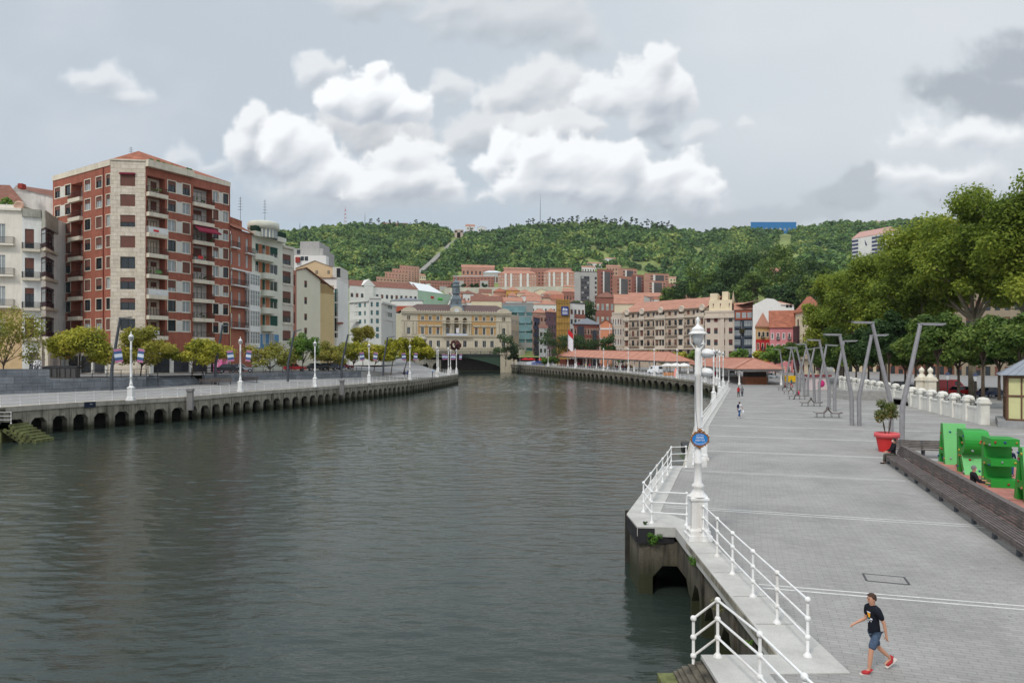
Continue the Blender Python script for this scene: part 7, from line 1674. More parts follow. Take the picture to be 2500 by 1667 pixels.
# ---- market roofs on the right quay
def market(label, A, C_, zA, zC, wid, eA, eC, ridge_h, gA, gC, ncol):
    A = Vector(A); C_ = Vector(C_); d = C_-A; L_ = d.length; t_ = d/L_; n = Vector((t_.y,-t_.x)); t = thing('market_roof', label, 'market', (A.x,A.y,gA), 0, 'tiled market roofs')
    P = lambda s, o, z: (A.x+t_.x*s+n.x*o, A.y+t_.y*s+n.y*o, z); w = wid/2; hip = wid*.62
    za = lambda s: lerp(zA,zC,s/L_); mb = MB(); e0, e1, e2, e3 = P(-1,-w,za(-1)), P(L_+1,-w,za(L_+1)), P(L_+1,w,za(L_+1)), P(-1,w,za(-1)); r0, r1 = P(hip,0,za(hip)+ridge_h), P(L_-hip,0,za(L_-hip)+ridge_h)
    for f in ([e3,e2,r1,r0],[e2,e1,r1],[e1,e0,r0,r1],[e0,e3,r0]): mb.poly(f)
    mb.poly([e0,e1,e2,e3])
    for i in range(1,14): s = lerp(hip,L_-hip,i/14); mb.bar(P(s,w,za(s)+.05),P(s,0,za(s)+ridge_h+.05),.14,.08,0)
    for a, c in ((e2,r1),(e1,r1),(e0,r0),(e3,r0),(r0,r1)): mb.bar(Vector(a)+Vector((0,0,.06)),Vector(c)+Vector((0,0,.06)),.22,.12,0)
    mb.build('roof', [mat('market roof tiles', (182,128,108), var=.16, scale=.7, fine=.12, finescale=8)], t)
    mb = MB(); 
    for o in (-w+1.2, w-1.2): mb.bar(P(0,o,za(0)-.3),P(L_,o,za(L_)-.3),.25,.45,0)
    for s in (0,L_): mb.bar(P(s,-w+1.2,za(s)-.3),P(s,w-1.2,za(s)-.3),.25,.45,0)
    mb.build('beam', [GF], t)
    for i in range(ncol+1):
        for o in (-w+1.2, w-1.2):
            s = L_*i/ncol; g = lerp(gA,gC,s/L_); mb = MB(); p = P(s,o,g); mb.lathe([(.3,0),(.28,.5),(.18,.6),(.15,za(s)-g-1.0),(.3,za(s)-g-.5),(.3,za(s)-g-.3)], p, 8); mb.build('column', [WHITE], t)
    return t, P, L_
mk1 = market('long orange tiled market roof on white columns, left one above the far quay', (gx(1362,300)+4,300), (gx(1628,197)+3,197), gz(868.5,300), gz(881.5,197), 9, 0,0, 2.6, 4.4, 3.3, 9)
mk2 = market('orange tiled hip market roof on white columns at the end of the promenade', (gx(1690,215)+3,215), (gx(1856,139.5),139.5), gz(888,215), gz(900.5,139.5), 10.5, 0,0, 2.1, 3.2, 2.2, 7)
mb = MB(); p = mk2[1](mk2[2]-3, .5, 2.2); mb.box(p[0]-2.0,p[0]+2.2,p[1]-1.3,p[1]+1.3,2.2,3.9,0); mb.box(p[0]-1.9,p[0]+2.1,p[1]-1.2,p[1]+1.2,3.9,4.9,1); tag(mb.build('market_stall', [mat('brown wooden stall', (134,84,58), var=.2, scale=2), mat('dark stall interior', (46,38,34))]), 'brown wooden stall under the near end of the right market roof', 'stall')
mb = MB(); p = mk2[1](mk2[2]-8, -.5, 2.2); mb.box(p[0]-2.4,p[0]+1.2,p[1]-1.3,p[1]+1.3,2.2,3.7,0); tag(mb.build('market_stall', [mat('dull brown stall', (110,84,72), var=.2, scale=2)]), 'dull brown counter behind the wooden stall under the right market roof', 'stall')
mb = MB(); p = mk1[1](8, 1.5, 4.3); mb.box(p[0]-4,p[0]+5,p[1]-1,p[1]+1,4.2,7.2,0); tag(mb.build('market_stall', [mat('red brown kiosk wood', (104,56,44), var=.2)]), 'red brown closed stall at the left end of the long market roof', 'stall')
# ================================================================ vegetation
def leaf_cloud(name, centers, radii, n, size, mats, seed=0, squash=.8, shell=.5, droop=.0, mi=None):
    """n leaf-sized quads spread through overlapping clumps; returns mesh"""
    r = np.random.default_rng(seed); C = np.array(centers, float); Rr = np.array(radii, float); w = Rr**2; w /= w.sum()
    k = r.choice(len(C), n, p=w); d = r.normal(size=(n,3)); d /= np.linalg.norm(d, axis=1)[:,None]
    rad = (shell + (1-shell)*r.random(n))**.6; rad *= 1 + .11*r.normal(size=n)
    P = C[k] + d*Rr[k][:,None]*rad[:,None]*np.array([1,1,squash])
    nrm = d*.7 + r.normal(size=(n,3))*.5 + np.array([0,0,.5]); nrm /= np.linalg.norm(nrm, axis=1)[:,None]
    a = np.cross(nrm, r.normal(size=(n,3))); a /= np.linalg.norm(a, axis=1)[:,None]; b = np.cross(nrm, a)
    s = size*(.6+.8*r.random(n)); a *= s[:,None]; b *= (s*.62)[:,None]
    V = np.stack([P-a, P-b*.9+a*.1, P+a, P+b*.9+a*.1], 1).reshape(-1,3); Fq = np.arange(4*n).reshape(n,4)
    return npmesh(name, V, Fq, mats)
BARK = mat('brown bark', (84,72,60), var=.3, scale=6, bump=.3); BARKP = mat('mottled plane bark', (142,132,112), var=.4, scale=2.5, bump=.2)
def limbs(mb, base, h, rad, tips, seed, lean=(0,0)):
    r = random.Random(seed); top = Vector((base[0]+lean[0], base[1]+lean[1], base[2]+h))
    mid = Vector(base).lerp(top, .55) + Vector((r.uniform(-.1,.1),r.uniform(-.1,.1),0))*h*.12
    mb.tube([base, mid, top], [rad, rad*.75, rad*.6], 8)
    for t in tips:
        m = top.lerp(Vector(t), .5) + Vector((0,0,r.uniform(-.05,.12)*h)); mb.tube([top - Vector((0,0,r.uniform(0,.25)*h*.6)), m, t], [rad*.5, rad*.3, rad*.1], 6)
        for _ in range(2):
            e = Vector(t) + Vector((r.uniform(-1,1),r.uniform(-1,1),r.uniform(-.2,.7)))*h*.22; mb.tube([m, e], [rad*.2, rad*.05], 5)
LYEL = leafmat('yellow green leaves', [(104,112,38),(152,154,52),(190,186,70),(204,176,84)]); LOLV = leafmat('olive autumn leaves', [(104,112,46),(150,150,66),(184,170,86)]); LGRN = leafmat('fresh green leaves', [(66,98,38),(102,138,56),(146,168,84)])
LYB = leafmat('bright yellow green leaves', [(116,124,30),(162,160,44),(200,190,66)]); LDK = leafmat('dark green leaves', [(40,62,32),(60,88,44),(92,116,60)]); LPL = leafmat('plane tree leaves', [(86,106,38),(118,138,50),(152,166,64),(188,192,84)], patch=.09, trans=.45); LCH = leafmat('chestnut leaves', [(54,78,32),(88,114,48),(134,150,70)])
LBR = leafmat('brown green leaves', [(112,118,44),(158,154,60),(198,180,84)])
def tree(label, base, crown_c, rx, rz, trunk_h, leafm, n, size, seed, rad=.14, bark=BARK, nclump=16, group=None, name='tree', clear=.55, thick=1.0, cr=(.24,.46)):
    """tapered trunk with limbs, a crown of separate leaf clumps"""
    r = random.Random(seed); base = Vector(base); t = thing(name, label, 'tree', base, 0, group); c = Vector(crown_c)
    cs = []; rs = []
    for i in range(nclump):
        a = r.random()*6.283; el = math.asin(r.uniform(-.65,1)); q = r.uniform(.35,.9)
        cs.append((c.x+rx*q*math.cos(a)*math.cos(el), c.y+rx*q*math.sin(a)*math.cos(el)*thick, c.z+rz*q*math.sin(el))); rs.append(min(rx,rz*1.3)*r.uniform(*cr))
    me = leaf_cloud('crown', [Vector(p)-base for p in cs], rs, n, size, leafm, seed, .75, .25)
    obj('crown', me, t)
    mb = MB(); limbs(mb, base, trunk_h, rad, [Vector(p) for p in cs[:9]], seed, ((c.x-base.x)*.3, (c.y-base.y)*.3)); mb.build('trunk', [bark], t)
    return t
def ltree(label, u, v, z, u0, u1, v0, v1, m, n, seed, size=.2, dY=0, rad=.12, clump=16):
    Y = (CZ-z)*F/(v-HY); base = Vector((gx(u,Y),Y,z)); uc, vc = (u0+u1)/2, (v0+v1)/2; c = at(uc, vc, Y); rx = (u1-u0)/2*Y/F*1.22; rz = (v1-v0)/2*Y/F*1.1
    return tree(label, base, c, rx, rz, max(1.0, c.z-rz*.7-z), m, int(n*1.6), size, seed, rad, nclump=clump, group='trees on the left riverside walk')
ltree('thin brown-leaved tree cut by the left edge before the marble wall', 8, 962, 3.3, -60, 78, 745, 905, LOLV, 2600, 1, .16, clump=22)
ltree('yellow green tree before the left benches, with a low broad crown', 189, 953, 3.5, 122, 285, 800, 905, LYEL, 6200, 2, .19)
ltree('brownish yellow tree to the right of the first white lamp and banners', 341, 948, 3.5, 288, 428, 806, 898, LBR, 4600, 3, .18)
ltree('yellow green tree at the right end of the stone steps', 468, 943, 3.6, 412, 545, 822, 900, LYEL, 5000, 4, .18)
ltree('sparse olive tree in front of the pink painted shutter', 659, 928, 3.9, 598, 722, 838, 905, LOLV, 2600, 5, .19, clump=22)
ltree('airy fresh green tree beside the red car', 737, 926, 3.9, 712, 776, 815, 890, LGRN, 2400, 6, .2)
ltree('brown olive tree in front of the parked dark cars', 802, 923, 3.9, 768, 842, 832, 896, LOLV, 3200, 7, .2)
ltree('yellow olive tree before the white block, left of a slanted lamp', 860, 920, 3.9, 838, 902, 826, 893, LYEL, 3600, 8, .22)
ltree('yellow green tree right of the fourth white lamp', 911, 917, 3.9, 903, 957, 834, 890, LYB, 3800, 9, .24)
ltree('bright yellow green tree left of the fifth white lamp', 954, 915, 3.9, 940, 1002, 822, 886, LYB, 4200, 10, .26)
ltree('golden yellow tree at the end of the left row, before the bridge', 984, 914, 3.9, 983, 1048, 830, 888, LYB, 4200, 11, .26)
tree('broad dark olive tree behind the yellow trees, before the grey office', (gx(886,215),215,5), at(886,815,215), 4.3, 3.6, 4.5, LBR, 5200, .28, 12)
# ---- right: plane trees, chestnuts
PL = [(2505,462,96,0,9.5,12.5,71,'huge plane tree at the right edge behind the kiosk, tallest crown'),(2375,515,103,0,9.5,12,72,'huge plane tree second from the right edge'),(2268,585,112,0,9.5,11.5,73,'huge plane tree in the middle of the right row'),(2158,655,130,0,9.5,11,74,'plane tree fourth from the right edge behind the angled lamps'),(2055,712,150,0,8.5,10,75,'last plane tree of the right row, next to the cream house'),(2650,410,88,0,11,13,76,'plane tree mostly beyond the right edge, above the kiosk')]
for u, v0, Y, v1, rx, rz, sd_, lab in PL:
    ztop_ = gz(v0-62, Y); x = gx(u, Y); c = (x, Y, ztop_-rz); tree(lab, (x,Y,2.2), c, rx, rz, max(5,ztop_-1.7*rz-1.0), LPL, 52000, .25, sd_, .6, BARKP, 64, 'plane trees along the promenade', 'plane_tree', thick=1.0, cr=(.17,.34))
CH = [(2170,800,108,52,62,'dark leafy chestnut behind the balustrade gap'),(2290,795,84,62,60,'chestnut with a pale green flank beside the urn pillars'),(2400,805,78,60,58,'chestnut left of the kiosk roof'),(2490,800,72,64,66,'chestnut behind the kiosk roof'),(2120,815,125,46,52,'dark chestnut behind the leaning lamps'),(2235,828,98,46,46,'low chestnut behind the twin urn pillars'),(2060,830,140,56,50,'dark chestnut behind the middle lamps'),(2005,835,165,36,44,'dark chestnut next to the pink house'),(2150,838,120,60,44,'low chestnut in the second row behind the gap'),(2210,845,112,60,40,'low chestnut in the second row behind the urn pillars'),(2270,842,106,62,42,'low chestnut in the second row left of the pale one'),(2340,838,98,62,44,'low chestnut in the second row between the lanterns'),(2440,836,92,66,46,'low chestnut in the second row left of the kiosk'),(2530,830,84,66,50,'low chestnut behind the right edge'),(2090,845,135,56,36,'low chestnut in the second row behind the lamps'),(2040,850,150,50,32,'low chestnut farthest in the second row')]
for i, (u, v, Y, ru, rv, lab) in enumerate(CH):
    c = at(u, v+22, Y); tree(lab, (c.x,c.y,2.2), c, ru*Y/F, rv*Y/F, max(1.2,c.z-rv*Y/F*.8-2.2), LCH if i % 4 else LDK, 11000, .24, 90+i, .22, BARK, 34, 'chestnut trees behind the balustrade')
for i, (u, Y) in enumerate([(2300,84),(2352,80),(2180,96),(2110,108),(2420,76)]):   # stout mottled trunks stand between the posts
    pass
SM = [(1235,845,336,32,44,LDK,'round dark green tree right of the city hall'),(1362,838,300,48,44,LDK,'dark tree below the ochre scaffold'),(1420,848,297,48,34,LDK,'low dark tree under the glass cornered building'),(1483,842,275,28,38,LDK,'dark tree in front of the orange gabled house'),(1345,880,300,24,14,LGRN,'small fresh green tree left of the long market roof'),(1520,876,262,18,13,LGRN,'small green tree behind the middle of the long market roof'),(1562,872,240,20,14,LYEL,'small yellow green tree behind the long market roof, left of the van'),(1600,872,225,24,18,LYEL,'yellow green tree behind the right end of the long market roof'),(1660,872,215,26,20,LYEL,'yellow green tree between the two market roofs'),(1697,868,205,16,20,LGRN,'small green tree beside the near lamp head'),(1806,866,190,22,16,LGRN,'bright green tree in front of the slate blue galleries'),(1857,872,180,26,18,LYEL,'yellow green tree in front of the red house'),(1893,868,170,30,26,LGRN,'green tree in front of the pink house'),(1940,858,165,34,30,LCH,'dark green tree between pink house and lamps'),(1255,868,345,14,20,LDK,'small dark tree behind the red stalls by the bridge')]
for i, (u, v, Y, ru, rv, m, lab) in enumerate(SM):
    c = at(u, v, Y); zg = 3.5; tree(lab, (c.x,c.y,zg), c, ru*Y/F, rv*Y/F, max(.8,c.z-rv*Y/F*.7-zg), m, 2600, .34, 120+i, .2, BARK, 14, 'street trees on the right bank')
DKT = [(1728,690,430,60,52),(1800,680,420,60,60),(1850,655,470,55,52),(1905,668,440,62,66),(1970,672,400,60,70),(1745,720,400,44,40),(1835,712,380,50,50),(1900,730,370,50,44),(1960,735,360,55,44),(1650,728,480,36,34),(1690,705,470,52,44),(1415,768,430,40,32),(1990,700,330,40,60)]
for i, (u, v, Y, ru, rv) in enumerate(DKT):
    c = at(u, v, Y); zg = min(tz(c.x, Y) if Y > 385 else 6, c.z-2); tree('big dark green tree above the right bank roofs, ' + ['beside the orange roof ridge','behind the white party wall','high and far, second from the left','tallest of the cluster','right end of the cluster','low one over the cream house','over the white party wall','over the pink house roof','over the cream eaves','far left, before the low brown block','left edge of the cluster','behind the brown block','next to the plane trees'][i], (c.x,Y,zg), c, ru*Y/F, rv*Y/F, max(2,c.z-rv*Y/F*.8-zg), LDK if i % 3 else LCH, 4200, .75, 160+i, .4, BARK, 18, 'dark trees above the right bank')
# trees at the foot of the brick slabs and other town trees
for i, (u, v, Y) in enumerate([(1132,699,740),(1152,699,738),(1166,698,736),(1182,698,738),(1105,700,745)]):
    c = at(u, v, Y); tree('small round dark tree on the wall below the blue-grey glazed slab, ' + ['leftmost but one','middle left','middle','rightmost','leftmost'][i], (c.x,Y,c.z-4.5), c, 3.2, 3.0, 1.6, LDK, 700, .7, 190+i, .25, BARK, 8, 'small trees on the retaining wall')

# ---- the wooded hill: one mass
FOR = leafmat('hill wood leaves', [(44,70,46),(76,110,60),(116,146,74),(178,182,102)], trans=.25, patch=.02)
def forest():
    r = np.random.default_rng(3); N_ = 15000; us = r.uniform(560, 2560, N_*2); Ys = 560 + 736*r.random(N_*2)**.85
    uu = us; v = vground(us, Ys); rv = ridge(us)
    # clearings: gardens, meadows, the funicular cut
    keep = np.ones(len(us), bool)
    fu = np.interp(v, [570,585,600,640,665,690], [1124,1116,1098,1058,1030,1004]); keep &= ~((np.abs(us-fu) < 15) & (v < 692))
    keep &= ~(((us-1900)/52)**2+((v-628)/24)**2 < 1); keep &= ~(((us-1917)/20)**2+((v-588)/20)**2 < 1); keep &= ~(((us-1570)/46)**2+((v-644)/10)**2 < 1); keep &= ~(((us-1440)/46)**2+((v-642)/9)**2 < 1); keep &= ~((r.random(len(us)) < .45) & (us > 1430) & (us < 1900) & (v > 600))
    keep &= ~(((us-775)/30)**2+((v-640)/10)**2 < .7); keep &= ~(((us-1620)/40)**2+((v-655)/6)**2 < 1)
    top_town = np.interp(us, [560,700,900,920,1030,1105,1118,1212,1226,1232,1400,1460,1570,1680,1700,1800,2560], [705,705,700,690,690,690,660,660,690,672,668,662,668,700,725,765,785])
    keep &= (v < top_town - 3*r.random(len(us))) & (v < 800)
    us, Ys, v = us[keep][:N_], Ys[keep][:N_], v[keep][:N_]
    n = len(us); x = (us-CX)*Ys/F; z = CZ - (vground(us, Ys)-HY)*Ys/F; bump = 5*np.sin(x*.013+Ys*.021)*np.sin(x*.021-Ys*.009) + 3*np.sin(x*.047+1.3)*np.sin(Ys*.043); z = z + bump*np.clip((Ys-700)/300,0,1)*np.clip((1300-Ys)/150,0,1)
    low = .5+.5*np.sin(x*.031+1.7*np.sin(Ys*.017))*np.sin(Ys*.027+x*.011)
    rad = (2.4+4.2*r.random(n)**2)*(.75+.5*low); hh = rad*(.95+.5*r.random(n))
    nl = 50; d = r.normal(size=(n,nl,3)); d /= np.linalg.norm(d, axis=2)[...,None]; d[...,2] = np.abs(d[...,2])*1.1-.28
    rr = (.72+.4*r.random((n,nl)))
    P = np.stack([x, Ys, z+hh*.55], 1)[:,None,:] + d*rr[...,None]*np.stack([rad,rad,hh],1)[:,None,:]
    nrm = d*.9 + r.normal(size=(n,nl,3))*.4 + np.array([0,0,.25]); nrm /= np.linalg.norm(nrm, axis=2)[...,None]
    a = np.cross(nrm, r.normal(size=(n,nl,3))); a /= np.linalg.norm(a, axis=2)[...,None]; b = np.cross(nrm, a)
    s = (rad[:,None]*(.30+.2*r.random((n,nl))))[...,None]; a = a*s; b = b*s*.75
    V = np.stack([P-a, P-b, P+a, P+b], 2).reshape(-1,3); Fq = np.arange(len(V)).reshape(-1,4)
    return npmesh('hill woodland', V, Fq, [FOR])
o = obj('hill_woodland', forest()); tag(o, 'dense mixed woodland covering the hill behind the town', 'woodland', kind='stuff')
# ---- tall open-crowned trees along the skyline
def sky_tree(seed):
    r = random.Random(seed); mb = MB(); h = 17; mb.tube([(0,0,-3),(.3,0,h*.5),(0,.2,h*.9)], [.35,.25,.1], 5)
    cs = []; rs = []
    for i in range(9): a = r.random()*6.3; z = h*r.uniform(.5,1.0); q = r.uniform(.3,3.2)*(1.15-abs(z/h-.75)); cs.append((q*math.cos(a),q*math.sin(a),z)); rs.append(r.uniform(1.0,2.0)); mb.tube([(0,0,z*.8),(q*math.cos(a),q*math.sin(a),z)], [.14,.05], 4)
    return mb.mesh('skyline trunk', [BARK]), leaf_cloud('skyline crown', cs, rs, 620, .6, [leafmat('skyline leaves', [(42,58,42),(60,78,52),(90,104,68)])], seed, .7, .3)
SKT = [sky_tree(s) for s in (1,2,3,4)]
slots = [(u, 1.0) for u in (1290,1302,1314,1327,1340,1352,1364,1375,1387,1398,1410,1421,1433,1444,1457,1469,1480,1492,1503,1515,1528,1541,1553,1566,1579,1592,1605,1618,1630,1641)] + [(u, .75) for u in (905,925,938,952,972,986,1003,1015,1032,1048,1150,1192,1205,1218,1232,1246,1260)]
for i, (u, s) in enumerate(slots):
    Y = 1262 + 30*math.sin(i*2.1); x = gx(u, Y); z = tz(x, Y); t = thing('skyline_tree', 'slender open-crowned dark tree in the row on the hill crest' if s == 1.0 else 'dark tree on the crest of the left hill near the radio mast', 'tree', (x,Y,z+2), i*1.3, 'tall trees in a row on the crest' if s == 1.0 else 'trees on the left crest')
    a, c_ = SKT[i % 4]; q = s*(.85+.4*random.random()); o = obj('trunk', a, t); o.scale = (q,q,q); o = obj('crown', c_, t); o.scale = (q,q,q)
# ---- hill features: funicular, station, houses, masts
mb = MB(); 
def hillpt(u, v):
    lo, hi = 560., 1300.
    for _ in range(50):
        m = (lo+hi)/2
        if float(vground(np.array([u]),np.array([m]))[0]) > v: lo = m
        else: hi = m
    return Vector((gx(u,lo), lo, gz(v,lo)))
pts = [hillpt(u, v) for u, v in ((1118,590),(1098,604),(1075,626),(1052,648),(1030,667),(1010,686))]
for a, c_ in zip(pts, pts[1:]): mb.bar(a+Vector((0,0,2.5)), c_+Vector((0,0,2.5)), 7, 4, 0)
tag(mb.build('funicular_track', [mat('grey funicular bed', (140,138,130), var=.15)]), 'straight grey funicular track climbing the hill', 'railway')
p = hillpt(1120, 584); mb = MB(); mb.box(p.x-7,p.x-3,p.y,p.y+8,p.z-8,p.z+15); mb.box(p.x+3,p.x+7,p.y,p.y+8,p.z-8,p.z+15); mb.box(p.x-8,p.x+8,p.y,p.y+8,p.z+12,p.z+17); mb.box(p.x-3,p.x+3,p.y+4,p.y+8,p.z-6,p.z+12,1)
tag(mb.build('station_portal', [mat('rose station stone', (190,172,158)), mat('dark stall interior', (46,38,34))]), 'stone portal of the funicular station at the top of the track', 'station')
def hill_house(label, u, v, wpx, hpx, m, roof, rot=0, flat=False, win=2):
    p = hillpt(u, v); Y = p.y-14; k = Y/F; block(label, u-wpx/2, u+wpx/2, v-hpx, Y, 3, max(8,wpx*k*.6), m, max(1,int(hpx/5)), win, 'tiny', .3, .4, ('flat',m) if flat else (roof, hpx*k*.35, ORG), 'houses on the hill', name='hill_house', cat='house', z0=p.z-10)
hill_house('white villa with a red front on the crest by the funicular station', 1148, 568, 22, 16, WF, 'gable'); hill_house('white gabled villa right of the red fronted one on the crest', 1176, 568, 22, 12, WF, 'gablef')
hill_house('long pinkish hall among crest trees left of the funicular', 965, 549, 60, 5, RB2, 'gable', win=8)
hill_house('white farmhouse with arches above the grey tower', 1452, 655, 36, 12, WF, 'gable', win=4); hill_house('cluster of white houses above the brick towers', 1490, 640, 26, 9, WF, 'gable')
hill_house('white house at the right of the hill meadow', 1700, 663, 22, 10, WF, 'gablef'); hill_house('pale brick hillside house beside the meadow', 1782, 690, 26, 18, RB2, 'gable', win=3); hill_house('brick and white hillside house among dark trees', 1893, 682, 26, 22, RB2, 'gable', win=3); hill_house('grey house with a flat roof on the right crest', 2100, 556, 30, 9, WF, 'flat', flat=True, win=4); hill_house('white house with a dark roof on the right crest', 2145, 550, 34, 9, WF, 'gable', win=4)
p = hillpt(1888, 566); Y = 1240; o = block('long bright blue sports hall on the hill crest', 1833, 1944, 543, Y, 0, 20, mat('bright blue cladding', (52,120,176), var=.1), 1, 10, 'tinyw', .5, .2, ('flat',mat('bright blue cladding', (52,120,176))), name='sports_hall', cat='hall', z0=gz(575,Y))
b = block('white and blue striped high-rise half hidden by the plane tree tops', 2080, 2196, 583, 620, -40, 16, WF, 0, 0, 'tiny', roof=('hip',6,mat('rose metal roof', (188,150,140))), name='tower_block', cat='tower block', done=False, z0=20)
for x0, x1 in ((.0,.14),(.43,.7)):
    for r in range(6): mm = MB(); mm.M = b.M_; mm.box(b.L_*x0+.3,b.L_*x1,-.3,-.01,-3.4-3.3*r,-1.6-3.3*r,0); b.part('window_strip', mm, mat('blue dark window strip', (70,76,108)))
mm = MB(); mm.M = b.M_; mm.faces([(b.L_*.3,-.2,-8),(b.L_*.34,-.2,-8),(b.L_*.28,-.2,-2.5)],[(0,1,2)]); b.part('blue_emblem', mm, mat('blue dark window strip', (70,76,108))); b.done()
def mast(label, u, v0, v1, Y, w, striped):
    mb = MB(); n = 9; p0, p1 = at(u, v1, Y), at(u, v0, Y)
    for i in range(n):
        a, c_ = p0.lerp(p1, i/n), p0.lerp(p1, (i+1)/n); w0, w1 = lerp(w,w*.25,i/n), lerp(w,w*.25,(i+1)/n); k = i % 2 if striped else 1
        for s in (-1,1): mb.tube([a+Vector((s*w0,0,0)), c_+Vector((s*w1,0,0))], .28 if striped else .2, 4, k); mb.tube([a+Vector((s*w0,0,0)), c_+Vector((-s*w1,0,0))], .16, 4, k)
    mb.tube([p1, p1+Vector((0,0,(p1-p0).length*.2))], .2, 4, 0); tag(mb.build('radio_mast', [mat('mast red', (190,70,60)) if striped else mat('mast grey', (120,124,130)), mat('mast white', (222,222,222)) if striped else mat('mast grey', (120,124,130))]), label, 'mast')
mast('red and white lattice radio mast on the left hill crest', 843, 512, 552, 1270, 2.4, True); mast('thin grey mast on the crest above the striped brick pair', 1319, 486, 545, 1280, .5, False); mast('small grey mast left of the red and white one', 732, 546, 562, 1240, .8, False); mast('faint thin mast left of the crest hall', 891, 525, 552, 1280, .5, False)
# ---- weeds on the near quay wall
def weed(label, p, n, r_, sd_, m):
    o = obj('wall_plant', leaf_cloud('wall plant', [(0,0,0),(.1*r_,-.05,.3*r_),(-.3*r_,0,.45*r_),(.5*r_,0,.4*r_)], [r_*.45,r_*.3,r_*.28,r_*.26], n, .022, [m], sd_, .8, .2)); o.location = p; tag(o, label, 'plant')
WD = leafmat('bright weed leaves', [(58,96,30),(96,140,50),(150,180,90)]); WD2 = leafmat('flowering weed', [(80,84,50),(120,120,70),(210,206,196)])
weed('bright green weed hanging on the black fascia beam', (4.66,22.93,1.78), 700, .42, 1, WD); weed('green weed with white flowers on the streaked wall', (5.2,19.9,1.95), 500, .3, 2, WD); weed('dry flowering weed lower on the streaked wall', (5.05,17.0,1.7), 460, .34, 3, WD2); weed('tiny green weed near the landing', (4.98,14.7,1.75), 160, .16, 4, WD); weed('dark tuft on the pale platform corner', (4.45,23.3,2.26), 160, .12, 5, LDK); weed('green weed on the mossy mooring pillar', (10.8,44.3,1.5), 320, .45, 6, WD)
# shrub in the planter
t = bpy.data.objects['planter']; 
mb = MB(); [mb.tube([(.1*math.cos(a),.1*math.sin(a),.95),(.22*math.cos(a+.5),.22*math.sin(a+.5),1.5),(.35*math.cos(a+.2),.35*math.sin(a+.2),2.2)], [.03,.025,.015], 6) for a in (0,1.6,3.1,4.7)]
s = thing('potted_shrub', 'flowering round shrub growing in the red planter', 'shrub', pc); mb.build('stem', [BARK], s, (0,0,0))
obj('crown', leaf_cloud('shrub crown', [(.0,0,2.35),(.4,.1,2.25),(-.42,0,2.2),(.1,-.3,2.7),(-.2,.2,2.85),(.25,.2,2.6),(-.5,-.1,1.95)], [.5,.36,.36,.36,.34,.34,.26], 2600, .055, [leafmat('shrub leaves and buds', [(46,64,28),(84,104,48),(130,130,70),(176,120,90)])], 8, .9, .3), s)
# ================================================================ people, vehicles, small things
SKIN = mat('skin', (196,146,120), rough=.55, var=.05, scale=8); HAIRB = mat('brown hair', (66,46,36), rough=.7, var=.3, scale=30); HAIRD = mat('dark hair', (34,28,28), rough=.6, var=.2); HAIRG = mat('grey cap cloth', (120,118,116), rough=.9, var=.15)
def cloth(n, c): return mat('cloth ' + n, c, rough=.95, var=.15, scale=9, spec=.1)
def skin_mesh(name, verts, edges, rad, m, levels=1):
    me = bpy.data.meshes.new(name); me.from_pydata([tuple(v) for v in verts], edges, [])
    o = bpy.data.objects.new(name, me); TS.collection.objects.link(o); o.modifiers.new('s', 'SKIN')
    sv = me.skin_vertices[0].data
    for i, r_ in enumerate(rad): sv[i].radius = (r_, r_) if not isinstance(r_, tuple) else r_
    for i in range(len(rad)): sv[i].use_root = (i == 0)
    sb = o.modifiers.new('d', 'SUBSURF'); sb.levels = levels; sb.render_levels = levels
    dg = workdeps(); r2 = bpy.data.meshes.new_from_object(o.evaluated_get(dg)); bpy.data.objects.remove(o); bpy.data.meshes.remove(me)
    r2.name = name; r2.materials.clear(); r2.materials.append(m); r2.polygons.foreach_set('use_smooth', [True]*len(r2.polygons)); return r2
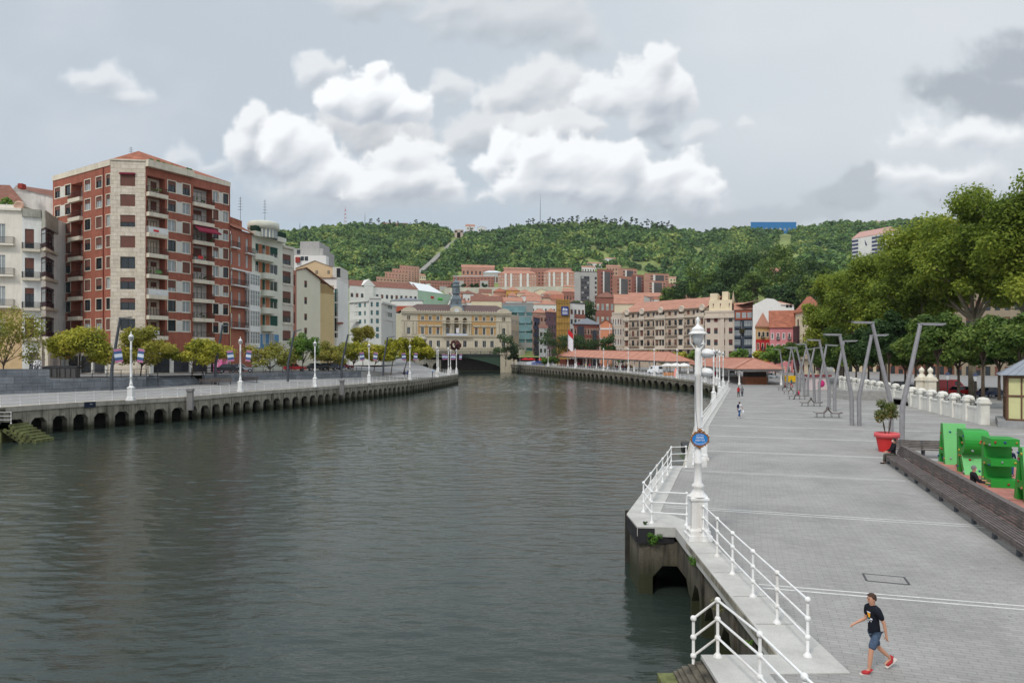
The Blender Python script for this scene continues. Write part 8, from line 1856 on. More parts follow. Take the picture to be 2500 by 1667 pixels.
def human(label, loc, rz, H=1.68, hipL=18, hipR=-16, kneeL=5, kneeR=22, shL=-18, shR=18, elL=18, elR=18, lean=3, top=None, bottom=None, shoes=None, hair=HAIRD, sleeve=.5, leg=1.0, sit=None, hands=False, headturn=0, longhair=False, group=None, skirt=False, abd=5):
    """body frame: +x forward, +y left, z up; sagittal joint angles in degrees, forward positive"""
    t = thing('person', label, 'person', loc, rz, group)
    th, sh_, ft = .245*H, .235*H, .045*H; ua, fa = .165*H, .15*H
    def d(a): return Vector((math.sin(R(a)), 0, -math.cos(R(a))))
    legs = []
    for s, hp, kn in ((1,hipL,kneeL),(-1,hipR,kneeR)):
        h = Vector((0, s*.052*H, 0)); k = h + d(hp)*th; a = k + d(hp-kn)*sh_; legs.append((h, k, a, hp-kn))
    low = min(l[2].z for l in legs); pz = (ft - low) if sit is None else sit
    pel = Vector((0,0,pz)); legs = [(h+pel, k+pel, a+pel, g) for h, k, a, g in legs]
    up = Vector((math.sin(R(lean)),0,math.cos(R(lean)))); ch = pel + up*.20*H; nk = pel + up*.315*H; hd = nk + up*.085*H + Vector((.012*H,0,0))
    arms = []
    for s, a_, e in ((1,shL,elL),(-1,shR,elR)):
        S_ = nk - up*.025*H + Vector((0,s*.105*H,0)); dd = d(a_); dd = (dd + Vector((0,s*math.sin(R(abd)),0))).normalized(); E = S_ + dd*ua; d2 = d(a_+e); W_ = E + (d2+Vector((0,s*.04,0))).normalized()*fa; arms.append((S_, E, W_, d2))
    k = H/1.68
    V = [pel, pel+up*.10*H, ch, nk-up*.02*H, nk+up*.02*H, hd-up*.02*H, hd+up*.03*H, hd+up*.065*H]; Rd = [(.055*k,.062*k),(.08*k,.085*k),(.085*k,.088*k),(.06*k,.068*k),.05*k,.072*k,.088*k,.06*k]
    Rd = [r_ if not isinstance(r_, tuple) else max(r_)*.92 for r_ in Rd]; E_ = [(i,i+1) for i in range(7)]
    def add(v, r_, p): V.append(v); Rd.append(r_); E_.append((p, len(V)-1)); return len(V)-1
    for (h, kn, a, g) in legs:
        i = add(h + Vector((0,0,-.01)), .052*k, 0); i = add(h.lerp(kn,.5), .070*k, i); i = add(kn, .054*k, i); i = add(kn.lerp(a,.4), .052*k, i); i = add(a, .032*k, i)
        f = Vector((math.cos(R(g*.6 if g < 0 else 0)),0,math.sin(R(g*.6 if g < 0 else 0)))); i = add(a + f*.10*H + Vector((0,0,-.028*H)), .018*k, i)
    for n_, (S_, E, W_, d2) in enumerate(arms):
        s = 1 if n_ == 0 else -1
        i = add(S_, .042*k, 3); i = add(S_.lerp(E,.5), .042*k, i); i = add(E, .037*k, i); i = add(E.lerp(W_,.4), .036*k, i); i = add(W_, .024*k, i); pm = add(W_ + d2*.045*H, .026*k, i)
        if hands:
            base = W_ + d2*.05*H; cu = Vector((d2.z*-.8, 0, d2.x*.8))*-1
            for q in range(4):
                off = Vector((0,0,0)) + Vector((0,1,0))*(q-1.5)*.0095*H; l_ = (.040,.046,.043,.034)[q]*H
                a1 = add(base + off, .0085*k, pm); a2 = add(base + off + (d2 + cu*.35).normalized()*l_*.55, .0078*k, a1); add(base + off + (d2 + cu*.35).normalized()*l_*.55 + (d2*.3 + cu).normalized()*l_*.45, .0068*k, a2)
            tb = add(W_ + d2*.02*H + Vector((.012*H,-s*.012*H,0)), .010*k, pm); add(W_ + d2*.055*H + Vector((.024*H,-s*.020*H,0)), .008*k, tb)
        else: add(W_ + d2*.085*H, .018*k, pm)
    body = obj('body', skin_mesh('body', V, E_, Rd, SKIN, 2 if hands else 1), t)
    # face
    fm = MB(); fz = hd + up*.02*H; fx = Vector((.088*k,0,0))
    fm.ball(hd + Vector((.092*k,0,.012*H)), .016*k, 0, 6, 5); fm.ball(hd+Vector((.0,.088*k,.012*H)), .022*k, 0, 6, 5, (.6,.4,1)); fm.ball(hd+Vector((.0,-.088*k,.012*H)), .022*k, 0, 6, 5, (.6,.4,1))
    for s in (-1,1): fm.ball(hd + Vector((.080*k,s*.032*k,.028*H)), .011*k, 1, 6, 4)
    fm.box(hd.x+.078*k,hd.x+.088*k,-.02*k,.02*k,hd.z-.016*H,hd.z-.011*H,2)
    fm.build('face', [SKIN, HAIRD, mat('lips', (170,92,84))], t, (0,0,0))
    # hair cap
    hm = MB(); n = 14; c = hd + up*.034*H + Vector((-.012*k,0,0)); rr = .099*k
    prof = [(0,1.0),(.5,.9),(.82,.62),(.99,.2),(1.0,-.1)]
    for i in range(n):
        for (r0,z0),(r1,z1) in zip(prof, prof[1:]):
            a0, a1 = 2*math.pi*i/n, 2*math.pi*(i+1)/n
            def pt(r_, z, a):
                zz = z if (math.cos(a) > .25 and z > -.05) or z > 0 else z - (.42 if math.cos(a) < .2 else 0)
                if math.cos(a) > .25: zz = max(z, .52)
                return (c.x + r_*rr*math.cos(a), c.y + r_*rr*.92*math.sin(a), c.z + zz*rr)
            hm.poly([pt(r0,z0,a0),pt(r1,z1,a0),pt(r1,z1,a1),pt(r0,z0,a1)], 0, True)
    if longhair: hm.tube([hd+Vector((-.08*k,0,.03*H)), hd+Vector((-.12*k,0,-.04*H)), hd+Vector((-.11*k,0,-.12*H))], [.05*k,.045*k,.02*k], 8)
    hm.build('hair', [hair], t, (0,0,0))
    # shirt
    V2 = [pel-up*.062*H, pel+up*.01*H, pel+up*.10*H, ch, nk-up*.025*H]; R2_ = [.135*k,.134*k,.122*k,.130*k,.108*k]; E2 = [(0,1),(1,2),(2,3),(3,4)]
    for (S_, E, W_, d2) in arms:
        V2.append((V2[4]+S_)/2+up*.004*H); R2_.append(.100*k); E2.append((4,len(V2)-1)); V2.append(S_+up*.006*H); R2_.append(.078*k); E2.append((len(V2)-2,len(V2)-1)); f = sleeve
        V2.append(S_.lerp(E, min(1,f*1.25))); R2_.append(.056*k); E2.append((len(V2)-2,len(V2)-1))
        if f > .9: V2.append(E.lerp(W_,.92)); R2_.append(.037*k); E2.append((len(V2)-2,len(V2)-1))
    obj('shirt', skin_mesh('shirt', V2, E2, R2_, top, 1), t)
    V3 = [pel+up*.04*H]; R3_ = [.120*k]; E3 = []
    for (h, kn, a, g) in legs:
        V3.append(h+Vector((0,0,-.02*H))); R3_.append(.092*k); E3.append((0,len(V3)-1)); V3.append(h.lerp(kn,.6)); R3_.append(.086*k if leg < 1 else .078*k); E3.append((len(V3)-2,len(V3)-1))
        if leg < 1: V3.append(h.lerp(kn,leg+.32)); R3_.append(.090*k); E3.append((len(V3)-2,len(V3)-1))
        else:
            V3.append(kn); R3_.append(.066*k); E3.append((len(V3)-2,len(V3)-1)); V3.append(kn.lerp(a,.93)); R3_.append(.052*k); E3.append((len(V3)-2,len(V3)-1))
    obj('shorts' if leg < 1 else 'trousers', skin_mesh('trousers', V3, E3, R3_, bottom, 1), t)
    for (h, kn, a, g) in legs:
        ang = max(-55, min(25, g*.75)) if sit is None else 0
        f = Vector((math.cos(R(ang)),0,math.sin(R(ang)))); u_ = Vector((-f.z,0,f.x)); b_ = a - u_*.03*H
        obj('shoe', skin_mesh('shoe', [b_ - f*.03*H, b_ + f*.035*H, b_ + f*.10*H - u_*.008*H, a+u_*.012*H], [(0,1),(1,2),(0,3)], [.056*k,.060*k,.048*k,.050*k], shoes or cloth('black', (40,40,44)), 1), t)
        sm = MB(); sm.bar(b_ - f*.055*H - u_*.022*H, b_ + f*.122*H - u_*.022*H, .088*k, .02*k, 0, up=u_); sm.build('sole', [mat('pale sole', (214,206,196))], t, (0,0,0))
    return t, dict(pel=pel, ch=ch, nk=nk, hd=hd, arms=arms, legs=legs, up=up, k=k)
def face_dir(deg): return R(deg)      # heading of the body's forward axis
# the boy: mid-stride towards the left
bp_ = onz(2110, 1645, ZR); bp_ = Vector((bp_.x+.24, bp_.y+.12, ZR))
t, J = human('boy in a black printed T-shirt, grey denim shorts and red trainers striding left', (bp_.x,bp_.y,ZR), R(188), H=1.40, hipL=20, hipR=-22, kneeL=14, kneeR=26, shL=-24, shR=3, elL=14, elR=64, lean=4, top=cloth('black cotton', (34,36,44)), bottom=mat('cloth grey denim', (74,90,112), rough=.95, var=.35, scale=22), shoes=mat('red trainer', (176,48,52), rough=.6, var=.35, scale=30), hair=HAIRB, sleeve=.62, leg=.62, hands=True, abd=7)
g_ = MB(); k = J['k']; rg = random.Random(2); c = J['ch']
def chest(y, z): 
    a = y/.100; return (c.x + .124*k*math.cos(a) + .008 + (z-.0)*.07, c.y + .124*k*math.sin(a), c.z + z)
for y0, y1, z0, z1, mi_ in ((-.01,.06,.075,.09,1),(0,.055,.03,.07,0),(.015,.05,-.005,.03,0),(.0,.03,-.03,-.012,2),(.05,.085,-.045,-.02,1),(.005,.02,-.065,-.05,1),(.03,.05,-.06,-.045,1),(.0,.022,-.1,-.08,1),(.055,.07,-.08,-.068,1)):
    g_.poly([chest(y0,z0), chest(y1,z0-.004), chest(y1,z1), chest(y0,z1+.003)], mi_)
g_.build('shirt_print', [mat('orange print', (232,160,40)), mat('white print', (220,222,230)), mat('green print', (60,140,120))], t, (0,0,0))
# others on the promenade
DENIM = cloth('blue denim', (52,84,130)); BLK = cloth('black', (40,40,44)); GRY = cloth('grey', (110,112,118)); WHC = cloth('white', (226,226,230)); REDC = cloth('red', (190,40,48)); NAVY = cloth('navy', (38,46,74)); PINK = cloth('pink', (226,60,110)); KHK = cloth('khaki', (120,112,92))
p = onz(1805, 1020, ZR); t, J = human('woman with a dark backpack and a white bag walking left on the promenade', p, R(200-160), H=1.52, hipL=22, hipR=-20, kneeL=6, kneeR=20, top=WHC, bottom=DENIM, shoes=WHC, hair=HAIRB, longhair=True, shR=30)
mb = MB(); mb.ball((-.2,0,J['ch'].z+.03), .17, 0, 8, 6, (.6,.8,1.15)); o = mb.build('backpack', [NAVY]); o.parent = None; o.location = p; o.rotation_euler = (0,0,R(40)); tag(o, 'dark blue backpack on the back of the walking woman', 'backpack')
a = J['arms'][1][2]; mb = MB(); mb.ball((a.x+.03,a.y,a.z-.28), .17, 0, 8, 6, (.7,.5,1.15)); o = mb.build('plastic_bag', [mat('white plastic', (232,232,236), rough=.4)]); o.location = p; o.rotation_euler = (0,0,R(40)); tag(o, 'white plastic bag in the hand of the walking woman', 'bag')
p = onz(1803, 969, ZR); human('person in a red jacket and black trousers walking away, left of a pair', p, R(80), H=1.5, top=REDC, bottom=BLK, hair=HAIRB, longhair=True, sleeve=1, hipL=12, hipR=-10)
p = onz(1812, 969.5, ZR); human('person in a grey top and dark trousers walking away, right of a pair', p, R(80), H=1.55, top=GRY, bottom=NAVY, shoes=WHC, sleeve=1, hipL=-10, hipR=12)
p = onz(1948, 974, ZR); human('person in a bright pink top sitting on a lounge seat', p + Vector((0,-.1,0)), R(170), H=1.62, sit=.5, hipL=82, hipR=80, kneeL=60, kneeR=70, lean=-8, top=PINK, bottom=WHC, sleeve=.6)
p = onz(1917, 952, ZR); human('person in a red top sitting on the farthest lounge seat', p, R(170), H=1.6, sit=.5, hipL=82, hipR=80, kneeL=70, kneeR=75, top=REDC, bottom=BLK)
p = onz(1932, 946, ZR); human('person in a teal top and red trousers near the yellow delivery cart', p, R(100), H=1.6, top=cloth('teal', (40,110,130)), bottom=REDC)
p = onz(1909, 931, 2.4); human('person in dark blue clothes behind the market roof end', p, R(120), H=1.65, top=NAVY, bottom=BLK, sleeve=1)
p = onz(1969, 940, 2.2); human('person in black standing between the farthest angled lamps', p, R(60), H=1.65, top=BLK, bottom=NAVY, sleeve=1)
# seated men at the long bench
QD = Vector((.309,.951,0)); CRV = Vector((.951,-.309,0))
p = B0 + CRV*.36 - QD*.55
human('man in a black jumper and white mask sitting at the far end of the bench', p, R(165), H=1.72, sit=.52, hipL=84, hipR=78, kneeL=76, kneeR=92, lean=-4, top=BLK, bottom=cloth('olive', (88,88,78)), sleeve=1, shL=24, shR=20, elL=44, elR=40, hair=HAIRD)
for o in [o for o in bpy.data.objects if o.get('label', '').startswith('man in a black jumper')]:
    mb = MB(); k = 1.72/1.68; hz = .52 + (.315+.085)*1.72*math.cos(R(-4)); mb.ball((math.sin(R(-4))*.4*1.72+.012*1.72+.055*k,0,hz-.01), .052*k, 0, 8, 6, (.8,1,.9)); mb.build('face_mask', [mat('white mask', (228,230,234))], o, (0,0,0))
bq = B0 + CRV*1.3 - QD*10.3
t, J = human('man in a grey cap and blue shorts sitting on the far bench side', bq, R(-17), H=1.72, sit=.56, hipL=80, hipR=74, kneeL=48, kneeR=58, lean=2, top=cloth('black', (40,40,44)), bottom=cloth('slate blue', (92,108,132)), sleeve=1, leg=.62, shL=26, shR=24, elL=62, elR=60, hair=HAIRG)
mb = MB(); k = 1.72/1.68; mb.ball((J['hd'].x+.055*k,0,J['hd'].z-.01), .052*k, 0, 8, 6, (.8,1,.9)); mb.build('face_mask', [mat('white mask', (228,230,234))], t, (0,0,0))
p = Vector((23.6,32.9,ZR)); human('child in a dark blue jacket standing behind the green letter E', p, R(200), H=1.3, top=NAVY, bottom=DENIM, sleeve=1, hipL=4, hipR=-4, kneeR=4)
# left bank walkers
for u, v, z, tp, bt, rz_, lab in [(648,926,3.95,GRY,NAVY,-20,'person in grey with a white bag by the stone wall on the left walk'),(731,930,3.6,BLK,REDC,100,'person in black with red trousers on the left walk'),(742,929,3.6,BLK,BLK,90,'person in black beside the one with red trousers'),(988,923,3.3,NAVY,NAVY,90,'person in dark blue under the golden tree'),(995,922,3.3,cloth('blue', (60,80,140)),NAVY,90,'person in lighter blue under the golden tree'),(307,906,5.25,WHC,KHK,0,'person in white on the street above the stone steps')]:
    Y = (CZ-z)*F/(v-HY); human(lab, (gx(u,Y),Y,z), R(rz_), H=1.7, top=tp, bottom=bt, sleeve=1, hipL=10, hipR=-8, kneeR=10)
# market crowd: small seated and standing figures under the tiled roof
cm = []
for i, (c, hc) in enumerate([(WHC,HAIRD),(REDC,HAIRB),(NAVY,HAIRD),(PINK,HAIRB),(GRY,HAIRG),(BLK,HAIRB),(cloth('yellow', (220,190,40)),HAIRD)]):
    mb = MB(); mb.tube([(0,0,0),(0,0,.5),(0,0,.85)], [.1,.13,.15], 7, 1); mb.tube([(0,0,.8),(0,0,1.15),(0,0,1.4),(0,0,1.47)], [.17,.2,.16,.06], 8, 0); mb.ball((0,0,1.6), .12, 2, 8, 6); mb.ball((-.01,0,1.64), .12, 3, 8, 5)
    for s in (-1,1): mb.tube([(0,s*.19,1.38),(.03,s*.25,1.1),(.1,s*.22,.88)], [.06,.05,.04], 6, 0)
    cm.append(mb.mesh('figure', [c, NAVY, SKIN, hc]))
names = ['white','red','dark blue','pink','grey','black','yellow']
for i in range(44):
    s = random.uniform(16, 74); p = Vector(mk1[1](s, random.uniform(-2.5,3.5), 0)); p.z = lerp(4.4,3.3,s/mk1[2])
    o = obj('person', cm[i % 7], None, p, random.random()*6.28); o.scale = (1,1,random.uniform(.85,1.08)); tag(o, 'small figure with a ' + names[i % 7] + ' top in the crowd under the long market roof', 'person', 'crowd under the long market roof in ' + names[i % 7])
for i in range(9):
    p = Vector(mk2[1](random.uniform(8,50), random.uniform(2,5), 0)); p.z = 2.8; o = obj('person', cm[(i*2) % 7], None, p, random.random()*6); tag(o, 'small figure with a ' + names[(i*2) % 7] + ' top under the right market roof', 'person', 'people under the right market roof in ' + names[(i*2) % 7])
# bridge walkers
for i, (u, k_) in enumerate([(1148,3),(1160,0),(1173,4),(1195,1),(1198,2),(1210,0),(1226,4)]):
    o = obj('person', cm[k_], None, (gx(u,371),372.5,gz(864,372)), i); tag(o, 'small figure with a ' + names[k_] + ' top crossing the bridge', 'person', 'people crossing the bridge in ' + names[k_])

# ---- vehicles
RUB = mat('tyre rubber', (38,38,40), rough=.9); RIM = mat('wheel rim', (160,162,166), rough=.4, metal=.5); CGL = mat('car glass', (36,42,48), rough=.08, var=.2, spec=.6); LIT_ = mat('headlight glass', (220,222,224), rough=.2); TAIL = mat('tail light', (150,24,24), rough=.3)
def paint(n, c): return mat('car paint ' + n, c, rough=.28, var=.05, spec=.5)
def car(label, p, rz, m, van=False, L_=4.2, W_=1.75, group='parked cars'):
    t = thing('van' if van else 'car', label, 'van' if van else 'car', p, rz, group); h = L_/2; w = W_/2
    if van: low = [(-h,.35),(-h,1.1),(-h,2.2),(h*.30,2.25),(h*.62,1.25),(h*.95,1.05),(h,.7),(h,.35)]
    else: low = [(-h,.35),(-h,.75),(-h*.93,.92),(-h*.45,.95),(h*.28,.95),(h*.85,.80),(h,.62),(h,.35)]
    mb = MB()
    for i in range(len(low)):
        a, c = low[i], low[(i+1)%len(low)]; tp = lambda z: w*(1 if z < 1 else 1-.10*(z-1)/.8)
        mb.poly([(a[0],-tp(a[1]),a[1]),(c[0],-tp(c[1]),c[1]),(c[0],tp(c[1]),c[1]),(a[0],tp(a[1]),a[1])])
    for s in (-1,1):
        q = [(x, s*w*(1 if z < 1 else 1-.10*(z-1)/.8), z) for x, z in low]; mb.poly(q if s < 0 else q[::-1])
    cab = [(-h*.80,.93),(-h*.58,1.42),(-h*.1,1.47),(h*.05,1.42),(h*.36,.94)]
    if not van:
        rf = [(x, w*.78 if z > 1.2 else w*.95, z) for x, z in cab]; mb.poly([(cab[1][0],-w*.78,1.42),(cab[2][0],-w*.78,1.47),(cab[2][0],w*.78,1.47),(cab[1][0],w*.78,1.42)]); mb.poly([(cab[2][0],-w*.78,1.47),(cab[3][0],-w*.78,1.42),(cab[3][0],w*.78,1.42),(cab[2][0],w*.78,1.47)])
        for s in (-1,1):
            for (x, z), nx in ((cab[0],cab[1]),(cab[4],cab[3])): mb.bar((x,s*w*.93,z),(nx[0],s*w*.78,nx[1]),.07,.07)
            mb.bar((-h*.22,s*w*.93,.93),(-h*.2,s*w*.78,1.45),.07,.05)
    mb.build('body', [m], t, (0,0,0)); g = MB()
    if van:
        g.poly([(h*.33,-w*.82,2.15),(h*.60,-w*.93,1.32),(h*.60,w*.93,1.32),(h*.33,w*.82,2.15)][::-1])
        g.v = [(x+.02,y,z+.02) for x,y,z in g.v]
        for s in (-1,1): g.poly([(h*.05,s*(w*.97),1.35),(h*.5,s*(w*.97),1.35),(h*.28,s*(w*.9),2.0),(h*.05,s*(w*.9),2.0)])
        g.poly([(-h-.01,-w*.8,1.35),(-h-.01,w*.8,1.35),(-h-.01,w*.72,2.0),(-h-.01,-w*.72,2.0)])
    else:
        P = lambda i, s, f=1: (cab[i][0], s*(w*.94 if cab[i][1] < 1.2 else w*.775), cab[i][1]-.01)
        for s in (-1,1): g.poly([P(0,s),P(4,s),P(3,s),P(2,s),P(1,s)])
        g.poly([P(3,-1),P(4,-1),P(4,1),P(3,1)]); g.poly([P(0,-1),P(1,-1),P(1,1),P(0,1)])
    g.build('window_glass', [CGL], t, (0,0,0))
    for x in (-h*.62,h*.62):
        for s in (-1,1):
            mb = MB(); mb.M = Matrix.Translation((x,s*(w-.08),.32)) @ Matrix.Rotation(R(90),4,'X'); mb.lathe([(0,-.11),(.19,-.11),(.31,-.09),(.32,0),(.31,.09),(.19,.11),(0,.11)], n=14, m=0); mb.lathe([(0,.115*(-s)),(.18,.112*(-s))], n=10, m=1); mb.build('wheel', [RUB, RIM], t, (0,0,0))
    for s in (-1,1):
        mb = MB(); mb.ball((h*.97,s*w*.72,.68), .12, 0, 8, 5, (.5,1.4,.8)); mb.build('headlight', [LIT_], t, (0,0,0)); mb = MB(); mb.ball((-h*.99,s*w*.78,.8), .1, 0, 8, 5, (.4,1,1.3)); mb.build('tail_light', [TAIL], t, (0,0,0))
    return t
def lcar(label, u, Y, rz, m, **k): return car(label, (gx(u,Y),Y,5.32), R(rz), m, **k)
BKP = paint('black', (44,46,50)); SVP = paint('silver', (150,154,160)); RDP = paint('red', (196,36,40)); WHP = paint('white', (236,238,240)); BLP = paint('dark blue', (48,62,92))
lcar('dark saloon car parked before the pink shutters', 563, 113, 20, BKP); lcar('small silver car behind the dark saloon by the second white lamp', 590, 117, 20, SVP); lcar('bright red hatchback parked beside the slanted lamp on the left street', 720, 128, 25, RDP, L_=4.0)
lcar('black car parked right of the red hatchback', 775, 134, 25, BKP); lcar('dark car behind the brown olive tree', 815, 140, 25, BLP); lcar('dark red car half hidden by the slanted lamp near the white block', 838, 148, 25, paint('wine', (120,36,44))); lcar('dark grey car beyond the wine coloured one', 800, 138, 25, paint('grey', (80,84,90)))
p = interp_u(FARQ[::-1], 1567) ; car('white van parked on the far quay before the market roof', (p.x+4.5,p.y+4,3.3), R(120), WHP, True, 4.6, 1.85, 'vehicles at the market'); p = interp_u(FARQ[::-1], 1655); car('small white and dark car right of the orange planter box', (p.x+8,p.y+4,2.9), R(100), BLP, False, group='vehicles at the market')
car('white lorry-like van behind the right market roof columns', (gx(1775,180),180,2.6), R(95), WHP, True, 5.5, 2.1, 'vehicles at the market'); car('white car beyond the wooden stall', (gx(1880,175),175,2.5), R(10), WHP, group='vehicles at the market'); car('silver car beyond the wooden stall, left one', (gx(1865,168),168,2.5), R(20), SVP, group='vehicles at the market')
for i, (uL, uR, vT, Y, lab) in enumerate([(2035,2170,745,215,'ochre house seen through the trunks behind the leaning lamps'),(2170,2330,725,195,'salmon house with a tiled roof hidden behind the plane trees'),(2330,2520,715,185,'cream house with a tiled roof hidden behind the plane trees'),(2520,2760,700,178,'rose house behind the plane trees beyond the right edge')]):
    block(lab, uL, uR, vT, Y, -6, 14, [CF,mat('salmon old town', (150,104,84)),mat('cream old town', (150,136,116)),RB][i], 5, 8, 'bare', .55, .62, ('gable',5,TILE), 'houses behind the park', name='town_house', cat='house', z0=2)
car('red van parked behind the balustrade, left of the trunks', (gx(2318,110),110,2.1), R(10), RDP, True, 5.6, 2.1, 'vehicles behind the park'); car('red car parked behind the trunks beside the kiosk', (gx(2352,104),104,2.1), R(8), RDP, group='vehicles behind the park'); car('black car parked behind the urn pillars', (gx(2205,125),125,2.1), R(8), BKP, group='vehicles behind the park'); car('dark car parked behind the kiosk roof', (gx(2425,100),100,2.1), R(8), BLP, group='vehicles behind the park')
for u, Y, lab in ((2323,66,'left'),(2395,62,'right')):
    t = thing('park_lantern', 'dark park lantern with a glass head behind the balustrade, ' + lab + ' of two', 'street lamp', (gx(u,Y)+1.5,Y+3,ZR)); mb = MB(); mb.tube([(0,0,0),(0,0,.8),(0,0,3.4)], [.1,.07,.05], 7); mb.build('pole', [IRON], t, (0,0,0)); mb = MB(); mb.lathe([(.12,3.4),(.2,3.85),(.2,3.9)], n=8); mb.build('lantern_glass', [DIFF], t, (0,0,0)); mb = MB(); mb.lathe([(.26,3.9),(.2,4.05),(.06,4.15),(0,4.3)], n=8); mb.build('cap', [mat('blue grey cap', (60,66,90))], t, (0,0,0))
# parasols and awnings
def parasol(label, p, r_, m, h=2.6, group='parasols'):
    t = thing('parasol', label, 'parasol', p, 0, group); mb = MB(); mb.lathe([(r_,h-.25),(r_,h),(r_*.5,h+.4),(0,h+.65)], n=8, sm=False); mb.build('canopy', [m], t, (0,0,0)); mb = MB(); mb.tube([(0,0,0),(0,0,h+.6)], .04, 6); mb.build('pole', [GRY if False else STEEL], t, (0,0,0))
for i, (u, Y, c) in enumerate([(1283,338,(200,36,40)),(1297,335,(210,40,40)),(1325,322,(214,40,36)),(1333,318,(200,36,40))]): parasol('red parasol on the quay beside the bridge, ' + ['leftmost','second','third','rightmost'][i], (gx(u,Y),Y,4.4), 2.2, mat('red canvas', c))
for i, (u, Y, c) in enumerate([(1296,330,(210,214,222)),(1308,328,(60,84,150)),(1318,326,(44,58,120))]):
    mb = MB(); mb.prism([(gx(u,Y)-2,Y-1.5),(gx(u,Y)+2,Y-1.5),(gx(u,Y)+2,Y+1.5),(gx(u,Y)-2,Y+1.5)], 4.4, [5.6,6.3,6.3,5.6]); tag(mb.build('market_tent', [mat('tent '+str(c), c)]), ['white','blue','dark blue'][i] + ' sloping tent top beside the bridge end of the far quay', 'tent')
for i, (u, Y) in enumerate([(1592,193),(1612,190),(1632,187)]): parasol('white parasol under the right end of the long market roof, ' + ['left','middle','right'][i], (gx(u,Y)+5,Y+3,3.2), 1.7, mat('white canvas', (232,232,228)), 2.5)
mb = MB(); p = interp_u(FARQ[::-1], 1605); mb.box(p.x+2,p.x+5,p.y+1.5,p.y+2.3,3.1,3.9); tag(mb.build('planter_box', [mat('orange wood box', (196,120,50))]), 'orange wooden planter box on the far quay', 'planter'); 
mb = MB(); p = interp_u(FARQ[::-1], 1625); mb.lathe([(.5,0),(.45,1.4),(.12,2.2),(.0,2.3)], (p.x+3,p.y+1.8,2.9), 10); tag(mb.build('folded_parasol', [mat('salmon canvas', (236,150,138))]), 'folded salmon parasol standing right of the orange planter box', 'parasol')
mb = MB(); p = onz(1931, 938, 2.2); mb.box(p.x-1,p.x+1.1,p.y,p.y+1.2,2.7,4.0,0); [mb.lathe([(0,-.08),(.3,-.08),(.3,.08),(0,.08)], (p.x+x,p.y+.2,2.55), 8, 1) for x in (-.6,.6)]; tag(mb.build('delivery_cart', [mat('yellow box', (236,190,30)), RUB]), 'yellow delivery cart near the farthest angled lamps', 'cart')
t = thing('kiosk', 'small pink and white kiosk beyond the angled lamps', 'kiosk', (gx(1996,122),122,2.2)); mb = MB(); mb.box(-1.6,1.6,-1,1,0,2.3); mb.build('wall', [mat('off white kiosk', (222,206,206))], t, (0,0,0)); mb = MB(); mb.box(-1.9,1.9,-1.3,1.3,2.3,2.6); mb.build('roof', [mat('dark red kiosk roof', (130,50,60))], t, (0,0,0)); mb = MB(); mb.M = Matrix.Translation((.2,-1.02,1.1)) @ Matrix.Rotation(R(90),4,'X'); mb.lathe([(0,.02),(.6,.02),(.62,0)], n=16); mb.build('round_sign', [mat('magenta sign', (214,60,130))], t, (0,0,0))
# flag
t = thing('flagpole', 'tall white flagpole before the ochre scaffold', 'flagpole', (gx(1386,290),290,3.8)); mb = MB(); mb.tube([(0,0,0),(0,0,gz(800,290)-3.8)], [.12,.06], 6); mb.build('pole', [STEEL], t, (0,0,0))
mb = MB(); n = 8; Y = 290
for i in range(n):
    f0, f1 = i/n, (i+1)/n; x0, x1 = gx(1387,Y)+2.1*f0, gx(1387,Y)+2.1*f1; z0 = gz(803,Y); 
    for (a, c, mi_) in ((0,2.3,0),(2.3,8.0,1)): mb.poly([(x0,Y+.25*math.sin(5*f0),z0-a-2.2*f0),(x1,Y+.25*math.sin(5*f1),z0-a-2.2*f1),(x1,Y+.25*math.sin(5*f1),z0-c-2.0*f1),(x0,Y+.25*math.sin(5*f0),z0-c-2.0*f0)], mi_)
tag(mb.build('flag', [mat('red flag cloth', (200,40,44)), mat('white flag cloth', (226,228,232))]), 'white flag with a red top corner hanging from the tall pole', 'flag')
# lattice light masts by the bridge
for u, lab in ((1330,'left'),(1347,'right')):
    mb = MB(); Y = 318; x = gx(u,Y); mb.tube([(x,Y,4),(x+(.8 if lab == 'left' else -.8),Y,gz(842,Y))], [.2,.12], 5); mb.tube([(x-3,Y,gz(842,Y)),(x+3,Y,gz(841,Y))], .12, 4); tag(mb.build('light_mast', [STEEL]), 'grey light mast with a crossbar near the bridge, ' + lab + ' of two', 'street lamp')
# banners on the left lamps
def banner(lp, s, label, tint=0):
    p = wloc(lp); z = 4.4; mb = MB(); mb.M = Matrix.Translation(p) @ Matrix.Rotation(R(-15 if s > 0 else 12),4,'Z') @ Matrix.Rotation(R(8*s),4,'Y'); x0, x1 = s*.18, s*1.0
    for k, (f0, f1, mi_) in enumerate([(0,.16,2),(.16,.36,0),(.36,.62,1),(.62,.84,0),(.84,1,2)]): mb.box(min(x0,x1),max(x0,x1),-.015,.015,z+1.5*(1-f1),z+1.5*(1-f0),mi_)
    mb.box(min(x0,x1)-.1,max(x0,x1),-.02,.02,z+1.5,z+1.55,3); tag(mb.build('lamp_banner', [mat('banner blue', (70,96,140)), mat('banner pale', (210,218,228)), mat('banner rose', (186,120,150)), STEEL]), label, 'banner', 'banners on the left lamps')
for i, w in zip((0,1,3,4,6,7,8), ('first','second','fourth','fifth','seventh','tip','rear tip')):
    for s in (-1,1): banner(LAMPL[i], s, 'blue and white striped banner on the ' + ('left' if s < 0 else 'right') + ' side of the ' + w + ' left bank lamp')
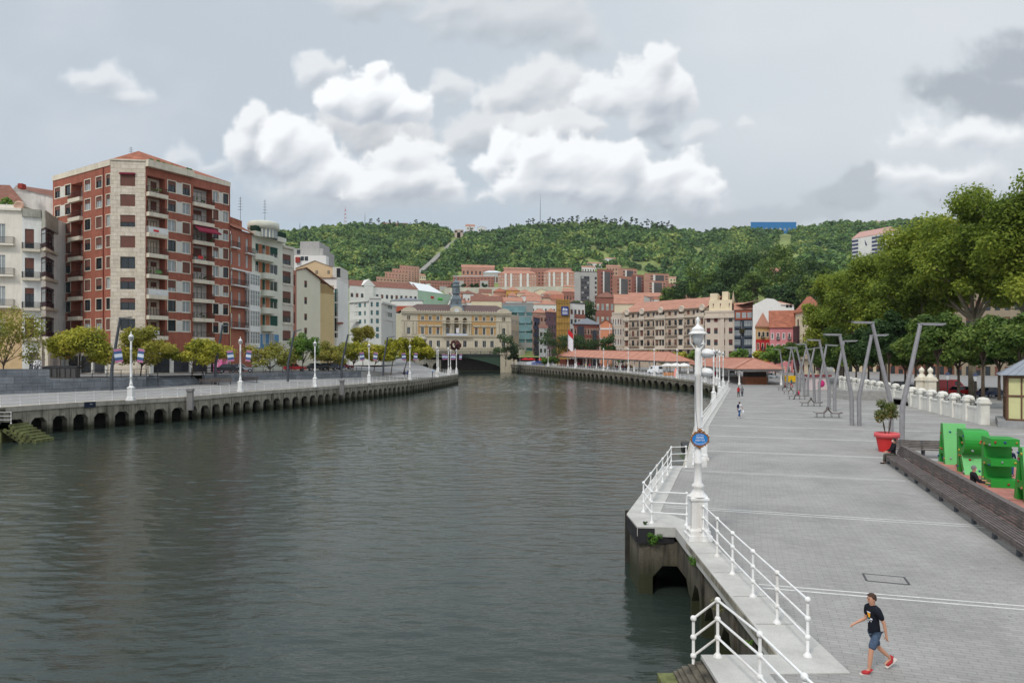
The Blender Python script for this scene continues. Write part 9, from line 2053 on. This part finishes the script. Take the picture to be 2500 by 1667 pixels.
# telescope, bins, skips, benches on the left walk
def viewer(label, u, v, tp):
    p = onz(u, v, ZL); mb = MB(); mb.lathe([(.3,0),(.14,.12),(.11,1.15),(.2,1.2),(.2,1.25),(0,1.3)], p, 10, 0); mb.ball((p.x,p.y,p.z+1.5), .24, 1, 10, 8, (1,1.2,1)); mb.tube([(p.x-.15,p.y-.1,p.z+1.5),(p.x+.3,p.y-.3,p.z+1.55)], .1, 8, 1); tag(mb.build('coin_telescope', [mat('grey metal post', (120,124,126)), mat('pale blue enamel', tp)]), label, 'telescope')
viewer('coin telescope with a pale blue head near the tip of the left walk', 1056, 921, (150,180,220)); 
for u, v, lab in ((467,968.5,'below the first slanted lamp pair'),(836,941,'between the third and fourth white lamps')):
    p = onz(u, v, ZL); mb = MB(); mb.box(p.x-.35,p.x+.35,p.y-.5,p.y-.1,1.4,3.9); mb.box(p.x-.4,p.x+.4,p.y-.6,p.y,3.7,4.0); tag(mb.build('stone_pillar', [mat('grey stone pillar', (128,126,124), var=.2)]), 'square grey stone pillar on the left quay edge ' + lab, 'pillar')
def skip_(label, u, Y):
    t = thing('waste_container', label, 'waste container', (gx(u,Y),Y,5.22), R(14), 'waste containers'); mb = MB(); mb.box(-1.0,1.0,-.6,.6,.1,1.25); mb.build('body', [mat('dark container', (86,84,82), rough=.6, var=.15)], t, (0,0,0)); mb = MB(); mb.prism([(-1.02,-.65),(1.02,-.65),(1.02,.65),(-1.02,.65)], 1.25, [1.4,1.4,1.55,1.55]); mb.build('lid', [mat('dark lid', (58,58,60))], t, (0,0,0)); mb = MB(); [mb.box(x-.05,x+.05,-.64,-.6,.1,1.3) for x in (-.9,-.3,.3,.9)]; mb.build('rib', [IRON], t, (0,0,0))
for u, lab in ((131,'leftmost'),(150,'middle'),(170,'rightmost')): skip_('dark waste container on the street above the marble wall, ' + lab, u, 88)
def lbench(label, u, v, z, w=2.6, rz=R(12)):
    Y = (CZ-z)*F/(v-HY); t = thing('slat_bench', label, 'bench', (gx(u,Y),Y,z), rz, 'slatted benches on the left walk')
    mb = MB(); [mb.box(-w/2,w/2,-.25+.12*i,-.16+.12*i,.43,.46) for i in range(4)]; mb.build('seat', [WOOD], t, (0,0,0)); mb = MB(); [mb.box(-w/2,w/2,.24,.28,.52+.12*i,.61+.12*i) for i in range(4)]; mb.build('backrest', [WOOD], t, (0,0,0))
    for x in (-w/2+.2,w/2-.2): mb = MB(); mb.box(x-.03,x+.03,-.2,.25,0,.43); mb.box(x-.03,x+.03,.26,.3,0,.95); mb.build('leg', [STEELD], t, (0,0,0))
for u, v, z, lab in [(91,961,3.3,'below the tall marble wall'),(324,951,3.5,'before the marble wall, left of the steps'),(511,941,3.8,'left of a pair right of the steps'),(540,939,3.9,'right of a pair right of the steps'),(606,935,3.9,'below the second white lamp'),(864,920,3.9,'under the yellow olive tree')]: lbench('dark slatted bench on the left walk ' + lab, u, v, z, 2.9)
# dark blue panel on the quay wall and no-entry sign
a, c = interp_u(LE,203), interp_u(LE,231); d = (c-a); d.z = 0; d.normalize(); n = Vector((d.y,-d.x,0)); mb = MB(); a2 = a + n*.2; c2 = c + n*.2
mb.faces([a2+Vector((0,0,-.62)), c2+Vector((0,0,-.62)), c2, a2, a2+n*.05+Vector((0,0,-.62)), c2+n*.05+Vector((0,0,-.62)), c2+n*.05, a2+n*.05], [(4,5,6,7),(7,6,2,3),(5,1,2,6),(0,4,7,3)], 0)
for f in (.52,.6,.66,.72): p = a2.lerp(c2,f)+n*.055; mb.bar(p+Vector((0,0,-.3)), p+Vector((0,0,-.22-.1*(f > .7))), .09, .01, 1)
tag(mb.build('wall_sign', [mat('dark blue panel', (36,46,62)), mat('white print', (220,222,230))]), 'dark blue panel with small white marks on the left quay edge', 'sign')
t = thing('road_sign', 'round red and white no-entry sign behind the yellow green tree', 'sign', (gx(164,95),95,5.25)); mb = MB(); mb.tube([(0,0,0),(0,0,2.9)], .04, 6); mb.build('pole', [STEEL], t, (0,0,0)); mb = MB(); mb.M = Matrix.Translation((0,-.06,2.75)) @ Matrix.Rotation(R(90),4,'X'); mb.lathe([(0,.01),(.34,.01),(.36,0)], n=18, m=0); mb.M = Matrix.Translation((0,-.075,2.75)); mb.box(-.25,.25,-.01,.0,-.06,.06,1); mb.build('disc', [mat('traffic red', (190,40,50)), mat('white print', (220,222,230))], t, (0,0,0))
# painted shutters at street level
for u, Y, w, h, c, lab in [(536,118.2,1.2,3.6,(226,110,160),'left'),(540,119.0,2.4,3.6,(230,120,170),'centre'),(643,137,2.0,3.8,(232,120,160),'under the pale green house')]:
    mb = MB(); Y2 = Y; x = gx(u,Y2); 
    mb.box(x-w/2,x+w/2,Y2-.35,Y2-.28,5.5,5.5+h,0); rg = random.Random(int(u))
    for i in range(10):
        px, pz_ = x+rg.uniform(-.4,.4)*w, 5.7+rg.random()*h*.75; mb.tube([(px+.25*math.cos(q*.9),Y2-.37,pz_+.3*math.sin(q*.9)) for q in range(8)], .04, 4, 1)
    tag(mb.build('painted_shutter', [mat('pink spray paint %d' % c[1], c, var=.25, scale=2), mat('pale pink spray', (244,190,214))]), 'pink graffiti covered shutter at street level, ' + lab, 'shutter')
bpy.data.scenes.remove(TS)
# ---- thin air between the town and the hill
HZ = bpy.data.materials.new('haze air'); HZ.use_nodes = True; hn = HZ.node_tree; hn.nodes.clear()
ho = hn.nodes.new('ShaderNodeOutputMaterial'); hv = hn.nodes.new('ShaderNodeVolumePrincipled'); hv.inputs['Color'].default_value = (.86,.92,1,1); hv.inputs['Density'].default_value = .00005; hv.inputs['Anisotropy'].default_value = .2
hn.links.new(hv.outputs[0], ho.inputs['Volume'])
mb = MB(); mb.box(-1500,1700,-60,2300,-80,330); tag(mb.build('haze', [HZ]), 'thin pale haze lying over the river valley', 'haze', kind='stuff')
